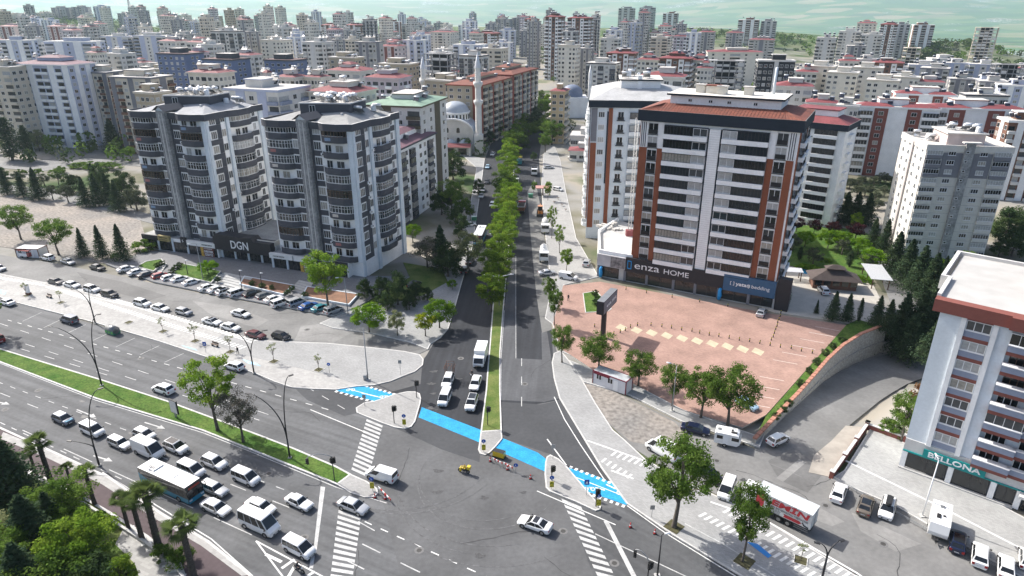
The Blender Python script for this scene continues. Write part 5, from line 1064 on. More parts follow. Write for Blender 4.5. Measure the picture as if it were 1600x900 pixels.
# ================================================================== VEGETATION
def leafmat(name,col,tr=.45):
    m = bpy.data.materials.new(name);m.use_nodes = True;t = m.node_tree;t.nodes.clear();MATS[name] = m
    o = t.nodes.new('ShaderNodeOutputMaterial');d = t.nodes.new('ShaderNodeBsdfDiffuse');r = t.nodes.new('ShaderNodeBsdfTranslucent');mx = t.nodes.new('ShaderNodeMixShader');mx.inputs[0].default_value = tr
    tc = t.nodes.new('ShaderNodeTexCoord');n = t.nodes.new('ShaderNodeTexNoise');n.inputs['Scale'].default_value = 1.3;t.links.new(tc.outputs['Object'],n.inputs['Vector'])
    oi = t.nodes.new('ShaderNodeObjectInfo');ad = t.nodes.new('ShaderNodeMath');ad.operation = 'MULTIPLY_ADD';ad.inputs[1].default_value = .35;t.links.new(oi.outputs['Random'],ad.inputs[0]);t.links.new(n.outputs['Fac'],ad.inputs[2])
    q = t.nodes.new('ShaderNodeValToRGB');q.color_ramp.elements[0].position = .35;q.color_ramp.elements[1].position = .95;q.color_ramp.elements[0].color = (*[c*.7 for c in col],1);q.color_ramp.elements[1].color = (*[min(1,c*1.35) for c in col],1)
    t.links.new(ad.outputs[0],q.inputs[0]);t.links.new(q.outputs[0],d.inputs[0]);t.links.new(q.outputs[0],r.inputs[0]);t.links.new(d.outputs[0],mx.inputs[1]);t.links.new(r.outputs[0],mx.inputs[2]);t.links.new(mx.outputs[0],o.inputs[0]);return m
BARK = M('bark',(.10,.085,.07),.95,.25,3,bump=.5);BARKP = M('bark_palm',(.075,.065,.055),.95,.35,5,bump=.8)
LF = dict(plane=[leafmat('leaf_plane',(.09,.155,.03)),leafmat('leaf_plane_light',(.13,.20,.04))],fresh=[leafmat('leaf_fresh',(.125,.21,.025),.5),leafmat('leaf_fresh_light',(.18,.26,.035),.5)],bright=[leafmat('leaf_bright',(.10,.20,.015)),leafmat('leaf_bright_light',(.15,.26,.02))],
          dark=[leafmat('leaf_dark',(.052,.085,.034),.35),leafmat('leaf_dark_mid',(.075,.11,.04),.35)],pine=[leafmat('needle_pine',(.044,.072,.038),.25),leafmat('needle_pine_mid',(.068,.10,.05),.25)],yellow=[leafmat('leaf_yellow',(.30,.34,.025)),leafmat('leaf_yellow2',(.22,.30,.03))],
          olive=[leafmat('leaf_olive',(.085,.10,.06),.25),leafmat('leaf_olive_light',(.12,.135,.085),.25)],plum=[leafmat('leaf_plum',(.035,.014,.018),.25),leafmat('leaf_plum2',(.05,.02,.022),.25)],pale=[leafmat('leaf_pale',(.17,.20,.085)),leafmat('leaf_pale2',(.24,.26,.13))],bare=[leafmat('twig_grey',(.14,.125,.10),.15),leafmat('twig_green',(.115,.12,.07),.2)],blossom=[leafmat('blossom',(.25,.22,.17),.3),leafmat('blossom2',(.15,.15,.09),.3)],palm=[leafmat('frond',(.065,.095,.03),.3),leafmat('frond_light',(.11,.15,.045),.35)],red=[leafmat('leaf_reddish',(.16,.075,.03)),leafmat('leaf_reddish2',(.10,.12,.03))])
def leaf_quad(mb,p,s,g,mat,nrm=None):
    n = Vector((g.gauss(0,1),g.gauss(0,1),g.gauss(0,1))) if nrm is None else nrm + Vector((g.gauss(0,.5),g.gauss(0,.5),g.gauss(0,.5)))
    n.normalize();a = n.orthogonal().normalized();b = n.cross(a);t = g.uniform(0,6.28);a,b = a * math.cos(t) + b * math.sin(t),b * math.cos(t) - a * math.sin(t)
    s1,s2 = s * g.uniform(.7,1.3),s * g.uniform(.45,.8)
    mb.poly([p-a*s1,p-b*s2+a*s1*.15,p+a*s1,p+b*s2+a*s1*.1],mat)
def clumps(shape,n,g):
    out = []
    while len(out) < n:
        p = Vector((g.uniform(-1,1),g.uniform(-1,1),g.uniform(0,1)))
        if shape(p): out.append(p)
    return out
SH = dict(ball=lambda p: p.x ** 2+p.y ** 2+(2*p.z-1) ** 2 <1 and p.x ** 2+p.y ** 2+(2*p.z-1) ** 2 >.25,egg=lambda p: p.x ** 2+p.y ** 2 <(1-(2*p.z ** 1.25-1) ** 2),cone=lambda p: p.x ** 2+p.y ** 2 <((1-p.z) ** 1.0) ** 2*1.0 and p.x ** 2+p.y ** 2 >((1-p.z)*.45) ** 2,col=lambda p: p.x ** 2+p.y ** 2 <(1-abs(2*p.z-.8) ** 3*.5 if p.z <.9 else .3) ** 2,dome=lambda p: p.x ** 2+p.y ** 2+(p.z*1.05) ** 2 <1 and p.x ** 2+p.y ** 2+p.z ** 2 >.18)
# kind: height, crown radius, crown bottom, shape, leaves, n clumps, clump radius, leaf size, n leaves, trunk radius
KIND = dict(plane=(10,4.3,2.6,'egg','plane',62,.95,.135,8000,.22),planebig=(12,5.2,3.6,'egg','plane',75,1.05,.145,11000,.3),fresh=(10,3.6,1.6,'egg','fresh',58,.9,.135,7500,.18),loose=(11,3.6,3.0,'egg','fresh',52,.75,.125,5600,.2),ball=(4.6,2.5,.8,'ball','bright',48,.6,.095,5600,.1),lime=(4.6,2.1,1.5,'ball','yellow',30,.55,.1,3200,.1),dark=(8,3.6,.9,'dome','dark',50,.95,.14,7000,.2),olive=(5,2.6,1.2,'dome','olive',40,.65,.1,4600,.16),plum=(5,2.4,1.1,'ball','plum',36,.65,.12,3600,.12),pale=(8,3.4,1.8,'dome','pale',44,.85,.13,5200,.16),blossom=(7,3.2,2.,'dome','blossom',44,.8,.12,5000,.16),pine=(10,2.9,.8,'pine','pine',0,0,.15,8000,.2),cypress=(9,1.25,.4,'cyp','pine',0,0,.12,4600,.14),bare=(9,2.9,2.2,'egg','bare',46,.8,.085,6200,.17),sapling=(3.4,.75,1.5,'egg','pale',9,.3,.08,200,.04),shrub=(1.6,1.0,.0,'ball','dark',26,.3,.06,2200,.05),bush=(2.2,1.7,.0,'dome','plane',30,.45,.09,2800,.06),hedge=(1.4,1.6,.0,'dome','bright',26,.38,.065,2400,.05),reddish=(7,2.6,1.2,'egg','red',36,.7,.12,3800,.14))
WORDS = dict(plane='tree',planebig='plane_tree',fresh='tree',loose='tree',ball='round_tree',lime='round_tree',dark='evergreen_tree',olive='olive_tree',plum='plum_tree',pale='tree',blossom='tree',pine='conifer',cypress='cypress',bare='bare_tree',sapling='sapling',shrub='shrub',bush='bush',hedge='hedge',palm='palm_tree',reddish='tree')
PROTO = {}
def tree_proto(kind,v):
    if (kind,v) in PROTO: return PROTO[(kind,v)]
    g = random.Random(hash(kind) % 1000*0+sum(map(ord,kind))*31+v*7)
    if kind == 'palm': return palm_proto(v,g)
    H,cr,cb,sh,lf,nc,crad,ls,nl,tr = KIND[kind]
    if sh in ('pine','cyp'):
        tb = MB();tb.tube([(0,0,-.2),(0,0,.4),(0,0,H*.6),(0,0,H)],[tr*1.4,tr,tr*.5,.02],BARK,7);mb = MB();nb = 95;up = sh == 'cyp'
        for b in range(nb):
            q = (b+g.random()) / nb;z = cb + (H-cb) * q ** (1.15 if not up else 1.) ;a = b * 2.4 + g.uniform(-.3,.3);prof = (1-q) ** .8 * (.75+.35*g.random()) + .03 if not up else (.55+1.6*q if q <.28 else 1) * (1-max(0,q-.3)/.7) ** .55 * g.uniform(.8,1.05)
            L = cr * prof;d = Vector((math.cos(a),math.sin(a),0));mat = LF[lf][0 if g.random() <.6 else 1]
            if not up: tb.tube([(0,0,z),d*L*.9+Vector((0,0,z-L*.12))],[.05,.015],BARK,3,cap=False)
            for i in range(nl // nb):
                t = g.random() ** .6;w = (.16+.28*t*(1.2-t)) * L;p = d * (L*t) + Vector((g.gauss(0,w),g.gauss(0,w),z+(L*t*(-.18 if not up else .9)+g.gauss(0,.13 if not up else .25))));p.z = min(p.z,H)
                leaf_quad(mb,p,ls*g.uniform(.8,1.3),g,mat,Vector((0,0,1)) if g.random() <.4 else None)
        PROTO[(kind,v)] = (tb.mesh('trunk'),mb.mesh('crown'),H);return PROTO[(kind,v)]
    ch = H - cb;cs = [Vector((p.x*(cr-crad*.6),p.y*(cr-crad*.6),cb+crad*.5+p.z*(ch-crad))) for p in clumps(SH[sh],nc,g)]
    tb = MB();bend = Vector((g.uniform(-.3,.3),g.uniform(-.3,.3),0)) * (H/10)
    th = H * (.8 if sh in ('cone','col') else .6);pts = [Vector((0,0,-.2)),Vector((0,0,.3)),bend*.5+Vector((0,0,th*.4)),bend+Vector((0,0,th))]
    if cb > 0 or kind in ('shrub','bush','hedge'): tb.tube(pts,[tr*1.5,tr*1.1,tr*.8,tr*.25],BARK,7)
    for c in cs[::4] if nc > 12 else cs:
        s0 = pts[2].lerp(pts[3],max(0,min(.9,(c.z-cb)/max(ch,.1)-.25)));mid = s0.lerp(c,.55) + Vector((0,0,.1*cr));tb.tube([s0,mid,c],[tr*.45,tr*.25,tr*.06],BARK,4,cap=False)
    trunk = tb.mesh('trunk');mb = MB();per = nl // nc
    for c in cs:
        r = crad * g.uniform(.65,1.25);mat = LF[lf][0 if g.random() <.6 else 1];sq = g.uniform(.6,.85)
        for i in range(per):
            d = Vector((g.gauss(0,1),g.gauss(0,1),g.gauss(0,1))).normalized();rr = r * (g.random() ** .45)
            p = c + Vector((d.x,d.y,d.z*sq)) * rr
            if sh == 'cone': p.z -= .25 * (math.hypot(p.x,p.y))
            leaf_quad(mb,p,ls*g.uniform(.8,1.3),g,mat,d if g.random() <.5 else None)
    PROTO[(kind,v)] = (trunk,mb.mesh('crown'),H);return PROTO[(kind,v)]
def palm_proto(v,g):
    H = 9.;tb = MB();lean = g.uniform(-.3,.3);pts = [Vector((lean*(z/H) ** 2,0,z)) for z in (-.2,.4,1.5,3,4.5,6,H-1.2)]
    tb.tube(pts,[.42,.36,.33,.31,.30,.30,.32],BARKP,10)
    for k in range(60):
        z = .5 + 6.8 * k / 60;a = k * 2.4;c = Vector((lean*(z/H) ** 2,0,z));d = Vector((math.cos(a),math.sin(a),0));e = Vector((-d.y,d.x,0));tb.poly([c+d*.28-e*.12,c+d*.28+e*.12,c+d*.46+Vector((0,0,.2))],BARKP)
    top = Vector((lean,0,H-1.3));mb = MB()
    for k in range(34):
        a = k * 2.399 + g.uniform(-.2,.2);el = g.uniform(-.5,1.25) if k > 4 else g.uniform(.9,1.45);L = g.uniform(.55,1.15);d = Vector((math.cos(a)*math.cos(el),math.sin(a)*math.cos(el),math.sin(el)));s0 = top + d * .2;c = top + d * L;mb.tube([s0,c],.03,LF['palm'][0],4)
        e = d.cross(Vector((0,0,1))).normalized();n = e.cross(d).normalized();m = LF['palm'][0 if el <.4 else 1]
        for j in range(13):
            t = -1.25 + 2.5 * j / 12;dd = (d*math.cos(t)+e*math.sin(t)).normalized();w = (e*math.cos(t)-d*math.sin(t)) * .05;tip = c + dd * (1.2-.3*abs(t)) + Vector((0,0,-.22*g.random()-.12*abs(t)));mid = c + dd * .65;mb.poly([c-w*.4,mid-w,tip,mid+w,c+w*.4],m)
    PROTO[('palm',v)] = (tb.mesh('trunk'),mb.mesh('crown'),H);return PROTO[('palm',v)]
NV = dict(planebig=2,palm=3,sapling=3);tcount = [0]
def plant(kind,P,H,label,group=None,wide=1.,v=None,name=None):
    tcount[0] += 1;k = tcount[0];v = v if v is not None else k % NV.get(kind,3);tr,cr,h0 = tree_proto(kind,v);s = H / h0
    r = thing(name or WORDS[kind],label,'palm' if kind == 'palm' else ('shrub' if kind in ('shrub','bush','hedge') else 'tree'),P,k*1.7,group);r.scale = (s*wide,s*wide,s);put('trunk',tr,r);put('crown',cr,r);return r
def TR(kind,u,v,vt,label,wide=1.,z=0.,group=None):
    p = G(u,v,z);return plant(kind,p,max(.6,ztop(vt,p.y)-z),label,group,wide)
# boulevard and foreground
TR('loose',340,672,551,'tall loose light green tree on the boulevard median',1.0,.13);TR('bare',380,690,604,'grey half-bare tree beside the light green one on the median',1.0,.13)
TR('planebig',1053,823,690,'large full plane tree on the pavement at the right of the crossing',.95,.13);TR('plane',1160,877,752,'second plane tree on the pavement, in front of the lettered lorry',.56,.13)
TR('loose',-12,520,452,'light tree cut by the left edge beside the boulevard',1.0,.13);TR('pale',-14,700,660,'shrubby tree at the left edge by the far lanes')
TR('fresh',513,480,385,'tall light green tree before the right charcoal tower shops',.95,.6)
for i,(k,u,v,vt,lab,w) in enumerate((('ball',577,519,474,'broad bright green round tree on the avenue corner',1.2),('pale',621,524,482,'loose pale green young tree on the avenue corner',.8),('lime',665,525,488,'small yellow-green round tree on the avenue corner',1.05),('ball',687,512,466,'dark green round tree at the kerb of the avenue corner',1.0),('ball',707,452,437,'tiny clipped round tree on the pale driveway corner',1.2),('ball',327,432,406,'small dark clipped tree on the terrace lawn',1.2))): TR(k,u,v,vt,lab,w,.13)
for i,(u,v,vt) in enumerate(((598,470,428),(570,466,432),(622,476,418),(650,472,436),(668,470,446),(640,484,455),(605,486,455))): TR('dark',u,v,vt,'dark evergreen in the thicket under the right charcoal tower, %s' % ('tall rear one','leftmost','tallest','right rear','rightmost','front right','front left')[i],.9,.1,'thicket by the charcoal tower')
# west side of the avenue
for r_ in (('blossom',668,418,366,'greyish blossoming tree on the lawn beside the avenue',1.1),('pine',690,420,352,'dark conifer behind the blossoming tree',1.),('dark',700,432,374,'dark round evergreen on the corner lawn',1.),('pale',731,425,356,'pale flowering tree at the kerb before the parked dark cars',1.),('ball',645,378,349,'small bright round tree against the white mid-rise',1.),('dark',708,280,230,'big dark evergreen below the mosque',1.),('plane',706,335,275,'broad green tree beside the white mid-rise',.9),('dark',690,335,290,'dark evergreen behind the broad green tree',.9),('dark',748,306,276,'small dark tree at the avenue kerb',.8),('plane',722,345,300,'green tree leaning over the west pavement',.8),('dark',712,350,318,'low dark evergreen on the west pavement',1.),('dark',722,370,330,'dark evergreen before the parked white car',.8),('plane',735,345,318,'small olive green tree at the west kerb',.8),('plane',728,240,214,'tree behind the mosque forecourt',1.),('dark',764,226,200,'shady tree by the brick terrace',1.),('plane',778,216,190,'green tree at the foot of the brick terrace',1.),('dark',800,196,172,'dark tree along the brick terrace',1.),('plane',815,180,158,'green tree along the far brick terrace',1.)): TR(*r_,z=.1)
# median of the avenue
G_AVM = 'trees on the avenue median'
AV = [(768,486,428),(774,462,408),(778,446,386),(780,425,365),(786,405,345),(786,388,330),(790,368,312),(789,348,292),(793,332,280),(790,312,264),(795,296,250),(792,280,236),(798,265,222),(797,252,212),(803,240,202),(808,226,192),(812,212,184),(820,200,174),(824,190,166),(832,178,156),(838,168,149),(845,156,140)]
for i,(u,v,vt) in enumerate(AV): TR('loose' if i % 3 == 1 else 'plane' if i % 5 == 4 else 'fresh',u,v,vt,'fresh green median tree, %s' % ('nearest of the avenue row' if i == 0 else 'farthest of the avenue row' if i == len(AV)-1 else 'number %s counted from the near end of the avenue row' % ('one two three four five six seven eight nine ten eleven twelve thirteen fourteen fifteen sixteen seventeen eighteen nineteen twenty twenty-one twenty-two'.split()[i])),1.2 if i % 2 else 1.32,.13,G_AVM)
for i,(u,v,vt) in enumerate(((846,186,152),(838,204,170),(856,210,174),(862,226,186),(850,170,144),(860,190,158),(826,222,190),(812,236,204),(858,172,146),(848,216,184),(832,190,162),(868,160,140))): TR(('plane','dark','fresh')[i % 3],u,v,vt,'leafy tree in the green far end of the avenue, %s' % 'inner left|outer left|inner right|outer right|farthest middle|right middle|near left|nearest left|far right|near middle|far left|farthest right'.split('|')[i],1.25,.1,'trees at the far end of the avenue')
# east side
for r_ in (('plane',878,566,506,'street tree at the plaza entrance kerb',.75),('plane',866,508,450,'street tree north of the plaza entrance',.55),('plane',858,478,428,'street tree behind the plaza entrance tree',.55),('fresh',885,424,386,'light tree beside the white pickup on the east pavement',.8),('loose',874,395,348,'thin tree beside the tanker',.6),('loose',862,372,320,'half-leafed tree on the east pavement',.5),('fresh',856,313,281,'slim light tree by the red awning',.6),('fresh',834,300,282,'small tree by the green bin across the lanes',.8),('plane',852,238,205,'tree before the ochre block',.9),('plane',858,222,196,'second tree before the ochre block',.9),('dark',834,250,236,'low dark tree by the works',1.),
           ('plane',935,582,520,'broad leafy tree behind the site cabin',1.15),('plane',997,603,549,'leafy tree right of the site cabin',1.2),('plane',1050,634,570,'slim leafy tree beside the plaza lamp',.85),('plane',1095,652,574,'large leafy tree at the plaza edge, left half of a pair',1.0),('plane',1137,664,571,'large leafy tree at the plaza edge, right half of a pair',1.0)): TR(*r_,z=.13)
# palms and park at lower left
PALM = ((57,743,700,'left one of two palms nearest the left edge'),(80,754,680,'right one of two palms nearest the left edge'),(148,788,728,'palm beside the lamp arm left of the bus'),(201,826,770,'short palm left of the close palm pair'),(222,842,772,'middle palm of the close trio by the path'),(249,858,758,'tallest palm of the close trio by the path'),(303,902,806,'palm nearest the bottom edge beside the purple path'),(113,762,725,'low young palm behind the parapet'))
for u,v,vt,lab in PALM: TR('palm',u,v,vt,lab,1.15,.1,'palms along the purple path')
for i,r_ in enumerate((('pine',22,790,680,'dark bushy conifer at the left edge of the park',1.5),('dark',-10,800,705,'evergreen cut by the left edge of the park',1.1),('plane',108,830,745,'mid green tree between palms and park',1.2),('fresh',140,905,800,'bright yellow-green tree at the park paving',1.2),('pine',62,880,775,'dark cedar in the middle of the park',1.4),('pine',92,850,770,'dark cedar behind the yellow-green tree',1.2),('pale',20,880,800,'olive green tree low in the park corner',1.3),('plane',5,930,840,'green tree at the bottom left corner',1.2),('plane',110,945,850,'green tree at the bottom edge',1.4),('pine',55,960,850,'dark cedar at the bottom edge',1.3),('dark',160,960,868,'evergreen right of the cedar at the bottom edge',1.3),('fresh',200,950,870,'light tree beside the striped paving',.9),('bush',110,790,765,'light bush under the palms',1.2),('bush',150,820,800,'bush behind the parapet',1.3),('bush',285,880,855,'spiky bush among the palms near the bottom',1.),('bush',255,870,850,'bush at the foot of the tallest palm',1.),('plane',125,850,790,'second mid green tree in the park',1.),('pale',30,905,830,'light green tree in the park corner',1.))): TR(*r_,z=.1)
# left, behind the rubble lot
for r_ in (('plane',33,374,318,'broad green tree left beside the parked white car',1.05),('plane',92,398,341,'broad green tree by the container hut',1.15),('pine',132,402,356,'slim dark conifer left of three by the terrace fence',.8),('pine',161,404,352,'slim dark conifer in the middle of three',.8),('pine',193,408,350,'leaning dark conifer right of three',.8),('bush',228,392,372,'light bush by the fence of the terrace',1.4),('bush',180,404,394,'low bush at the terrace fence',1.)): TR(*r_,z=.05)
for i,(k,u,v,vt) in enumerate((('pine',12,304,262),('pine',37,308,268),('pine',61,312,262),('olive',83,312,286),('olive',107,316,287),('pine',135,322,276),('pine',155,322,272),('pine',186,330,282),('pine',172,318,270),('olive',205,325,292),('olive',120,292,272),('pine',150,296,255),('olive',215,330,285))): TR(k,u,v,vt,'roadside %s in the row behind the rubble lot, %s from left' % ('conifer' if k == 'pine' else 'olive','first second third fourth fifth sixth seventh eighth ninth tenth eleventh twelfth thirteenth'.split()[i]),.95,.05,'row behind the rubble lot')
for r_ in (('cypress',20,250,184,'broad dark cypress at far left, left of two',1.9),('cypress',48,250,196,'dark cypress at far left, right of two',1.3),('pine',180,238,186,'tall dark conifer left of the charcoal tower',1.2),('pale',62,236,200,'pale green tree behind the cypresses',1.2),('pale',-6,240,205,'pale tree at the left edge behind the cypress',1.),('ball',130,230,212,'round clipped tree on the far verge',1.2),('dark',75,234,215,'dark shrub tree beside the far verge',.8),('dark',30,205,180,'dark tree under the lavender tower, left',1.),('dark',60,200,178,'dark tree under the lavender tower, middle',1.2),('dark',100,200,180,'dark tree under the lavender tower, right',1.2),('dark',122,200,180,'dark tree below the striped block',1.),('dark',138,204,184,'dark tree right below the striped block',1.),('fresh',155,196,172,'light green tree before the striped blocks',1.),('plane',205,250,228,'tree behind the left charcoal tower',1.),('dark',160,300,250,'tall dark evergreen behind the roadside row',.8),('dark',198,310,262,'dark evergreen close to the left charcoal tower',1.),('bush',125,262,252,'light hedge bush above the cutting, left',2.2),('bush',150,262,250,'light hedge bush above the cutting, middle',2.2),('bush',172,264,252,'light hedge bush above the cutting, right',2.2)): TR(*r_,z=.03)
for i,(k,u,v,vt) in enumerate((('olive',30,285,266),('dark',5,285,258),('olive',70,290,270),('plane',92,288,262),('dark',112,300,268),('olive',190,300,276),('plane',15,222,198),('pale',88,222,200),('dark',42,222,196),('plane',110,210,190),('dark',172,222,198),('bush',95,270,258),('bush',60,272,262),('bush',35,272,262))): TR(k,u,v,vt,'%s in the green strip left of the charcoal towers, %s' % ({'olive':'grey olive','dark':'dark evergreen','plane':'mid green tree','pale':'pale tree','bush':'low bush'}[k],'far left front|left edge|left middle|centre|dark centre|near the tower|rear left|rear centre|rear dark left|rear right|rear near the tower|right one|middle one|left one'.split('|')[i]),1.1,.03)
# pool garden and the trees behind
for i,(k,u,v,vt,w) in enumerate((('ball',1222,384,356,1.15),('ball',1257,386,360,1.15),('ball',1293,388,358,1.15),('ball',1315,390,361,1.15),('ball',1340,398,370,1.15),('ball',1362,418,388,1.4))): TR(k,u,v,vt,'bright green round tree in the pool garden, %s from left' % 'first second third fourth fifth sixth'.split()[i],w,.05,'round trees in the pool garden')
for i,(k,u,v,vt,w,lab) in enumerate((('olive',1237,392,364,1.1,'grey olive at the left of the garden'),('olive',1270,412,386,1.2,'grey olive on the garden lawn'),('olive',1315,398,370,1.,'grey olive under the round trees'),('olive',1352,420,395,1.,'grey olive by the garden path'),('plum',1244,362,338,1.1,'dark plum tree behind the garden, leftmost'),('plum',1271,366,342,1.,'dark plum tree behind the garden, second'),('plum',1300,370,345,1.1,'dark plum tree behind the garden, third'),('plum',1336,374,346,1.3,'dark plum tree behind the garden, widest'),('cypress',1227,406,380,1.6,'small cypress at the pool hedge, left'),('cypress',1249,406,386,1.6,'small cypress at the pool hedge, second'),('cypress',1326,416,392,1.8,'stout cypress at the pool hedge'),('hedge',1289,408,402,1.6,'clipped bush on the garden lawn'),('hedge',1363,402,388,1.,'clipped ball by the path'),('fresh',1336,362,330,1.,'light tree behind the plum trees'),('cypress',1228,482,446,1.0,'slim cypress at the corner of the furniture store'))): TR(k,u,v,vt,lab,w,.05)
for i in range(9): TR('hedge',1255+i*12,420+i*2.6,411+i*2.6,'clipped hedge piece between pool terrace and lawn, %s from left' % 'first second third fourth fifth sixth seventh eighth ninth'.split()[i],1.3,.05,'pool hedge')
for i,(u,v,vt,w,lab) in enumerate(((1300,500,455,.9,'dark conifer behind the plaza, left'),(1322,502,458,.8,'dark conifer behind the plaza, middle'),(1275,490,468,.6,'small sparse conifer behind the plaza'),(1368,510,462,.9,'dark conifer behind the plaza, right'),(1384,520,468,.9,'dark conifer at the end of the stone wall'),(1402,540,460,1.1,'tall dark conifer in the hollow beyond the wall, left'),(1428,545,455,1.2,'tall dark conifer in the hollow beyond the wall, middle'),(1450,540,446,1.2,'tall dark conifer in the hollow beyond the wall, right'),(1415,560,490,1.2,'dense conifer low in the hollow'),(1452,565,500,1.2,'dense conifer beside the right block'),(1394,428,362,1.0,'dark pine along the path behind the garden, first'),(1412,445,374,1.0,'dark pine along the path behind the garden, second'),(1430,460,384,1.0,'dark pine along the path behind the garden, third'),(1448,474,396,1.0,'dark pine along the path behind the garden, fourth'),(1466,488,412,1.0,'dark pine along the path behind the garden, fifth'),(1362,384,340,.9,'dark pine behind the plum trees'),(1380,392,342,.9,'dark pine before the light grey tower'),(1466,460,400,.7,'slim conifer before the light grey tower'),(1478,462,408,.6,'second slim conifer before the light grey tower'),(1318,350,300,1.1,'dark pine below the olive grove, left'),(1334,352,300,1.1,'dark pine below the olive grove, middle'),(1352,352,302,1.1,'dark pine below the olive grove, right'))): TR('pine',u,v,vt,lab,w,-5 if 'hollow' in lab else 0)
TR('cypress',1341,503,466,'slim cypress among the conifers behind the plaza',.8)
for i,(u,v,vt) in enumerate(((1460,448,398),(1482,440,400),(1500,446,388))): TR('fresh',u,v,vt,'light green tree before the light grey tower, %s' % ('left','middle','right')[i],.7)
g_ = random.Random(5)
for i in range(22):
    u,v = 1312 + (i % 8) * 12 + g_.uniform(-5,5),272 + (i // 8) * 20 + g_.uniform(-6,6);TR('olive',u,v+18,v,'grey-green olive of the grove left of the grey tower, %s row, %s from left' % (('rear','middle','front')[i // 8],'first second third fourth fifth sixth seventh eighth'.split()[i % 8]),1.2,0,'olive grove')
for i,(u,v,vt) in enumerate(((1568,380,318),(1592,378,312),(1580,400,350),(1560,400,370))): TR('dark',u,v,vt,'dark evergreen right of the light grey tower, %s' % ('tall left','tall right','low middle','low left')[i],1.1)
# by the ramp street and on the wall bed
TR('plane',1408,690,612,'green tree by the ramp street beside the right block',.8);TR('reddish',1436,672,590,'reddish tree by the ramp street beside the right block',.8);TR('bush',1392,676,655,'low bush by the ramp street',1.2)
for i,(u,v) in enumerate(((1213,652),(1222,642),(1233,632),(1251,601),(1263,580),(1276,566),(1289,553),(1302,542),(1315,533))): TR('shrub',u,v+3,v-8,'dark clipped shrub on the wall-top bed, %s from the near end' % 'first second third fourth fifth sixth seventh eighth ninth'.split()[i],1.1,.17,'shrubs on the wall-top bed')
TR('shrub',929,463,452,'small dark cone shrub on the plaza lawn island, rear',1.,.2);TR('shrub',932,478,466,'small dark shrub on the plaza lawn island, front',1.,.2)
for i,(u,v,w) in enumerate(((246,414,1.2),(254,410,1.2),(268,424,1.4),(276,417,1.4),(282,413,1.2),(340,436,1.2),(395,442,1.3),(410,446,1.3),(425,448,1.2),(450,456,1.3),(456,450,1.2),(478,459,1.3))): TR('shrub',u,v+4,v-4,'dark clipped hedge piece on the shop terrace, %s from left' % 'first second third fourth fifth sixth seventh eighth ninth tenth eleventh twelfth'.split()[i],w,.6,'clipped hedges on the shop terrace')
# saplings with their earth pits on the pavement
SAP = ((95,473,452),(201,504,494),(255,518,495),(305,533,504),(360,550,522),(428,565,535),(498,578,552),(42,462,440),(1251,876,848))
for i,(u,v,vt) in enumerate(SAP):
    if i != 1: TR('sapling',u,v,vt,'thin young sapling in a square pit on the pale pavement, %s' % ('second from left','','third from left','fourth from left','fifth from left','sixth from left','near the island tip','leftmost','before the lettered lorry')[i],1.2,.13,'saplings on the pavements')
    c = G(u,v,.13);mb = MB();mb.box(-.7,.7,-.7,.7,0,.03,SOILRED if i == 99 else M('pit_earth',(.07,.065,.03),.95,.3,2));strip(mb,[(-.75,-.75),(.75,-.75),(.75,.75),(-.75,.75),(-.75,-.75)],.1,0,.06,KERB);mb.build('tree_pit',NWALK if u <800 else EWALK,(c.x,c.y,.15),R(-26))
for u,v in ((1053,823),(1163,877)): c = G(u,v,.13);mb = MB();mb.box(-1,1,-1,1,0,.03,MATS['pit_earth']);mb.build('tree_pit',EWALK,(c.x,c.y,.15),R(-45))
# woods and street trees of the far city: one mass
def far_green():
    g = random.Random(3);mb = MB()
    mats = LF['dark'] + LF['plane'] + LF['olive']
    def blob(x,y,h,r,m,n=46):
        z = T(x,y)
        for i in range(n):
            d = Vector((g.gauss(0,1),g.gauss(0,1),g.gauss(0,1))).normalized();leaf_quad(mb,Vector((x+d.x*r,y+d.y*r,z+h*.55+d.z*h*.45)),r*.34,g,m,d)
    for i in range(900):
        Y = 290 + 1100 * g.random() ** 1.3;u = g.uniform(-40,1640);X = XatY(u,90,Y)
        if abs(X-(8+(Y-300)*.05)) < 20 and Y < 620: continue
        if any(math.hypot(X-c[0],Y-c[1]) < c[2]*.85 for c in TAKEN): continue
        blob(X,Y,g.uniform(4,9),g.uniform(2,4.2),g.choice(mats))
    for i in range(800):   # wooded hill far left, hillsides right
        q = g.random()
        if q < .55: x,y = -960 + g.gauss(0,150),1440 + g.gauss(0,70)
        elif q < .8: x,y = 560 + g.gauss(0,60),960 + g.gauss(0,45)
        else: x,y = 420 + g.gauss(0,110),1210 + g.gauss(0,60)
        blob(x,y,g.uniform(4,9),g.uniform(3,6),g.choice(LF['dark']+LF['plane'][:1]),26)
    o = mb.build('far_woods');tag(o,'scattered trees and woods between the far city blocks','woods',kind='stuff')
far_green()
# ================================================================== VEHICLES
def paint(name,col,metal=0.,rough=.32):
    m = M('paint_'+name,col,rough,0,1,metal=metal,spec=.5);b = m.node_tree.nodes['Principled BSDF'];b.inputs['Coat Weight'].default_value = .5;b.inputs['Coat Roughness'].default_value = .08;return m
PT = dict(white=paint('white',(.74,.74,.73)),silver=paint('silver',(.46,.47,.48),.4),grey=paint('grey',(.17,.175,.18),.3),black=paint('black',(.012,.012,.014)),dark=paint('dark_grey',(.045,.047,.052),.3),blue=paint('blue',(.02,.09,.30),.2),navy=paint('navy',(.01,.016,.045),.2),teal=paint('teal',(.03,.20,.24),.2),red=paint('red',(.25,.012,.014)),wine=paint('wine',(.10,.018,.02)),brown=paint('brown',(.17,.14,.11),.3),cyan=paint('cyan',(.015,.22,.34)),green=paint('green',(.04,.22,.12)),yellow=paint('yellow',(.62,.45,.02)),orange=paint('orange',(.55,.20,.03)),sky=paint('pale_blue',(.35,.50,.62)),slate=paint('slate',(.09,.11,.15),.2))
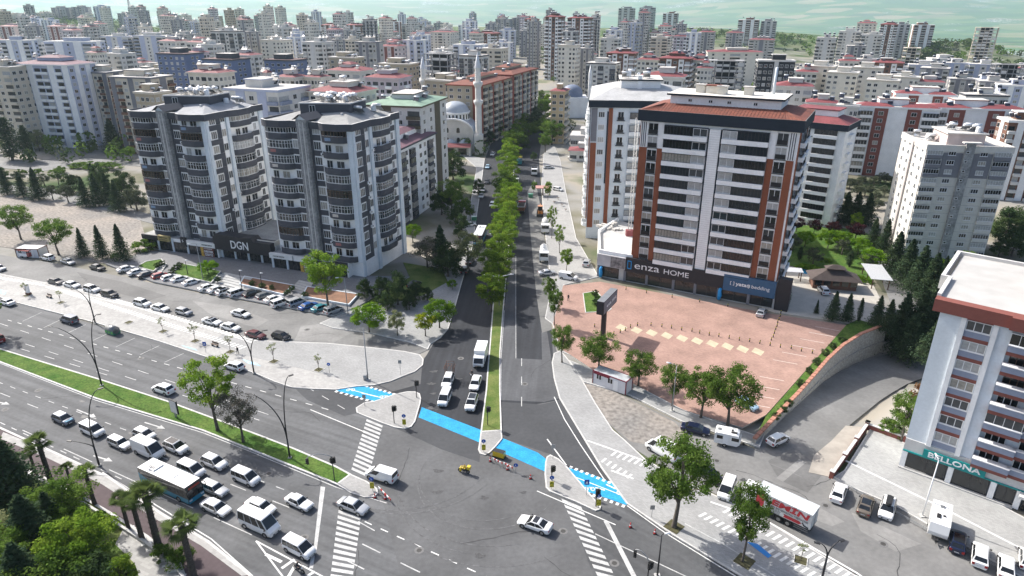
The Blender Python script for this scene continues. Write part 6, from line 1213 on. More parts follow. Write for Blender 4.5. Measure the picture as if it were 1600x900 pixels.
TYRE = M('tyre',(.018,.018,.018),.9,0,1);RIM = M('rim',(.36,.37,.38),.35,0,1,metal=.8);CARGL = glass('car_glass',(.012,.014,.016),.06,.7);HEADL = M('headlight',(.62,.64,.66),.15,0,1,spec=.8);TAILL = M('tail_light',(.32,.01,.01),.3,0,1);TRIM = M('trim_black',(.02,.02,.021),.6,0,1);PLATE = M('number_plate',(.65,.65,.66),.6,0,1)
#       L    W    H   belt  hood front, hood back, trunk z, gh: rear bottom, rear top, front top, front bottom (x/L), wheel r, wheels x
CT = dict(sedan=(4.55,1.8,1.44,.90,.68,.88,.98,-.40,-.24,.10,.27,.32,(-.30,.31)),hatch=(4.05,1.75,1.48,.92,.70,.93,.95,-.485,-.36,.10,.32,.31,(-.32,.32)),suv=(4.4,1.84,1.64,1.02,.82,1.03,1.05,-.485,-.35,.09,.30,.36,(-.31,.31)),wagon=(4.4,1.68,1.45,.90,.74,.90,.92,-.49,-.44,.08,.22,.30,(-.29,.31)),oldsedan=(4.25,1.65,1.42,.88,.78,.86,.92,-.34,-.22,.06,.20,.29,(-.29,.32)),mpv=(4.4,1.82,1.82,1.05,.84,1.02,1.1,-.492,-.46,.13,.38,.33,(-.31,.32)),van=(4.75,1.9,1.86,1.08,.88,1.05,1.12,-.495,-.485,.13,.36,.34,(-.30,.32)),bigvan=(5.6,2.05,2.4,1.22,.98,1.15,1.3,-.497,-.485,.22,.41,.36,(-.29,.33)),minibus=(5.9,2.05,2.5,1.25,.98,1.15,1.32,-.497,-.475,.24,.42,.37,(-.28,.33)),coupe=(4.6,1.85,1.38,.88,.66,.86,1.0,-.42,-.14,.06,.24,.33,(-.30,.31)))
def car_meshes(ty):
    key = ('car',ty)
    if key in CACHE: return CACHE[key]
    L,Wd,H,belt,hf,hb,tz,rb,rt_,ft,fb,wr,wx = CT[ty];w = Wd / 2;zb = .22
    xs = [-.5,-.492,-.46,rb+.02,(rb+fb)/2,fb,fb+(.5-fb)*.45,.44,.485,.5];xs = sorted(set(xs));out = {}
    def topz(x):
        if x <= rb + .021: return tz - (.10 if x <-.495 else .03 if x <-.48 else 0)
        if x <= fb: return belt + (tz-belt) * max(0,(fb-x)/(fb-rb)) * .3
        t = (x-fb) / (.5-fb);return hb + (hf-hb) * t - (.14 if x >.495 else .04 if x >.47 else 0)
    def hw(x): a = abs(x);return w * (1-.14*max(0,(a-.36)/.14) ** 2)
    def body(mat):
        mb = MB();k = mb.m(mat);kt = mb.m(TRIM);rings = []
        for x in xs:
            z = topz(x);q = hw(x);b = zb + (.10 if abs(x) >.49 else 0);half = [(0,b),(q*.86,b),(q*.97,b+.12),(q,b+.32),(q*.985,z-.14),(q*.93,z-.03),(q*.80,z),(0,z+.025)]
            ring = half + [(-y,zz) for y,zz in half[-2:0:-1]];rings.append(len(mb.v));mb.v += [(x*L,y,zz) for y,zz in ring]
        n = 14
        for a,b in zip(rings,rings[1:]):
            for i in range(n): j = (i+1) % n;mb.f.append([a+i,b+i,b+j,a+j]);mb.mi.append(kt if i in (0,13) else k);mb.sm.append(True)
        mb.f.append([rings[0]+i for i in range(n)]);mb.mi.append(k);mb.sm.append(False);mb.f.append([rings[-1]+i for i in reversed(range(n))]);mb.mi.append(k);mb.sm.append(False)
        # cabin
        bw,tw = w * .925,w * (.80 if ty in ('van','bigvan','minibus','mpv') else .70);zbelt = belt - .05
        secs = [((rb*L,fb*L),bw,zbelt),(((rb+(rt_-rb)*.9)*L,(fb+(ft-fb)*.9)*L),tw+(bw-tw)*.12,H-.08),((rt_*L,ft*L),tw*.95,H-.015),(((rt_+.04)*L,(ft-.04)*L),tw*.6,H)]
        base = []
        for (x0,x1),hw_,z in secs: base.append(len(mb.v));mb.v += [(x0,-hw_,z),(x1,-hw_,z),(x1,hw_,z),(x0,hw_,z)]
        for a,b in zip(base,base[1:]):
            for i in range(4): j = (i+1) % 4;mb.f.append([a+i,a+j,b+j,b+i]);mb.mi.append(k);mb.sm.append(False)
        mb.f.append([base[-1]+i for i in range(4)]);mb.mi.append(k);mb.sm.append(False)
        for s in (-1,1):
            for x in wx:
                c = x * L;arc = [(c+(wr+.07)*math.cos(t),s*(w+.004),wr+(wr+.07)*math.sin(t)) for t in [math.pi*i/8 for i in range(9)]];arc = [(c+wr+.07,s*(w+.004),zb)] + arc + [(c-wr-.07,s*(w+.004),zb)];mb.poly(arc if s <0 else arc[::-1],TRIM)
        mb.poly([(.503*L,-w*.5,.36),(.503*L,w*.5,.36),(.503*L,w*.5,.55),(.503*L,-w*.5,.55)],TRIM);mb.poly([(-.503*L,.26,.55),(-.503*L,-.26,.55),(-.503*L,-.26,.66),(-.503*L,.26,.66)],PLATE)
        mb.poly([(.505*L,-.26,.40),(.505*L,.26,.40),(.505*L,.26,.50),(.505*L,-.26,.50)],PLATE);return mb
    z0,z1 = belt - .01,H - .09;tt = (z1-(belt-.05)) / (H-.08-(belt-.05));bw,tw = w * .925,w * (.80 if ty in ('van','bigvan','minibus','mpv') else .70);ti = tw + (bw-tw) * .12
    X = lambda t,f: ((fb+(ft-fb)*.9*t) if f else (rb+(rt_-rb)*.9*t)) * L;Yw = lambda t: bw + (ti-bw) * t
    ta,tb = .05,.95;o = .013
    mb = MB();mb.poly([(X(ta,1)+o,-Yw(ta)*.95,z0),(X(ta,1)+o,Yw(ta)*.95,z0),(X(tb,1)+o,Yw(tb)*.93,z1),(X(tb,1)+o,-Yw(tb)*.93,z1)],CARGL);out['windscreen'] = mb.mesh('windscreen')
    mb = MB();mb.poly([(X(.25,0)-o,Yw(.25)*.86,belt+.08),(X(.25,0)-o,-Yw(.25)*.86,belt+.08),(X(tb,0)-o,-Yw(tb)*.86,z1),(X(tb,0)-o,Yw(tb)*.86,z1)],CARGL);out['rear_window'] = mb.mesh('rear_window')
    splits = {'van':((.66,.97),),'bigvan':((.80,.97),),'minibus':((.03,.25),(.27,.5),(.52,.74),(.78,.96))}.get(ty,((.05,.48),(.51,.96)) if ty not in ('suv','mpv','wagon') else ((.04,.28),(.30,.62),(.64,.96)))
    for s in (-1,1):
        for i,(a,b) in enumerate(splits):
            xa = lambda t,q: X(t,0) + (X(t,1)-X(t,0)) * q
            pts = [(xa(ta,a),s*(Yw(ta)+o),z0),(xa(ta,b),s*(Yw(ta)+o),z0),(xa(tb,b),s*(Yw(tb)+o),z1-.02),(xa(tb,a),s*(Yw(tb)+o),z1-.02)];mb = MB();mb.poly(pts if s <0 else pts[::-1],CARGL);out['side_window',s,i] = mb.mesh('side_window')
    mb = MB();mb.tube([(0,-.11,0),(0,.11,0)],wr,TYRE,16);out['wheel'] = mb.mesh('wheel');mb = MB()
    for s in (-1,1): mb.poly([(wr*.64*math.cos(t),s*.114,wr*.64*math.sin(t)) for t in ([2*math.pi*i/10 for i in range(10)][::s])],RIM)
    CACHE['rim',ty] = mb.mesh('rim')
    zl = hf - .1;q = hw(.485)
    for s in (-1,1):
        mb = MB();mb.box(.462*L,.5*L,min(s*q*.55,s*q*.97),max(s*q*.55,s*q*.97),zl-.12,zl+.03,HEADL);out['headlight',s] = mb.mesh('headlight')
        mb = MB();zt = tz - .2;hh = .16 if ty in ('sedan','coupe','oldsedan') else .34;mb.box(-.503*L,-.475*L,min(s*q*.62,s*q*.985),max(s*q*.62,s*q*.985),zt-hh+.1,zt+.1,TAILL);out['tail_light',s] = mb.mesh('tail_light')
        mb = MB();mb.box((fb-.07)*L,(fb-.035)*L,min(s*(w-.03),s*(w+.17)),max(s*(w-.03),s*(w+.17)),belt+.0,belt+.14,TRIM);out['mirror',s] = mb.mesh('mirror')
    CACHE[key] = (out,body);return CACHE[key]
def vehicle(ty,col,P,ang,label,group=None,roof=None,name=None,cat='car',extra=None):
    parts,body = car_meshes(ty);L,Wd,H,*_ = CT[ty];wr,wx = CT[ty][11],CT[ty][12]
    me = cached(('body',ty,col),lambda: body(PT[col]).mesh('body'));r = thing(name or ('van' if 'van' in ty or ty in ('mpv','minibus') else 'car'),label,cat,P,ang,group);b = put('body',me,r)
    for k,m in parts.items():
        n = k if isinstance(k,str) else k[0]
        if n == 'wheel':
            for x in wx:
                for s in (-1,1): put('rim',CACHE['rim',ty],put('wheel',m,r,(x*L,s*(Wd/2-.10),wr)))
        else: put(n,m,r)
    if roof: mb = MB();rt_,ft = CT[ty][8],CT[ty][9];w = Wd * .31;mb.box((rt_+.03)*L,(ft-.02)*L,-w,w,H-.03,H+.012,PT[roof] if roof in PT else CARGL);mb.build('roof_panel',r)
    return r
CARS = 'cars at the crossing'
def V(ty,col,u,v,ang,label,group=None,roof=None,cat=None,z=0.,**k):
    p = G(u,v,.75+z);p.z = z + .014;return vehicle(ty,col,p,R(ang),label,group,roof,cat=cat or ('van' if 'van' in ty else 'minibus' if ty == 'minibus' else 'car'),**k)
S0 = -27.5
GQ = 'queue on the near carriageway'
c = V('hatch','slate',98,653,S0,'dark hatchback with white roof and cyan bonnet, last of the queue',GQ,'white')
mb = MB();mb.poly([(1.25,-.6,.925),(1.85,-.55,.80),(1.85,.55,.80),(1.25,.6,.925)],PT['cyan']);mb.build('bonnet',c)
for r_ in (('mpv','white',144,671,'white minivan with dark sides behind the silver estate'),('wagon','silver',187,691,'old silver estate car behind the white panel van'),('hatch','white',225,677,'white hatchback left of the white SUV in the far lane'),('suv','white',274,697,'white SUV with panoramic roof right of the panel van'),('suv','white',334,721,'white SUV in the tree shade near the median'),('mpv','white',299,733,'white minivan right beside the bus'),('wagon','silver',335,762,'boxy silver estate right of the bus front'),('sedan','white',337,791,'white saloon in front of the bus'),('mpv','white',384,745,'white minivan with dark windows beside the kerb tree shade'),('sedan','white',407,790,'white saloon just behind the minibus'),('oldsedan','white',467,783,'old boxy white saloon waiting near the stop line'),('mpv','white',467,855,'small white minivan first at the stop line')): V(*r_[:4],S0-(2 if r_[2] >440 else 0),r_[4],GQ,'glass' if 'panoramic' in r_[4] else None)
V('bigvan','white',232,703,S0,'tall white panel van in the queue',GQ);V('minibus','white',405,818,S0,'white minibus with dark side windows in the queue',GQ)
V('sedan','silver',552,789,-26,'silver saloon rolling over the near zebra crossing');V('suv','white',255,607,154,'white SUV driving alone on the far carriageway');V('mpv','slate',108,499,154,'blue grey minivan parked at the far kerb');V('sedan','white',10,471,154,'white saloon at the left edge by the pale pavement');V('hatch','white',366,571,154,'white car half hidden behind the median tree');V('mpv','red',-8,529,154,'red pickup cut by the left edge')
V('van','white',596,741,156,'white delivery van on the far zebra crossing');V('coupe','white',836,817,153,'white car with black roof crossing the junction',None,'black')
V('mpv','white',695,621,-98,'white people carrier waiting in the avenue, left lane front');V('suv','white',737,628,-97,'white SUV waiting in the avenue, right lane front',None,'glass');V('sedan','white',743,597,-97,'white saloon behind the SUV in the avenue')
pk = V('suv','white',700,594,-96,'white pickup carrying a tall rusty pipe frame in the avenue',cat='pickup',name='pickup')
mb = MB()
for x in (-2.6,-1.7,-.9): mb.tube([(x,-.7,.9),(x,-.7,3.2),(x,.7,3.2),(x,.7,.9)],.05,RUSTM,5)
for y in (-.9,-.3,.3,.9): mb.tube([(-2.8,y,2.6),(-.7,y,2.6)],.04,RUSTM,5)
mb.build('pipe_frame',pk)
# slanted parking before the shops
PR = 'cars parked before the shops';rowc = [('sedan','white',197,419),('sedan','white',214,424),('sedan','dark',229,428),('hatch','red',250,430),('hatch','white',265,433),('sedan','white',281,435),('sedan','white',299,440),('sedan','white',324,448),('sedan','white',339,451),('suv','white',352,455),('mpv','white',371,457),('suv','black',394,458),('hatch','grey',413,461),('sedan','white',427,466),('mpv','white',438,473),('mpv','silver',463,472),('sedan','blue',482,477),('sedan','teal',501,480),('mpv','silver',521,484)]
rl = ['leftmost white saloon in the slanted row','white saloon left of the dark saloon in the slanted row','dark grey saloon in the slanted row','red hatchback in the slanted row','white hatchback right of the red one','white saloon below the lawn planter, left','white saloon below the lawn planter, right','white saloon at the foot of the wide steps, left','white saloon at the foot of the wide steps, right','white SUV before the long planter','white minivan with dark sides beside the black SUV','black SUV in the slanted row','grey hatchback right of the black SUV','white saloon behind the white minivan','white minivan jutting out of the slanted row','silver minivan left of the blue saloon','blue saloon in the slanted row','teal saloon in the slanted row','silver minivan at the right end of the slanted row']
for (ty,co,u,v),lab in zip(rowc,rl): V(ty,co,u,v,50,lab,PR,'glass' if co == 'white' and u == 352 else None)
GP = 'cars parked along the pale pavement'
for ty,co,u,v,ro,lab in (('sedan','dark',87,439,None,'dark grey saloon at the left of the pavement row'),('sedan','white',112,444,None,'white saloon second in the pavement row'),('suv','white',143,451,None,'white SUV third in the pavement row'),('suv','black',171,459,None,'black SUV in the pavement row'),('suv','white',222,473,None,'white SUV right of the gap in the pavement row'),('sedan','white',250,480,None,'white saloon in the middle of the pavement row'),('hatch','silver',287,486,None,'silver hatchback in the pavement row'),('coupe','white',331,501,'black','white coupe with black roof in the pavement row'),('sedan','white',360,510,None,'white saloon beside the lamp arm in the pavement row'),('sedan','wine',399,522,None,'wine red saloon in the pavement row'),('hatch','black',439,524,None,'black hatchback at the right end of the pavement row')): V(ty,co,u,v,-24,lab,GP,ro)
V('sedan','white',376,489,-24,'white saloon driving through the parking street');V('suv','white',74,402,155,'white SUV parked beside the container hut');V('sedan','silver',106,408,-28,'silver saloon parked under the broad tree');V('sedan','black',152,417,-26,'black saloon parked by the slim conifers');V('hatch','white',-2,418,-26,'white car at the left edge of the parking street');V('sedan','white',205,310,150,'white car on the street behind the rubble lot');V('suv','dark',220,314,150,'dark car on the street behind the rubble lot');V('sedan','white',147,227,150,'white car on the far back street')
# avenue
for ty,co,u,v,a,lab in (('suv','dark',727,421,82,'dark parked car at the west kerb, nearer of two'),('sedan','dark',734,407,82,'dark parked car at the west kerb, farther of two'),('hatch','white',734,350,20,'white car nosed into the west kerb'),('hatch','white',769,319,-95,'white car driving down the avenue beside the median'),('sedan','white',752,305,-95,'white car parked at the west kerb below the mosque'),('sedan','silver',754,296,-95,'silver car parked behind the white one below the mosque'),('sedan','black',761,283,-95,'black car driving down the avenue'),('sedan','sky',762,260,-94,'pale blue car far down the avenue'),('sedan','white',770,240,-100,'white car parked before the mosque, front'),('sedan','dark',769,237,-100,'dark car parked before the mosque, rear'),('hatch','navy',647,443,60,'dark blue car on the driveway beside the tower'),('coupe','silver',855,425,15,'silver saloon turning beside the plaza entrance'),('van','white',888,432,-25,'small white van on the east pavement'),('hatch','white',872,295,-40,'white car by the pavement cafe'),('sedan','silver',857,261,10,'silver car before the low kiosk'),('suv','silver',917,410,75,'silver car parked against the store side wall')): V(ty,co,u,v,a,lab)
# right side
GB = 'cars parked before the right block'
for ty,co,u,v,a,lab,gr,ro in (('sedan','navy',1087,669,-22,'navy saloon parked at the plaza wall left of the caravan',None,None),('hatch','white',1216,685,32,'white hatchback at the mouth of the ramp street',None,None),('sedan','black',1107,737,-60,'black car behind the large plane tree',None,None),('mpv','white',1136,763,-120,'white minivan between the two plane trees',None,None),('bigvan','white',1036,703,130,'white van with red mark half hidden by the large plane tree',None,None),('sedan','white',1311,768,55,'white saloon parked left of the brown saloon',GB,None),('sedan','brown',1353,788,55,'brown saloon parked before the right block',GB,'glass'),('suv','navy',1497,845,55,'dark blue SUV parked beside the white caravan',GB,'glass'),('suv','white',1532,866,55,'white SUV right of the dark blue one',GB,None),('sedan','white',1573,884,55,'white saloon near the bottom right corner',GB,None),('hatch','white',1606,872,55,'white car cut by the right edge',GB,None),('sedan','silver',1190,487,60,'silver saloon parked in the shade of the furniture store',None,None),('hatch','sky',1167,630,-55,'pale blue car under the plaza edge trees',None,None),('sedan','white',1224,449,80,'white car by the cypress behind the store',None,None),('suv','white',1287,453,85,'white car before the brown pavilion',None,None)): V(ty,co,u,v,a,lab,gr,ro)
c = V('suv','white',1387,793,235,'white SUV with black roof box before the right block',GB)
mb = MB();mb.prism([(-1.0,-.4),(.7,-.35),(.95,0),(.7,.35),(-1.0,.4),(-1.15,0)],1.72,2.05,TRIM);mb.build('roof_box',c)
# ---- bus
def bus(P,ang,label,L=10.2):
    r = thing('bus',label,'bus',P,ang);w,H = 1.25,3.0;mb = MB()
    prof = [(-L/2,.35),(L/2-.1,.35),(L/2,.6),(L/2,1.3),(L/2-.12,2.5),(L/2-.35,H),(-L/2+.1,H),(-L/2,2.7)]
    for s in (-1,1): q = [(x,s*w,z) for x,z in prof];mb.poly(q if s <0 else q[::-1],PT['black'])
    for i in range(len(prof)): a,b = prof[i],prof[(i+1) % len(prof)];mb.poly([(a[0],w,a[1]),(b[0],w,b[1]),(b[0],-w,b[1]),(a[0],-w,a[1])][::-1],PT['white'] if a[1] >= H-.01 and b[1] >= H-.01 else PT['black'])
    mb.build('body',r)
    for s in (-1,1): mb = MB();a = [(-L/2+.02,.4),(L/2-.1,.4),(L/2-.05,1.2),(L*.2,1.15),(-L*.25,1.35),(-L/2+.02,2.2)];q = [(x,s*(w+.012),z) for x,z in a];mb.poly(q if s <0 else q[::-1],PT['cyan']);mb.build('side_panel',r)
    mb = MB();mb.box(L/2+.002,L/2+.03,-w*.98,w*.98,.4,1.05,PT['cyan']);mb.build('front_panel',r)
    for s in (-1,1):
        for i in range(6): x0 = -L / 2 + .5 + i * 1.5;mb = MB();q = [(x0,s*(w+.008),1.5 if i >1 else 2.0),(x0+1.4,s*(w+.008),1.5 if i >1 else 1.8),(x0+1.4,s*(w+.008),2.55),(x0,s*(w+.008),2.55)];mb.poly(q if s <0 else q[::-1],CARGL);mb.build('side_window',r)
        for x in (-L*.3,L*.29): mb = MB();mb.tube([(0,-.15,0),(0,.15,0)],.48,TYRE,16);mb.poly([(.28*math.cos(t),s*.155,.28*math.sin(t)) for t in [2*math.pi*i/10 for i in range(10)][::s]],RIM);mb.build('wheel',r,(x,s*(w-.13),.48))
        mb = MB();mb.box(L/2+.03,L/2+.06,min(s*.7,s*1.15),max(s*.7,s*1.15),.75,.95,HEADL);mb.build('headlight',r)
        mb = MB();mb.tube([(L/2-.3,s*w,2.6),(L/2+.3,s*(w+.2),2.5),(L/2+.3,s*(w+.2),1.9)],.07,TRIM,6);mb.build('mirror',r)
    mb = MB();mb.poly([(L/2+.012,-w*.93,1.2),(L/2+.012,w*.93,1.2),(L/2-.12+.015,w*.93,2.4),(L/2-.12+.015,-w*.93,2.4)],CARGL);mb.build('windscreen',r)
    mb = MB();mb.box(L/2-.13,L/2-.1,-.9,.9,2.45,2.75,M('display_red',(.25,.03,.02),.5,.3,9));mb.build('destination_display',r)
    mb = MB();mb.box(-3.6,-2.1,-.8,.8,H,H+.18,PT['white']);[mb.box(-3.5+i*.3,-3.35+i*.3,-.6,-.1,H+.18,H+.2,TRIM) for i in range(4)];mb.build('roof_unit',r);mb = MB();mb.box(.8,1.6,-.4,.4,H,H+.08,PT['white']);mb.build('roof_hatch',r)
    return r
p = G(268,757,1.0);p.z = .014;bus(p,R(S0),'white roofed bus with black and cyan sides in the queue');p = G(750,369,1.2);p.z = .014;bus(p,R(-96),'cyan bus driving down the avenue toward the crossing')
# ---- lorries
def wheelset(r,xs,w,rad=.48):
    m = cached(('lw',rad),lambda:(lambda b:(b.tube([(0,-.15,0),(0,.15,0)],rad,TYRE,16),[b.poly([(rad*.55*math.cos(t),s*.155,rad*.55*math.sin(t)) for t in [2*math.pi*i/10 for i in range(10)][::s]],RIM) for s in (-1,1)],b.mesh('wheel'))[2])(MB()))
    for x in xs:
        for s in (-1,1): put('wheel',m,r,(x,s*w,rad))
def cab(r,x0,x1,w,z0,H,col,nose=0.):
    mb = MB();prof = [(x0,z0),(x1,z0),(x1+nose,z0+.5),(x1+nose*.9,z0+(H-z0)*.42),(x1-.15-nose*.3,H-.1),(x1-.5-nose*.5,H),(x0,H)]
    for s in (-1,1): q = [(x,s*w,z) for x,z in prof];mb.poly(q if s <0 else q[::-1],PT[col])
    for i in range(len(prof)): a,b = prof[i],prof[(i+1) % len(prof)];mb.poly([(a[0],-w,a[1]),(a[0],w,a[1]),(b[0],w,b[1]),(b[0],-w,b[1])][::-1],PT[col])
    mb.build('cab',r);a,b = prof[3],prof[4];d = .02;l = lambda t: (a[0]+(b[0]-a[0])*t+d,a[1]+(b[1]-a[1])*t)
    (xa,za),(xb,zb_) = l(.08),l(.92);mb = MB();mb.poly([(xa,-w*.9,za),(xa,w*.9,za),(xb,w*.85,zb_),(xb,-w*.85,zb_)],CARGL);mb.build('windscreen',r)
    for s in (-1,1):
        q = [(x0+.3,s*(w+.01),za),(x1-.05,s*(w+.01),za),(x1-.3,s*(w+.01),H-.3),(x0+.3,s*(w+.01),H-.3)];mb = MB();mb.poly(q if s <0 else q[::-1],CARGL);mb.build('side_window',r)
        mb = MB();mb.box(x1+nose,x1+nose+.04,min(s*w*.6,s*w*.95),max(s*w*.6,s*w*.95),z0+.2,z0+.4,HEADL);mb.build('headlight',r)
def box_lorry(P,ang,label,Lb=4.4,Wb=1.05,Hb=3.0,col='white',boxmat=None,nose=.5):
    r = thing('box_truck',label,'truck',P,ang);cab(r,Lb/2,Lb/2+1.5,Wb*.95,.5,2.25,col,nose);mb = MB();mb.box(-Lb/2,Lb/2-.05,-Wb,Wb,.75,Hb,boxmat or PT['white']);mb.build('cargo_box',r);mb = MB();mb.box(-Lb/2+.1,Lb/2+1,-.5,.5,.4,.7,TRIM);mb.build('chassis',r);wheelset(r,(-Lb*.28,Lb/2+1.0),Wb-.18,.38);return r
p = G(752,553,1.2);p.z = .014;box_lorry(p,R(-96),'white box van truck facing the camera in the avenue')
def lettered_lorry():
    LB = M('lorry_sheet',(.55,.57,.58),.5,.12,1.2,metal=.2,var2=.12,scale2=6);RED = M('letter_red',(.36,.02,.03),.5,.1,2);GREYL = M('letter_grey',(.20,.20,.21),.6,0,1)
    p0,p1 = G(1180,800),G(1262,840);a = math.atan2(p1.y-p0.y,p1.x-p0.x);r = thing('box_truck','lorry with silver box body and big red EMİN lettering','truck',(0,0,.01),a);L,w,H = 7.4,1.2,3.5
    c = p1 + Vector((math.cos(a)*-L/2,math.sin(a)*-L/2,0)) + Vector((-math.sin(a),math.cos(a),0)) * (w+.1);r.location = (c.x,c.y,.014)
    mb = MB();mb.box(-L/2,L/2,-w,w,1.1,H,LB,M('lorry_roof',(.58,.62,.63),.45,.15,1.5,var2=.15,scale2=8));mb.build('cargo_box',r);mb = MB();strip(mb,[(-L/2,-w),(L/2,-w),(L/2,w),(-L/2,w),(-L/2,-w)],.12,H-.12,H+.03,LB);strip(mb,[(-L/2,-w),(L/2,-w),(L/2,w),(-L/2,w),(-L/2,-w)],.1,1.05,1.15,TRIM);mb.build('box_frame',r)
    for s in (-1,1): mb = MB();mb.box(L/2,L/2+.05,s*.6-.55,s*.6+.55,1.2,H-.2,LB);d = mb.build('rear_door',r);mb = MB();mb.tube([(L/2+.09,s*.2,1.3),(L/2+.09,s*.2,H-.3)],.025,STEEL,5);mb.build('door_bar',d)
    lettering('EMİN',1.15,RED,r,(.85,-w-.03,2.75),width=5.0,bold=.04,name='lettering',shear=.15)
    lettering('EVDEN EVE ASANSÖRLÜ TAŞIMACILIK',.42,GREYL,r,(.75,-w-.03,2.05),width=5.2);print_rows(r,-1.8,-.1,(1.72,1.5,1.28),.16,GREYL,-w-.005)
    mb = MB();mb.poly([(.2,-w-.02,1.25),(2.3,-w-.02,1.25),(2.6,-w-.02,1.5),(2.3,-w-.02,1.75),(.2,-w-.02,1.75),(.4,-w-.02,1.5)],RED);mb.build('red_banner',r);mb = MB();mb.box(-L/2+.1,-L/2+1.25,-w-.02,-w,1.25,H-.15,RED);mb.build('red_panel',r)
    mb = MB();mb.tube([(2.7,-w-.03,1.75),(2.9,-w-.03,1.4),(3.5,-w-.03,1.3)],.09,TRIM,5);mb.build('lift_drawing',r)
    mb = MB();mb.box(-L/2-1.5,L/2,-.5,.5,.55,1.05,TRIM);mb.box(-2.6,-1.0,-w+.05,-w+.15,.45,1.0,TRIM);mb.box(1.7,3.5,-w+.05,-w+.12,.5,.58,STEEL);mb.box(1.7,3.5,-w+.05,-w+.12,.8,.88,STEEL);mb.build('chassis',r)
    wheelset(r,(-.3,.9,-L/2-1.0),w-.2,.48)
    mb = MB();mb.box(-L/2-2.0,-L/2-.15,-w*.95,w*.95,.6,2.8,PT['white']);mb.build('cab',r);mb = MB();mb.poly([(-L/2-2.02,w*.85,1.7),(-L/2-2.02,-w*.85,1.7),(-L/2-2.02,-w*.85,2.6),(-L/2-2.02,w*.85,2.6)],CARGL);mb.build('windscreen',r)
lettered_lorry()
# ---- caravans
def caravan(u,v,ang,label,L=5.2,H=2.6):
    p = G(u,v,1.0);p.z = .014;r = thing('caravan',label,'caravan',p,R(ang));w = 1.1;mb = MB();prof = [(-L/2,.5),(L/2-.5,.5),(L/2-.1,.9),(L/2,1.4),(L/2-.35,H-.15),(L/2-.7,H),(-L/2+.15,H),(-L/2,H-.3)]
    for s in (-1,1): q = [(x,s*w,z) for x,z in prof];mb.poly(q if s <0 else q[::-1],PT['white'])
    for i in range(len(prof)): a,b = prof[i],prof[(i+1) % len(prof)];mb.poly([(a[0],-w,a[1]),(a[0],w,a[1]),(b[0],w,b[1]),(b[0],-w,b[1])][::-1],PT['white'])
    mb.build('body',r)
    for s in (-1,1):
        for x,ww in ((-1.6,.9),(.6,1.1)): q = [(x,s*(w+.01),1.4),(x+ww,s*(w+.01),1.4),(x+ww,s*(w+.01),2.0),(x,s*(w+.01),2.0)];mb = MB();mb.poly(q if s <0 else q[::-1],CARGL);mb.build('side_window',r)
    mb = MB();mb.poly([(L/2-.08,-.8,1.45),(L/2-.08,.8,1.45),(L/2-.26,.8,2.1),(L/2-.26,-.8,2.1)],CARGL if 'small' in label else LETTER);mb.build('front_window',r);mb = MB();mb.box(-.6,.1,-w-.02,-w,.6,2.3,LETTER);mb.build('door',r)
    for x,y,a,b in ((-1.6,0,.5,.5),(.4,-.3,.9,.45),(.4,.3,.3,.3)): mb = MB();mb.box(x,x+a,y-b/2,y+b/2,H,H+.1,TRIM if a != .5 else STEEL);mb.build('roof_hatch',r)
    mb = MB();mb.tube([(L/2-.4,.4,.5),(L/2+1.0,0,.5),(L/2-.4,-.4,.5)],.06,TRIM,6);mb.box(L/2+.3,L/2+.6,-.15,.15,.4,.7,TRIM);mb.build('drawbar',r);wheelset(r,(-.3,),w-.1,.32)
caravan(1137,685,-22,'small white caravan with dark windows parked at the plaza wall',3.9,2.4);caravan(1467,818,236,'white caravan with solar roof panels parked before the right block',5.4,2.7)
# ---- works vehicles in the avenue
def tipper(u,v,ang,label,kind):
    p = G(u,v,1.2);p.z = .014;r = thing('truck',label,'truck',p,R(ang));w = 1.2
    cab(r,1.6,3.3,w,.7,2.9,'white' if kind != 'red' else 'red',0.);mb = MB();mb.box(-3.4,3.0,-.5,.5,.6,1.0,TRIM);mb.build('chassis',r);wheelset(r,(-2.4,-1.2,2.5),w-.2,.5)
    mb = MB()
    if kind == 'tank': mb.tube([(-3.5,0,2.1),(-3.3,0,2.1),(1.2,0,2.1),(1.4,0,2.1)],[.7,1.15,1.15,.7],PT['white'],14);mb.box(-2.6,.6,-.3,.3,3.2,3.35,STEEL);mb.build('tank',r)
    elif kind == 'mixer': mb.tube([(-3.4,0,2.9),(-2.4,0,2.7),(-.8,0,2.3),(1.2,0,2.0)],[.55,1.05,1.25,.7],M('drum_grey',(.42,.42,.41),.6,.2,1),14);mb.box(-3.4,1.4,-1.1,1.1,1.0,1.4,TRIM);mb.build('drum',r)
    else: mb.prism([(-3.6,-w),(1.4,-w),(1.4,w),(-3.6,w)],1.0,2.2,M('tipper_body',(.20,.19,.18),.7,.2,1) if kind != 'red' else RUSTM,M('load_asphalt',(.03,.03,.03),.95,.3,2));strip(mb,[(-3.6,-w),(1.4,-w),(1.4,w),(-3.6,w),(-3.6,-w)],.12,2.2,2.5,STEEL);mb.build('tipper_body',r)
tipper(850,398,-93,'white tanker lorry by the east pavement','tank');tipper(852,355,-93,'grey mixer lorry at the east kerb','mixer');tipper(815,324,85,'red tipper lorry beside the median','red');tipper(806,283,-93,'dark tipper lorry beside the median trees','tip');tipper(835,268,-93,'white cab tipper lorry by the side road','tip')
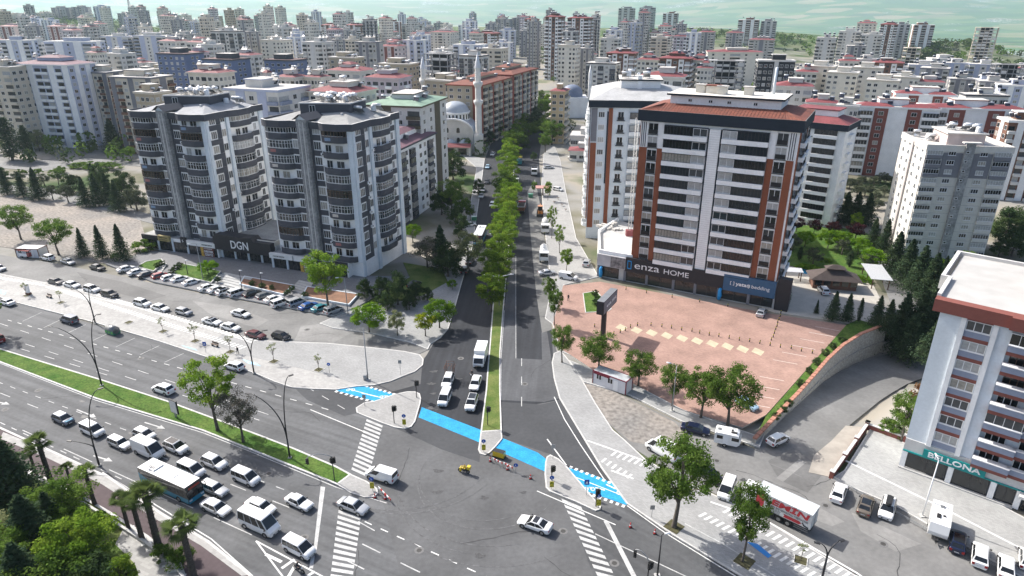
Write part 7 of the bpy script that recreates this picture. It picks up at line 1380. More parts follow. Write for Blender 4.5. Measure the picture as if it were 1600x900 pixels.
def loader(u,v,ang,label,col):
    p = G(u,v,1.);p.z = .014;r = thing('loader',label,'loader',p,R(ang));mb = MB();mb.box(-2.2,1.4,-.8,.8,.7,1.5,PT[col]);mb.build('body',r);mb = MB();mb.box(-1.0,.5,-.75,.75,1.5,2.9,CARGL);mb.box(-1.1,.6,-.85,.85,2.9,3.0,PT[col]);mb.build('cab',r)
    mb = MB();mb.tube([(.8,.6,1.4),(2.2,.6,1.2),(2.6,.6,.5)],.12,PT[col],6);mb.tube([(.8,-.6,1.4),(2.2,-.6,1.2),(2.6,-.6,.5)],.12,PT[col],6);mb.build('arm',r);mb = MB();mb.prism([(2.4,-1.1),(3.1,-1.1),(3.1,1.1),(2.4,1.1)],.2,.9,TRIM);mb.build('bucket',r);mb = MB();mb.tube([(-2.2,0,1.4),(-3.0,0,2.8),(-3.4,0,1.4)],.14,PT[col],6);mb.build('backhoe',r);wheelset(r,(-1.4,),.95,.7);wheelset(r,(1.1,),.95,.48)
loader(844,331,-93,'yellow backhoe loader at the edge of the east pavement','orange')
p = G(811,253,1.);p.z = .014;r = thing('paver','green and yellow asphalt paver in the avenue works','machine',p,R(-93));mb = MB();mb.box(-2.5,2.5,-1.3,1.3,.5,1.9,PT['teal']);mb.build('body',r);mb = MB();mb.box(-1.5,1.2,-1.4,1.4,3.1,3.3,PT['yellow']);[mb.tube([(x,y,1.9),(x,y,3.1)],.06,TRIM,5) for x in (-1.3,1.) for y in (-1.2,1.2)];mb.build('canopy',r);mb = MB();mb.box(-3.2,-2.5,-1.9,1.9,.1,.8,TRIM);mb.build('screed',r);mb = MB();mb.box(-2.0,2.0,-1.45,-1.,0,.7,TYRE);mb.box(-2.0,2.0,1.,1.45,0,.7,TYRE);mb.build('tracks',r)
# ================================================================== STREET FURNITURE
POLE = M('lamp_post_black',(.022,.022,.024),.5,0,1);POLEG = M('lamp_post_grey',(.30,.31,.32),.5,.08,1,metal=.4);LAMPG = M('lamp_glass',(.5,.5,.48),.3,0,1)
SBLUE = M('sign_blue_reflective',(.01,.09,.42),.4,0,1);SYEL = M('sign_yellow',(.68,.60,.02),.5,0,1);SRED = M('signal_red',(.42,.02,.015),.5,0,1);SIGB = M('signal_black',(.012,.012,.012),.5,0,1)
def curve_lamp(u,v,label,tips,z=.13):
    """black lamp whose stem forks into rising arcs; tips are (height, reach, direction in degrees)"""
    p = G(u,v,z);r = thing('street_lamp',label,'street lamp',p,0,'forked black street lamps');mb = MB();mb.tube([(0,0,0),(0,0,3.4)],[.16,.12],POLE,8);mb.box(-.25,.25,-.25,.25,0,.12,CONC);mb.build('stem',r)
    for h,reach,d in tips:
        d = R(d);pts = [];n = 10
        for i in range(n+1): t = i / n;pts.append((math.cos(d)*reach*(t ** 2.0),math.sin(d)*reach*(t ** 2.0),3.2+(h-3.2)*(1-(1-t) ** 1.5)))
        mb = MB();mb.tube(pts,[.11-.06*i/n for i in range(n+1)],POLE,7);mb.build('arm',r);e = Vector(pts[-1]);mb = MB();dd = Vector((math.cos(d),math.sin(d),0));nn = Vector((-dd.y,dd.x,0))
        mb.poly([e-nn*.16,e+dd*.7-nn*.13,e+dd*.7+nn*.13,e+nn*.16],POLE);q = Vector((0,0,-.12));mb.poly([e+nn*.16+q,e+dd*.7+nn*.13+q,e+dd*.7-nn*.13+q,e-nn*.16+q],LAMPG);mb.poly([e-nn*.16,e-nn*.16+q,e+dd*.7-nn*.13+q,e+dd*.7-nn*.13],POLE);mb.poly([e+nn*.16+q,e+nn*.16,e+dd*.7+nn*.13,e+dd*.7+nn*.13+q],POLE);mb.build('lamp_head',r)
    return r
curve_lamp(159,602,'forked black lamp on the boulevard median at left',((13.6,2.0,30),(11.2,7.0,170)));curve_lamp(149,505,'forked black lamp at the far kerb near the blue grey minivan',((7.6,3.4,165),(8.4,.8,60)));curve_lamp(397,583,'forked black lamp at the far kerb beside the pale pavement',((8.4,2.6,170),(8.4,2.8,20)));curve_lamp(453,715,'forked black lamp on the boulevard median near the crossing',((13.6,1.6,40),(10.4,5.2,165)));curve_lamp(155,727,'forked black lamp beside the near lanes behind the bus',((12.2,2.4,40),(3.9,3.6,170)));curve_lamp(1284,905,'forked black lamp at the bottom right pavement',((5.2,1.0,160),(5.4,1.4,20)))
def pole_lamp(u,v,vt,label,arm=(1.4,180),mat=None,z=.13,cabinet=False):
    p = G(u,v,z);h = ztop(vt,p.y) - z;r = thing('street_lamp',label,'street lamp',p,0);mb = MB();mb.tube([(0,0,0),(0,0,h)],[.12,.06],mat or POLEG,8);mb.build('pole',r)
    mb = MB();mb.box(-.35,.35,-.35,.35,0,.12,CONC);mb.build('foot',r)
    if arm[0]: d = R(arm[1]);x,y = math.cos(d),math.sin(d);mb = MB();mb.tube([(0,0,h),(x*arm[0],y*arm[0],h+.25)],.04,mat or POLEG,6);mb.build('arm',r);mb = MB();mb.tube([(x*arm[0],y*arm[0],h+.22),(x*(arm[0]+.7),y*(arm[0]+.7),h+.25)],[.14,.1],WHITEMETAL,8);mb.build('lamp_head',r)
    if cabinet: mb = MB();mb.box(-.75,-.2,-.3,.3,0,1.0,STEEL);mb.build('cabinet',r)
    return r
pole_lamp(575,593,512,'tall grey camera pole with cabinet on the paved tip',(0,0),None,.15,True);pole_lamp(544,492,434,'grey lamp post left of the round trees',(1.2,200));pole_lamp(318,440,381,'grey lamp post on the terrace beside the wide steps',(1.2,200),None,.4);pole_lamp(1050,642,571,'grey lamp post at the plaza edge',(1.0,160));pole_lamp(1441,806,720,'white lamp post before the right block',(.5,80),WHITEMETAL);pole_lamp(1027,900,836,'black post with small lamp near the right stop line',(.3,0),POLE);pole_lamp(58,252,222,'thin lamp post by the far left back street',(0,0),None,.05);pole_lamp(149,318,278,'thin lamp post behind the rubble lot',(.8,0),None,.05)
for i,(u,v,vt) in enumerate(((294,431,408),(379,456,424),(410,452,428))): pole_lamp(u,v,vt,'small black garden lamp on the terrace, %s of three' % ('left','middle','right')[i],(.01,0),POLE,.4)
for i,(u,v,vt) in enumerate(((780,478,430),(785,402,366),(787,352,322))):
    p = G(u,v,.13);h = ztop(vt,p.y);r = thing('street_lamp','double-armed white lamp rising from the median trees, %s' % ('nearest','middle one','farthest')[i],'street lamp',p,R(4));mb = MB();mb.tube([(0,0,0),(0,0,h)],.09,POLEG,8);mb.build('pole',r)
    for s in (-1,1): mb = MB();mb.tube([(0,0,h-.6),(s*1.2,0,h-.3),(s*2.6,0,h)],.06,WHITEMETAL,6);mb.build('arm',r);mb = MB();mb.tube([(s*2.5,0,h),(s*3.3,0,h+.02)],[.14,.1],WHITEMETAL,8);mb.build('lamp_head',r)
def signal_head(r,x,y,z,rz):
    o = put('signal_head',cached('sig',lambda:(lambda b:(b.box(-.17,.17,-.14,.14,0,.95,SIGB),[b.tube([(0,-.14,.18+i*.3),(0,-.28,.2+i*.3)],.11,SIGB,8) for i in range(3)],b.mesh('signal_head'))[2])(MB())),r,(x,y,z),rz);return o
def traffic_light(u,v,h,label,rz=0.,mast=None,z=.13,second=True):
    p = G(u,v,z);r = thing('traffic_light',label,'traffic light',p,0);mb = MB();mb.tube([(0,0,0),(0,0,h)],.07,POLE,8);mb.build('pole',r);signal_head(r,0,-.2,h-1.0,R(rz))
    if second: signal_head(r,.28,.05,h-1.1,R(rz+90))
    if mast: d = R(mast[1]);mb = MB();mb.tube([(math.cos(d)*mast[0]*t,math.sin(d)*mast[0]*t,h+1.1*math.sin(t*2.2)) for t in (0,.15,.35,.6,.85,1)],.05,POLEG,7);mb.build('mast_arm',r);signal_head(r,math.cos(d)*mast[0],math.sin(d)*mast[0],h-.2,R(rz))
    return r
traffic_light(651,621,3.5,'traffic light at the avenue edge of the left island',40);traffic_light(616,661,3.4,'traffic light on the left island near its zebra',0);traffic_light(523,752,4.3,'traffic light with arched arm on the boulevard median nose',-60,(3.3,205));traffic_light(762,664,3.6,'traffic light on the avenue median nose',0);traffic_light(862,750,2.6,'traffic light on the upper part of the right island',0);traffic_light(931,791,3.0,'traffic light at the lower tip of the right island',0);traffic_light(1012,903,2.6,'tilted signal at the bottom edge left of the large plane tree',0,(1.8,150))
def sign_post(u,v,label,kind,h=2.3,z=.13):
    p = G(u,v,z);r = thing('road_sign',label,'road sign',p,0);mb = MB();mb.tube([(0,0,0),(0,0,h)],.035,POLEG,6);mb.build('pole',r)
    if kind in ('keep','round'):
        mb = MB();c = [(.33*math.cos(t),-.05,h-.3+.33*math.sin(t)) for t in [2*math.pi*i/16 for i in range(16)]];mb.poly(c,SBLUE);mb.poly([(x,-.03,z_) for x,y,z_ in c][::-1],POLEG);s = mb.build('sign_plate',r)
        mb = MB();mb.poly([(-.05,-.055,h-.15),(-.12,-.055,h-.42),(.15,-.055,h-.5),(.02,-.055,h-.38)],LETTER);mb.build('arrow',s)
        if kind == 'keep':
            mb = MB();mb.box(-.3,.3,-.06,-.03,.35,1.35,SYEL);s = mb.build('hazard_board',r)
            for k in range(4): mb = MB();q = .4 + k * .25;mb.poly([(-.3,-.065,q+.1),(0,-.065,q),(0,-.065,q+.1),(-.3,-.065,q+.2)][::1],SIGB);mb.poly([(0,-.065,q),(.3,-.065,q+.1),(.3,-.065,q+.2),(0,-.065,q+.1)],SIGB);mb.build('chevron',s)
    elif kind == 'square': mb = MB();mb.box(-.35,.35,-.05,-.02,h-.85,h,SBLUE);s = mb.build('sign_plate',r);mb = MB();mb.poly([(-.2,-.055,h-.65),(.2,-.055,h-.65),(0,-.055,h-.2)],LETTER);mb.build('symbol',s)
    else: mb = MB();mb.box(-.3,.3,-.05,-.02,h-.7,h,STEEL);mb.build('sign_plate',r)
sign_post(632,666,'keep-right sign with yellow board on the left island','keep');sign_post(582,766,'keep-right sign with yellow board on the boulevard median nose','keep');sign_post(756,706,'keep-right sign with yellow board on the avenue median nose','keep');sign_post(862,764,'keep-right sign with yellow board on the upper right island','keep');sign_post(935,793,'keep-right sign with yellow board at the lower right island tip','keep');sign_post(806,738,'fallen-looking blue arrow sign by the barriers','round',1.6,.01)
sign_post(916,773,'blue square sign beside the right blue crossing','square',2.6);sign_post(515,583,'round blue sign on the paved tip','round',2.2,.15);sign_post(322,551,'blue square sign behind the median tree','square',2.4);sign_post(626,585,'grey sign seen from behind on the paved tip','grey',3.0,.15);sign_post(864,717,'thin post with small plate on the right island tip','grey',2.6);sign_post(570,634,'thin post on the left island','grey',2.2);sign_post(1018,808,'small red and white sign left of the large plane tree','grey',2.0)
# cones, barriers
def cone(u,v,label):
    p = G(u,v);p.z = .016;r = thing('traffic_cone',label,'traffic cone',p,0,'traffic cones');mb = MB();mb.box(-.22,.22,-.22,.22,0,.05,SIGB);mb.build('base',r);mb = MB();mb.lathe([(.17,.05),(.12,.32),(.1,.42),(.04,.8),(0,.8)],SRED,12);mb.build('cone',r);mb = MB();mb.lathe([(.128,.3),(.1,.45)],LETTER,12);mb.build('band',r)
for u,v,l in ((829,748,'cone left of the right island'),(985,824,'cone nearest the right blue crossing'),(1023,834,'cone below the large plane tree'),(766,721,'cone by the avenue median nose, left'),(793,734,'cone by the avenue median nose, right'),(586,778,'cone at the boulevard median nose'),(602,780,'cone behind the fallen barrier')): cone(u,v,'red and white traffic '+l)
def barrier(u0,v0,u1,v1,label):
    a,b = G(u0,v0),G(u1,v1);L = (b-a).length;r = thing('barrier',label,'barrier',a,math.atan2(b.y-a.y,b.x-a.x));n = 6
    for i in range(n): mb = MB();mb.box(L*i/n,L*(i+1)/n-.002,-.04,.04,.55,.8,SRED if i % 2 else LETTER);mb.build('board',r)
    for x in (.2,L-.2): mb = MB();mb.tube([(x,-.35,0),(x,0,.85),(x,.35,0)],.03,POLEG,5);mb.build('leg',r)
barrier(770,722,785,730,'red and white barrier by the avenue median nose, left');barrier(787,729,801,737,'red and white barrier by the avenue median nose, right');barrier(592,767,611,787,'red and white barrier at the boulevard median nose')
p = G(780,714);r = thing('generator','small yellow and black generator box by the barriers','generator',(p.x,p.y,.01),R(-25));mb = MB();mb.box(-.9,.9,-.45,.45,.25,1.1,PT['yellow'],TRIM);mb.build('body',r);mb = MB();mb.box(-.95,.95,-.5,.5,.1,.25,TRIM);mb.build('skid',r)
# advertising panel, bins, benches
p = G(275,651,.13);r = thing('advertising_panel','tilted-looking grey advertising panel on the boulevard median','panel',p,R(-30));mb = MB();mb.box(-.95,.95,-.12,.12,.7,3.2,TRIM);mb.build('frame',r);mb = MB();mb.box(-.85,.85,-.14,-.12,.8,3.1,LGREY);mb.build('poster',r);mb = MB();mb.box(-.2,.2,-.1,.1,0,.7,STEEL);mb.build('leg',r)
p = G(177,521);p.z = .012;r = thing('recycling_container','large green recycling container at the far kerb','container',p,R(-26));mb = MB();mb.prism([(-1.3,-.8),(1.3,-.8),(1.3,.8),(-1.3,.8)],.1,1.0,PT['green']);mb.build('body',r);mb = MB();mb.tube([(-1.3,0,1.0),(1.3,0,1.0)],.8,PT['grey'],12);mb.build('lid',r);mb = MB();[mb.box(x,x+.35,-.83,-.8,.4,.8,M('lime_panel',(.12,.45,.05),.5,0,1)) for x in (-1.1,-.2,.7)];mb.build('front_panels',r)
for u,v,l in ((829,308,'green wheeled bin by the east pavement'),(741,344,'green wheeled bin by the white parked car')): p = G(u,v,.1);r = thing('bin',l,'bin',p,0);mb = MB();mb.prism([(-.8,-.6),(.8,-.6),(.8,.6),(-.8,.6)],0,1.1,PT['green']);mb.build('body',r);mb = MB();mb.box(-.85,.85,-.65,.65,1.1,1.25,PT['green']);mb.build('lid',r)
for u,v,l in ((77,465,'dark bench on the pale pavement, left'),(336,541,'dark bench on the pale pavement, right')):
    p = G(u,v,.13);r = thing('bench',l,'bench',p,R(-26));mb = MB();mb.box(-.9,.9,-.22,.22,.42,.48,FRAME_B);mb.build('seat',r);mb = MB();mb.box(-.9,.9,.2,.25,.55,.9,FRAME_B);mb.build('backrest',r)
    for x in (-.7,.7): mb = MB();mb.box(x-.04,x+.04,-.2,.24,0,.42,POLE);mb.build('leg',r)
p = G(45,460,.13);r = thing('monument','white stone pillar with brown plinth on the pale pavement','monument',p,R(-26));mb = MB();mb.box(-.6,.6,-.4,.4,0,.5,BROWN);mb.build('plinth',r);mb = MB();mb.prism([(-.45,-.3),(.45,-.3),(.4,.3),(-.4,.3)],.5,2.8,LETTER);mb.build('pillar',r)
# pylon sign of the store
def pylon():
    p = G(942,527,.14);r = thing('pylon_sign','tall black pylon with slanting shop sign box on the plaza','sign',p,R(62));z1 = ztop(487,p.y) + .2;z0 = z1
    mb = MB();mb.box(-.35,.35,-.45,.45,0,z1+.5,SIGNBLK);mb.build('post',r)
    mb = MB();mb.box(-2.6,5.2,-.75,.75,z1,z1+2.9,SIGNBLK,STEEL);b = mb.build('sign_box',r);mb = MB();mb.box(-2.4,5.0,-.78,-.75,z1+.2,z1+2.7,MIDGREY);mb.build('sign_face',b);mb = MB();o = lettering('enza',1.0,LETTER,b,(.2,-.82,z1+1.5),width=2.4);lettering('HOME',.8,LETTER,b,(3.2,-.82,z1+1.5),width=2.4)
pylon()
area('plaza_lawn',[(911,458),(928,455),(935,458),(955,482),(950,486),(915,488)],.2,GRASS,KERB,.2)
# bollards on the plaza
BOLL = [(929,511),(953,525),(959,523),(969,520),(977,517),(985,512),(996,509),(1017,509),(1034,511),(1049,513),(1065,516),(1081,518),(1093,521),(1108,524),(1123,526),(1139,529),(1155,532),(1171,534),(1187,537),(1203,540),(1219,543),(1236,545),(1252,549),(1269,552),(1205,532),(1208,527),(1210,521),(1212,515),(1214,510),(1215,504),(1217,500),(1219,495),(1220,489),(978,453),(1010,458),(1050,465),(1093,472),(1137,479)]
bm1 = (lambda b:(b.lathe([(.12,0),(.1,.1),(.09,.75),(.06,.85),(0,.87)],SIGB,10),b.mesh('post'))[1])(MB());bm2 = (lambda b:(b.lathe([(.105,.55),(.1,.68)],SYEL,10),b.mesh('band'))[1])(MB())
for i,(u,v) in enumerate(BOLL):
    w_ = 'in the long cross row on the plaza' if 6 <= i < 24 else 'in the short left row by the pylon' if i < 6 else 'in the row running back to the store corner' if i < 33 else 'before the store windows'
    k_ = i - (0 if i <6 else 6 if i <24 else 24 if i <33 else 33);r = thing('bollard','%s black bollard ' % 'first second third fourth fifth sixth seventh eighth ninth tenth eleventh twelfth thirteenth fourteenth fifteenth sixteenth seventeenth eighteenth'.split()[k_]+w_,'bollard',G(u,v,.145),0,'plaza bollards');put('post',bm1,r);put('band',bm2,r)
# site cabin and container hut
def cabin(p0,p1,D,H,label,trim,z=.13):
    a,b = G(*p0,z),G(*p1,z);L = (b-a).length;r = thing('site_cabin',label,'cabin',a,math.atan2(b.y-a.y,b.x-a.x));mb = MB();mb.box(0,L,0,D,0,H,M('cabin_white',(.62,.62,.64),.6,.06,1),M('cabin_roof',(.38,.40,.42),.6,.2,1));mb.build('body',r)
    for x,y in ((0,0),(L,0),(L,D),(0,D)): mb = MB();mb.box(x-.08,x+.08,y-.08,y+.08,0,H+.02,trim);mb.build('corner_post',r)
    for x0,x1,y0,y1 in ((0,L,-.06,.06),(L-.06,L+.06,0,D),(0,L,D-.06,D+.06)): mb = MB();mb.box(x0,x1,y0,y1,H-.12,H+.04,trim);mb.build('roof_trim',r)
    f = Face(r,(0,0),0)
    for x in (.7,L*.45): f.put('window',win_mesh(1.1,1.1,2,FRAME,GLD[0],False),x,1.1)
    f.put('door',box_mesh(.9,.03,2.0,LETTER),L*.63,.05);f.put('fascia',box_mesh(L*.48,.12,.35,trim),.2,H-.5);
    mb = MB();
    return r
cabin((926,598),(977,617),2.3,2.6,'white site cabin with maroon trim beside the dirt patch',M('trim_maroon',(.16,.012,.03),.5,0,1));cabin((27,402),(62,403),3.5,2.5,'white container hut by the broad tree at left',BROWN,.03)
p = G(42,402);r = thing('cart','red and white vending cart before the container hut','cart',(p.x,p.y,.02),R(-15));mb = MB();mb.box(-1.5,1.2,-.8,.8,.5,1.3,LETTER);mb.box(1.2,1.9,-.8,.8,.5,1.6,PT['red']);mb.build('body',r);mb = MB();mb.box(-1.6,2,-.95,.95,2.1,2.2,PT['red']);[mb.tube([(x,y,1.2),(x,y,2.1)],.03,STEEL,4) for x in (-1.4,1.8) for y in (-.75,.75)];mb.build('awning',r);wheelset(r,(-.8,1.),.7,.3)
# stone retaining wall of the plaza
def retaining_wall():
    m = bpy.data.materials.new('rubble_stone');m.use_nodes = True;t = m.node_tree;b = t.nodes['Principled BSDF'];b.inputs['Roughness'].default_value = .9;ge = t.nodes.new('ShaderNodeNewGeometry');vo = t.nodes.new('ShaderNodeTexVoronoi');vo.inputs['Scale'].default_value = 2.2;t.links.new(ge.outputs['Position'],vo.inputs['Vector']);q = t.nodes.new('ShaderNodeValToRGB');q.color_ramp.elements[0].color = (.54,.52,.47,1);q.color_ramp.elements[1].color = (.34,.32,.285,1);q.color_ramp.elements[1].position = .62;t.links.new(vo.outputs['Distance'],q.inputs[0]);t.links.new(q.outputs[0],b.inputs['Base Color']);bp = t.nodes.new('ShaderNodeBump');bp.inputs['Strength'].default_value = .8;bp.inputs['Distance'].default_value = .06;bp.invert = True;t.links.new(vo.outputs['Distance'],bp.inputs['Height']);t.links.new(bp.outputs[0],b.inputs['Normal'])
    P = [(37.8,87.6),(44,94.6),(50,101.2),(55.5,107.6),(60.6,113.6),(66,119.2),(72,124.2),(79.6,128.8)];r = thing('stone_wall','tall rubble stone retaining wall between plaza and ramp street','wall',(0,0,0));zb = [ramp_z(*p)[1]-.6 for p in P]
    mb = MB();strip(mb,P,.55,zb,[.75]*8,m);mb.build('masonry',r);mb = MB();strip(mb,[(x+.05,y-.06) for x,y in P],.62,[z*.45-.1 for z in zb],[z*.45 for z in zb],SHAFTC);mb.build('joint_band',r)
    CO = M('coping_terracotta',(.42,.20,.14),.85,.15,1);tot = 0
    for a,b_ in zip(P,P[1:]):
        A,Bv = Vector((*a,0)),Vector((*b_,0));n = max(1,int((Bv-A).length/1.25))
        for i in range(n): c = A.lerp(Bv,(i+.5)/n);me = cached('coping',lambda:(lambda k:(k.prism([(-.56,-.32),(.56,-.32),(.62,0),(.56,.32),(-.56,.32),(-.62,0)],0,.28,CO),k.mesh('coping_stone'))[1])(MB()));put('coping_stone',me,r,(c.x,c.y,.75),math.atan2(Bv.y-A.y,Bv.x-A.x))
    P2 = [(79.6,128.8),(86,131.5),(96,134.5)];r = thing('stone_wall','low rubble wall beyond the end of the tall stone wall','wall',(0,0,0));mb = MB();strip(mb,P2,.5,[-7,-7,-7],[-3.6,-4.4,-4.8],m);mb.build('masonry',r)
retaining_wall()
def brick_wall(pxs,label):
    P = [G(u,v,.12) for u,v in pxs];r = thing('garden_wall',label,'wall',(0,0,.1));mb = MB();strip(mb,[(p.x,p.y) for p in P],.3,-.3,.75,MAROON);mb.build('wall',r);mb = MB();strip(mb,[(p.x,p.y) for p in P],.42,.75,.87,LGREY);mb.build('coping',r)
    for a,b in zip(P,P[1:]):
        n = max(1,int((b-a).length/4.5))
        for i in range(n+1): c = a.lerp(b,i/n);mb = MB();mb.box(-.28,.28,-.28,.28,-.3,1.15,MAROON);mb.box(-.34,.34,-.34,.34,1.15,1.25,LGREY);mb.build('pillar',r,(c.x,c.y,0),R(45))
brick_wall([(1299,746),(1354,668),(1414,690)],'low maroon wall with pillars around the right forecourt')
area('verge',None,.05,thick=4.,pts=[(43.5,80.5),(46,84.6),(50.2,88.2),(54.4,92.4),G(1356,668),G(1299,746)],mat=M('verge_sand',(.33,.30,.26),.9,.15,.6,coord='World'))
def railing(pxs,label,z=.1,h=1.0,col=None):
    P = [G(u,v,z) for u,v in pxs];r = thing('railing',label,'railing',(0,0,z));mb = MB();strip(mb,[(p.x,p.y) for p in P],.06,h-.06,h,col or POLE);strip(mb,[(p.x,p.y) for p in P],.05,h*.5,h*.5+.05,col or POLE);mb.build('rails',r)
    for a,b in zip(P,P[1:]):
        n = max(1,int((b-a).length/1.6))
        for i in range(n+1): c = a.lerp(b,i/n);mb = MB();mb.tube([(0,0,0),(0,0,h)],.035,col or POLE,5);mb.build('post',r,(c.x,c.y,0))
railing([(186,412),(212,402),(243,389)],'black railing at the left end of the shop terrace');railing([(1300,748),(1420,815),(1560,890)],'low rail along the kerb of the right forecourt',.1,.5,POLEG);mbp = None
mb = MB();Pp = [G(u,v,.1) for u,v in ((0,690+32),(50,745),(100,770),(160,806),(225,848),(275,888),(320,950))];strip(mb,[(p.x,p.y) for p in Pp],.3,0,.55,KERB);r = thing('parapet','low white parapet between the purple path and the palms','wall',(0,0,0));mb.build('wall',r)
def park_stripes():
    for i in range(11): lineto([(197+i*8,826+i*8.5),(210+i*9,822+i*8.5)],.45,.132,PAINT,PARKP,'paving_stripe')
park_stripes()
# pool terrace
def pavilion():
    BR = M('roof_brown_shingle',(.085,.065,.058),.85,.15,1.2);p = G(1302,452,.06);r = thing('pavilion','brown pavilion with two-tier hipped roof on the pool terrace','pavilion',p,R(-12));mb = MB();mb.box(-4.8,5.0,-.2,4.2,0,2.5,BROWN);mb.build('walls',r);mb = MB();frustum(mb,(-5.8,6.0,-1.2,5.2),2.5,(-1.8,2.0,1.4,2.6),4.4,BR);mb.build('roof',r);mb = MB();mb.box(-1.7,1.9,1.4,2.6,4.3,4.8,FRAME_B);frustum(mb,(-2.3,2.5,.8,3.2),4.8,(-.6,.8,1.9,2.1),5.6,BR);mb.build('lantern_roof',r)
    for x in (-4.4,-2.4,-.4,1.6,3.6): mb = MB();mb.box(x,x+1.5,-.24,-.2,.9,2.2,GLD[0]);mb.build('window',r)
    p = G(1374,452,.06);r = thing('pergola','white slatted pergola by the garden path','pergola',p,R(-14))
    for x in (-1.8,1.8):
        for y in (0,5,10): mb = MB();mb.box(x-.1,x+.1,y-.1,y+.1,0,2.6,FRAME_B);mb.build('post',r)
    for i in range(24): mb = MB();y = -.5 + i * .46;mb.box(-2.4,2.4,y,y+.22,2.6+(i % 2)*.03,2.72,LETTER);mb.build('slat',r)
    for px,lab in (([(1207,418),(1226,420),(1222,428),(1200,425)],'left small blue pool'),([(1247,419),(1272,422),(1270,429),(1248,426)],'right small blue pool')):
        pts = [G(u,v,.12) for u,v in px];mb = MB();mb.prism([(q.x,q.y) for q in pts],.03,.12,M('pool_water',(.02,.22,.42),.1,.1,.8,spec=.6));o = mb.build('pool_water');tag(o,lab+' on the pale terrace','pool')
    p = G(1237,436,.06);r = thing('pergola','small slatted pergola between the pools','pergola',p,R(-12))
    for x,y in ((-1.8,-1.2),(1.8,-1.2),(1.8,1.2),(-1.8,1.2)): mb = MB();mb.box(x-.1,x+.1,y-.1,y+.1,0,2.4,FRAME_B);mb.build('post',r)
    for i in range(10): mb = MB();y = -1.5 + i * .32;mb.box(-2.2,2.2,y,y+.16,2.4,2.5,LETTER);mb.build('slat',r)
    p = G(848,305,.1);r = thing('kiosk_canopy','reddish square canopy on one post by the east pavement','canopy',p,0);mb = MB();mb.box(-2.6,2.6,-2,2,2.9,3.1,M('canopy_rose',(.42,.22,.19),.8,.1,1));mb.build('roof',r);mb = MB();mb.box(-.2,.2,-.2,.2,0,2.9,BROWN);mb.build('post',r)
    for i,(u,v) in enumerate(((866,318),(872,312),(878,322),(868,328),(884,330),(862,335))):
        p = G(u,v,.1);r = thing('cafe_table','small dark cafe table set on the east pavement, %s' % ('leftmost rear','rear','right rear','middle','rightmost front','leftmost front')[i],'table',p,i);mb = MB();mb.lathe([(0,.72),(.5,.72),(.5,.76),(0,.76)],FRAME_B,10);mb.build('top',r);mb = MB();mb.tube([(0,0,0),(0,0,.72)],.05,POLE,5);mb.build('leg',r)
pavilion()
# ---- people
SKIN = M('skin',(.42,.27,.2),.7,0,1);HAIR = M('hair_dark',(.02,.016,.014),.8,0,1)
def figure(nodes,edges,mats):
    """one continuous body grown over a posed skeleton"""
    me = bpy.data.meshes.new('body');me.from_pydata([n[0] for n in nodes],edges,[]);o = bpy.data.objects.new('body',me);COL.objects.link(o);o.modifiers.new('skin','SKIN');sv_ = me.skin_vertices[0].data
    for i,n in enumerate(nodes): sv_[i].radius = (n[1],n[1]*(n[2] if len(n) >2 else 1));
    sv_[0].use_root = True;sm = o.modifiers.new('sub','SUBSURF');sm.levels = 2;dg = bpy.context.evaluated_depsgraph_get();out = bpy.data.meshes.new_from_object(o.evaluated_get(dg));bpy.data.objects.remove(o)
    out.materials.clear()
    for m_ in mats: out.materials.append(m_)
    for p in out.polygons: p.use_smooth = True
    return out
def person(P,rz,label,shirt,trousers,pose='stand'):
    s = pose == 'ride'
    hipz = .92 if not s else .80;k = [((0,0,hipz),.15,.8),((0,0 if not s else .06,hipz+.26),.14,.75),((0,0 if not s else .14,hipz+.48),.16,.7),((0,.0 if not s else .18,hipz+.60),.055),((0,.02 if not s else .22,hipz+.74),.10,1.1)]
    e = [(0,1),(1,2),(2,3),(3,4)]
    for sx in (-1,1):
        b = len(k)
        if s: k += [((sx*.13,.05,.78),.095),((sx*.2,.42,.68),.07),((sx*.2,.34,.30),.055),((sx*.2,.44,.24),.05)]
        else: k += [((sx*.1,0,.84),.095),((sx*.11,.03+sx*.08,.48),.068),((sx*.11,sx*.12,.09),.05),((sx*.12,sx*.12+.14,.05),.045)]
        e += [(0,b),(b,b+1),(b+1,b+2),(b+2,b+3)];b = len(k)
        if s: k += [((sx*.2,.15,hipz+.44),.06),((sx*.28,.3,hipz+.2),.05),((sx*.26,.55,hipz+.2),.04),((sx*.26,.63,hipz+.2),.04)]
        else: k += [((sx*.2,0,1.38),.06),((sx*.25,-.03,1.1),.048),((sx*.25,.06,.86),.04),((sx*.25,.08,.78),.038)]
        e += [(2,b),(b,b+1),(b+1,b+2),(b+2,b+3)]
    me = figure(k,e,[shirt,trousers,SKIN,HAIR]);hz = hipz + .66
    for p in me.polygons:
        c_ = p.center;hand = abs(c_.x) > .2 and (c_.z <.88 if not s else c_.y >.5) and (c_.z >.7)
        p.material_index = 3 if c_.z > hz + .09 or (c_.z > hz and c_.y <(.0 if not s else .2)) else 2 if c_.z > hipz + .56 or hand else 0 if c_.z > hipz + .02 and not (s and c_.y >.2 and c_.z <.8) else 1
    r = thing('person',label,'person',P,rz);put('body',me,r);return r
CL = lambda n,c_: M('cloth_'+n,c_,.9,.1,4)
p = G(888,470,.14);person(p,2.4,'person in dark clothes walking across the plaza corner',CL('black',(.02,.02,.022)),CL('dark',(.03,.03,.04)));p = G(735,313,.1);person(p,1.0,'person in dark clothes on the west pavement',CL('black',None),CL('dark',None))
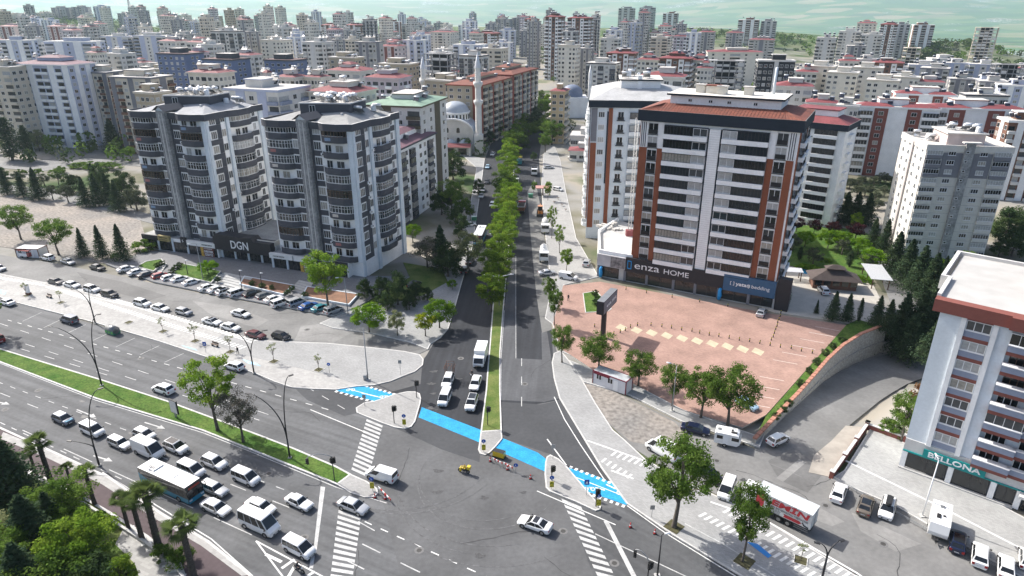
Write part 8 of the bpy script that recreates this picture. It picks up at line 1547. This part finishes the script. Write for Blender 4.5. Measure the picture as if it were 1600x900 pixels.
p = G(372,553,.13);person(p,R(150),'person in black beside the bench on the pale pavement',CL('black',None),CL('black',None));p = G(233,390,.4);person(p,0,'person in white top at the left end of the shop row',CL('white',(.6,.6,.6)),CL('dark',None));p = G(913,350,.1);person(p,1,'person in pink top before the white tower',CL('pink',(.5,.15,.2)),CL('dark',None));p = G(1093,443+25,.14);
def motorbike(u,v,ang,label,col,rider,box=None):
    p = G(u,v,.4);p.z = .014;r = thing('motorcycle',label,'motorcycle',p,R(ang),None)
    for x in (-.62,.65): mb = MB();mb.tube([(0,-.06,0),(0,.06,0)],.31,TYRE,16);mb.poly([(.18*math.cos(t),.065,.18*math.sin(t)) for t in [2*math.pi*i/10 for i in range(10)][::1]],RIM);mb.poly([(.18*math.cos(t),-.065,.18*math.sin(t)) for t in [2*math.pi*i/10 for i in range(10)][::-1]],RIM);mb.build('wheel',r,(x,0,.31))
    mb = MB();mb.tube([(.65,0,.35),(.5,0,.75),(.42,0,.98)],[.05,.06,.05],STEEL,6);mb.build('fork',r);mb = MB();mb.tube([(-.6,0,.45),(-.1,0,.4),(.3,0,.55)],[.1,.17,.1],TRIM,8);mb.build('engine',r);mb = MB();mb.tube([(-.1,0,.72),(.15,0,.8),(.42,0,.8)],[.12,.17,.1],PT[col],10);mb.build('tank',r);mb = MB();mb.tube([(-.75,0,.78),(-.4,0,.76),(-.05,0,.74)],[.1,.14,.12],TRIM,8);mb.build('seat',r);mb = MB();mb.tube([(.38,-.33,1.0),(.45,0,.97),(.38,.33,1.0)],.025,TRIM,6);mb.build('handlebar',r);mb = MB();mb.tube([(.52,0,.82),(.62,0,.82)],[.1,.08],HEADL,8);mb.build('headlight',r)
    if box: mb = MB();mb.box(-1.05,-.55,-.27,.27,.85,1.35,PT[box]);mb.build('delivery_box',r);mb = MB();mb.box(.3,.62,-.3,.3,.35,.9,PT[box]);mb.build('leg_shield',r)
    if rider: q = Matrix.Rotation(R(ang),3,'Z') @ Vector((-.28,0,0));person(p+q,R(ang)-R(90),rider,CL('jacket_'+col,(.5,.38,.03) if col == 'yellow' else (.05,.05,.055)),CL('dark',None),'ride')
motorbike(725,735,160,'yellow delivery scooter crossing the junction','yellow','courier riding the yellow scooter','yellow');motorbike(467,889,-32,'black motorcycle at the bottom edge beside the chevrons','black','rider in dark clothes on the motorcycle at the bottom edge');motorbike(737,587,-97,'dark motorcycle between the lanes of the avenue','black','rider in black on the motorcycle in the avenue');motorbike(769,342,-95,'motorcycle riding down the avenue by the median','black','rider in white on the far avenue motorcycle')
# ================================================================== wear on the streets: covers, patches, tyre tracks
def wear():
    g = random.Random(17);IRON = M('cover_iron',(.05,.048,.045),.7,.2,4);me = (lambda b:(b.lathe([(.33,0),(.33,.004),(0,.004)],IRON,14,smooth=False),b.mesh('manhole_cover'))[1])(MB());ring = (lambda b:(b.lathe([(.62,0),(.62,.003),(0,.003)],M('cover_surround',(.15,.148,.145),.9,.2,2),14,smooth=False),b.mesh('cover_surround'))[1])(MB())
    for u,v,k in ((8,640,BOUL),(475,840,BOUL),(655,860,JUNC),(880,830,BOULR),(720,560,AVE),(820,600,AVE),(300,600,BOUL),(220,560,BOUL),(1120,720,SERV),(1290,790,SERV),(1380,850,SERV),(250,500,LOT),(480,515,LOT),(60,610,BOUL),(420,740,BOUL),(960,880,BOULR)):
        p = G(u,v);put('cover_surround',ring,k,(p.x,p.y,.0145));put('manhole_cover',me,k,(p.x,p.y,.0178))
    TYR = M('tyre_track',(.103,.103,.105),.9,.2,.8,coord='World',var2=.3,scale2=2)
    def arc(c,r,a0,a1,wd,k,z,ry=1.):
        mb = MB();n = 22;cx,cy = c
        for i in range(n):
            q = []
            for t,s in ((i,-1),(i+1,-1),(i+1,1),(i,1)): a = R(a0+(a1-a0)*t/n);ww = wd * (1-abs(2*t/n-1) ** 3*.8);q.append((cx+(r+s*ww/2)*math.cos(a),cy+(r+s*ww/2)*math.sin(a)*ry,z))
            mb.poly(q,TYR)
        mb.build('tyre_track',k)
    c = G(790,735);c = (c.x,c.y)
    for i,(r,a0,a1) in enumerate(((9.5,150,310),(10.1,165,330),(13.5,170,270),(14.1,180,285),(16.5,215,300))): arc((c[0]-3+i*.5,c[1]-1-(i % 3)),r,a0,a1,.16+.05*(i % 2),JUNC,.0125+i*.0002)
    c2 = G(620,760);arc((c2.x,c2.y+9),14,230,330,.2,JUNC,.0145);arc((c2.x+1,c2.y+9),14.6,235,325,.2,JUNC,.0147)
    PA = asphalt('asphalt_patch_pale',(.22,.216,.208),var=.25);PB = asphalt('asphalt_patch_dark',(.135,.133,.13),var=.2)
    for px,k,m,z in (([(1120,745),(1240,770),(1320,815),(1300,822),(1200,785),(1125,760)],SERV,PA,.012),([(1240,700),(1290,735),(1262,770),(1218,750),(1200,720)],SERV,PB,.0125),([(1330,800),(1440,850),(1400,862),(1345,830)],SERV,PA,.0125),([(300,470),(360,478),(420,500),(400,512),(330,492)],LOT,PA,.0085),([(470,510),(512,505),(546,520),(520,535),(460,532)],LOT,PA,.0085),([(120,425),(190,440),(260,462),(230,470),(140,446)],LOT,PB,.0085),([(560,530),(640,536),(668,544),(630,552),(560,545)],LOT,PB,.0087)): quadpx('repair_patch',px,z,m,k)
    for a,b,wd,k in (((1218,750),(1254,720),1.1,SERV),((515,537),(545,520),.9,LOT)): flatbar('trench_patch',G(*a),G(*b),wd,.0135,PA,k)
    CR = M('crack_sealant',(.035,.035,.036),.8,.2,2,coord='World')
    for u,v,a0,n,k in ((60,620,-26,9,BOUL),(180,560,-30,10,BOUL),(300,645,60,6,BOUL),(420,640,-26,9,BOUL),(640,700,-70,9,JUNC),(720,850,10,9,JUNC),(560,860,-60,7,JUNC),(850,870,-50,7,BOULR),(830,590,88,8,AVE),(1150,735,-45,10,SERV),(1260,760,20,6,SERV),(1370,835,-45,10,SERV),(250,470,-24,9,LOT),(420,492,40,6,LOT),(110,432,-20,8,LOT),(480,525,-10,6,LOT)):
        p = G(u,v);pts = [p.copy()];a = R(a0)
        for i in range(n): a += g.uniform(-.5,.5);p = p + Vector((math.cos(a),math.sin(a),0)) * g.uniform(.7,1.6);pts.append(p.copy())
        mb = MB();z = lift(.0145)
        for q,q2 in zip(pts,pts[1:]): d = (q2-q).normalized();nn = Vector((-d.y,d.x,0)) * g.uniform(.02,.05);mb.poly([(c_.x,c_.y,z) for c_ in (q-nn,q2-nn,q2+nn,q+nn)],CR)
        mb.build('sealed_crack',k)
    OIL = M('oil_stain',(.055,.055,.056),.6,.3,2,coord='World',var2=.3,scale2=4)
    for i in range(34):
        u,v,k = g.choice(((g.uniform(60,470),0,BOUL),(g.uniform(600,860),g.uniform(730,880),JUNC),(g.uniform(670,740),g.uniform(580,650),AVE),(g.uniform(1100,1400),0,SERV)))
        v = v or (610+(u-60)*.37+g.uniform(-10,25) if k is BOUL else 725+(u-1100)*.42+g.uniform(-8,25));p = G(u,v);r0 = g.uniform(.15,.5);z = lift(.0145);mb = MB();mb.poly([(p.x+r0*(1+.4*math.sin(3*t+i))*math.cos(t)*1.6,p.y+r0*(1+.3*math.cos(2*t+i))*math.sin(t),z) for t in [2*math.pi*q/14 for q in range(14)]],OIL);mb.build('oil_stain',k)
    AC = (lambda b:(b.box(0,.85,-.32,0,0,.6,WHITEMETAL),b.tube([(.55,-.325,.3),(.55,-.33,.3)],.22,TRIM,10),b.mesh('air_conditioner'))[2])(MB())
    for rt,W,zs in ((T1,25,9),(T2,25,9)):
        f = Face(rt,(0,0),0);r = Face(rt,(W,0),R(90))
        for k in range(zs):
            z = 4.4 + 3.68 * k
            if g.random() < .5: f.put('air_conditioner',AC,g.choice((10.15,16.2))-.1,z+.2,.02)
            if g.random() < .5: r.put('air_conditioner',AC,g.choice((7.3,4.0)),z+.4,.46)
            if g.random() < .45: CLO = M('laundry_'+'abc'[k % 3],((.55,.5,.45),(.35,.15,.14),(.2,.28,.4))[k % 3],.9,.3,5);f.put('laundry',box_mesh(1.6,.03,.7,CLO),g.choice((2.4,18.5)),z+.35,1.5)
wear()
# ================================================================== the air
def haze():
    m = bpy.data.materials.new('haze_air');m.use_nodes = True;t = m.node_tree;t.nodes.clear();o = t.nodes.new('ShaderNodeOutputMaterial');v = t.nodes.new('ShaderNodeVolumePrincipled')
    v.inputs['Color'].default_value = (.64,.82,.92,1);v.inputs['Density'].default_value = HAZE_D;v.inputs['Anisotropy'].default_value = .35;t.links.new(v.outputs[0],o.inputs['Volume'])
    gz = [q.co.z for q in bpy.data.objects['ground'].data.vertices];mb = MB();mb.box(-18000,18000,-400,18000,min(gz)-1.5,max(max(gz),90)+20,m);h = mb.build('haze');h['kind'] = 'stuff'
HAZE_D = .00006
haze()
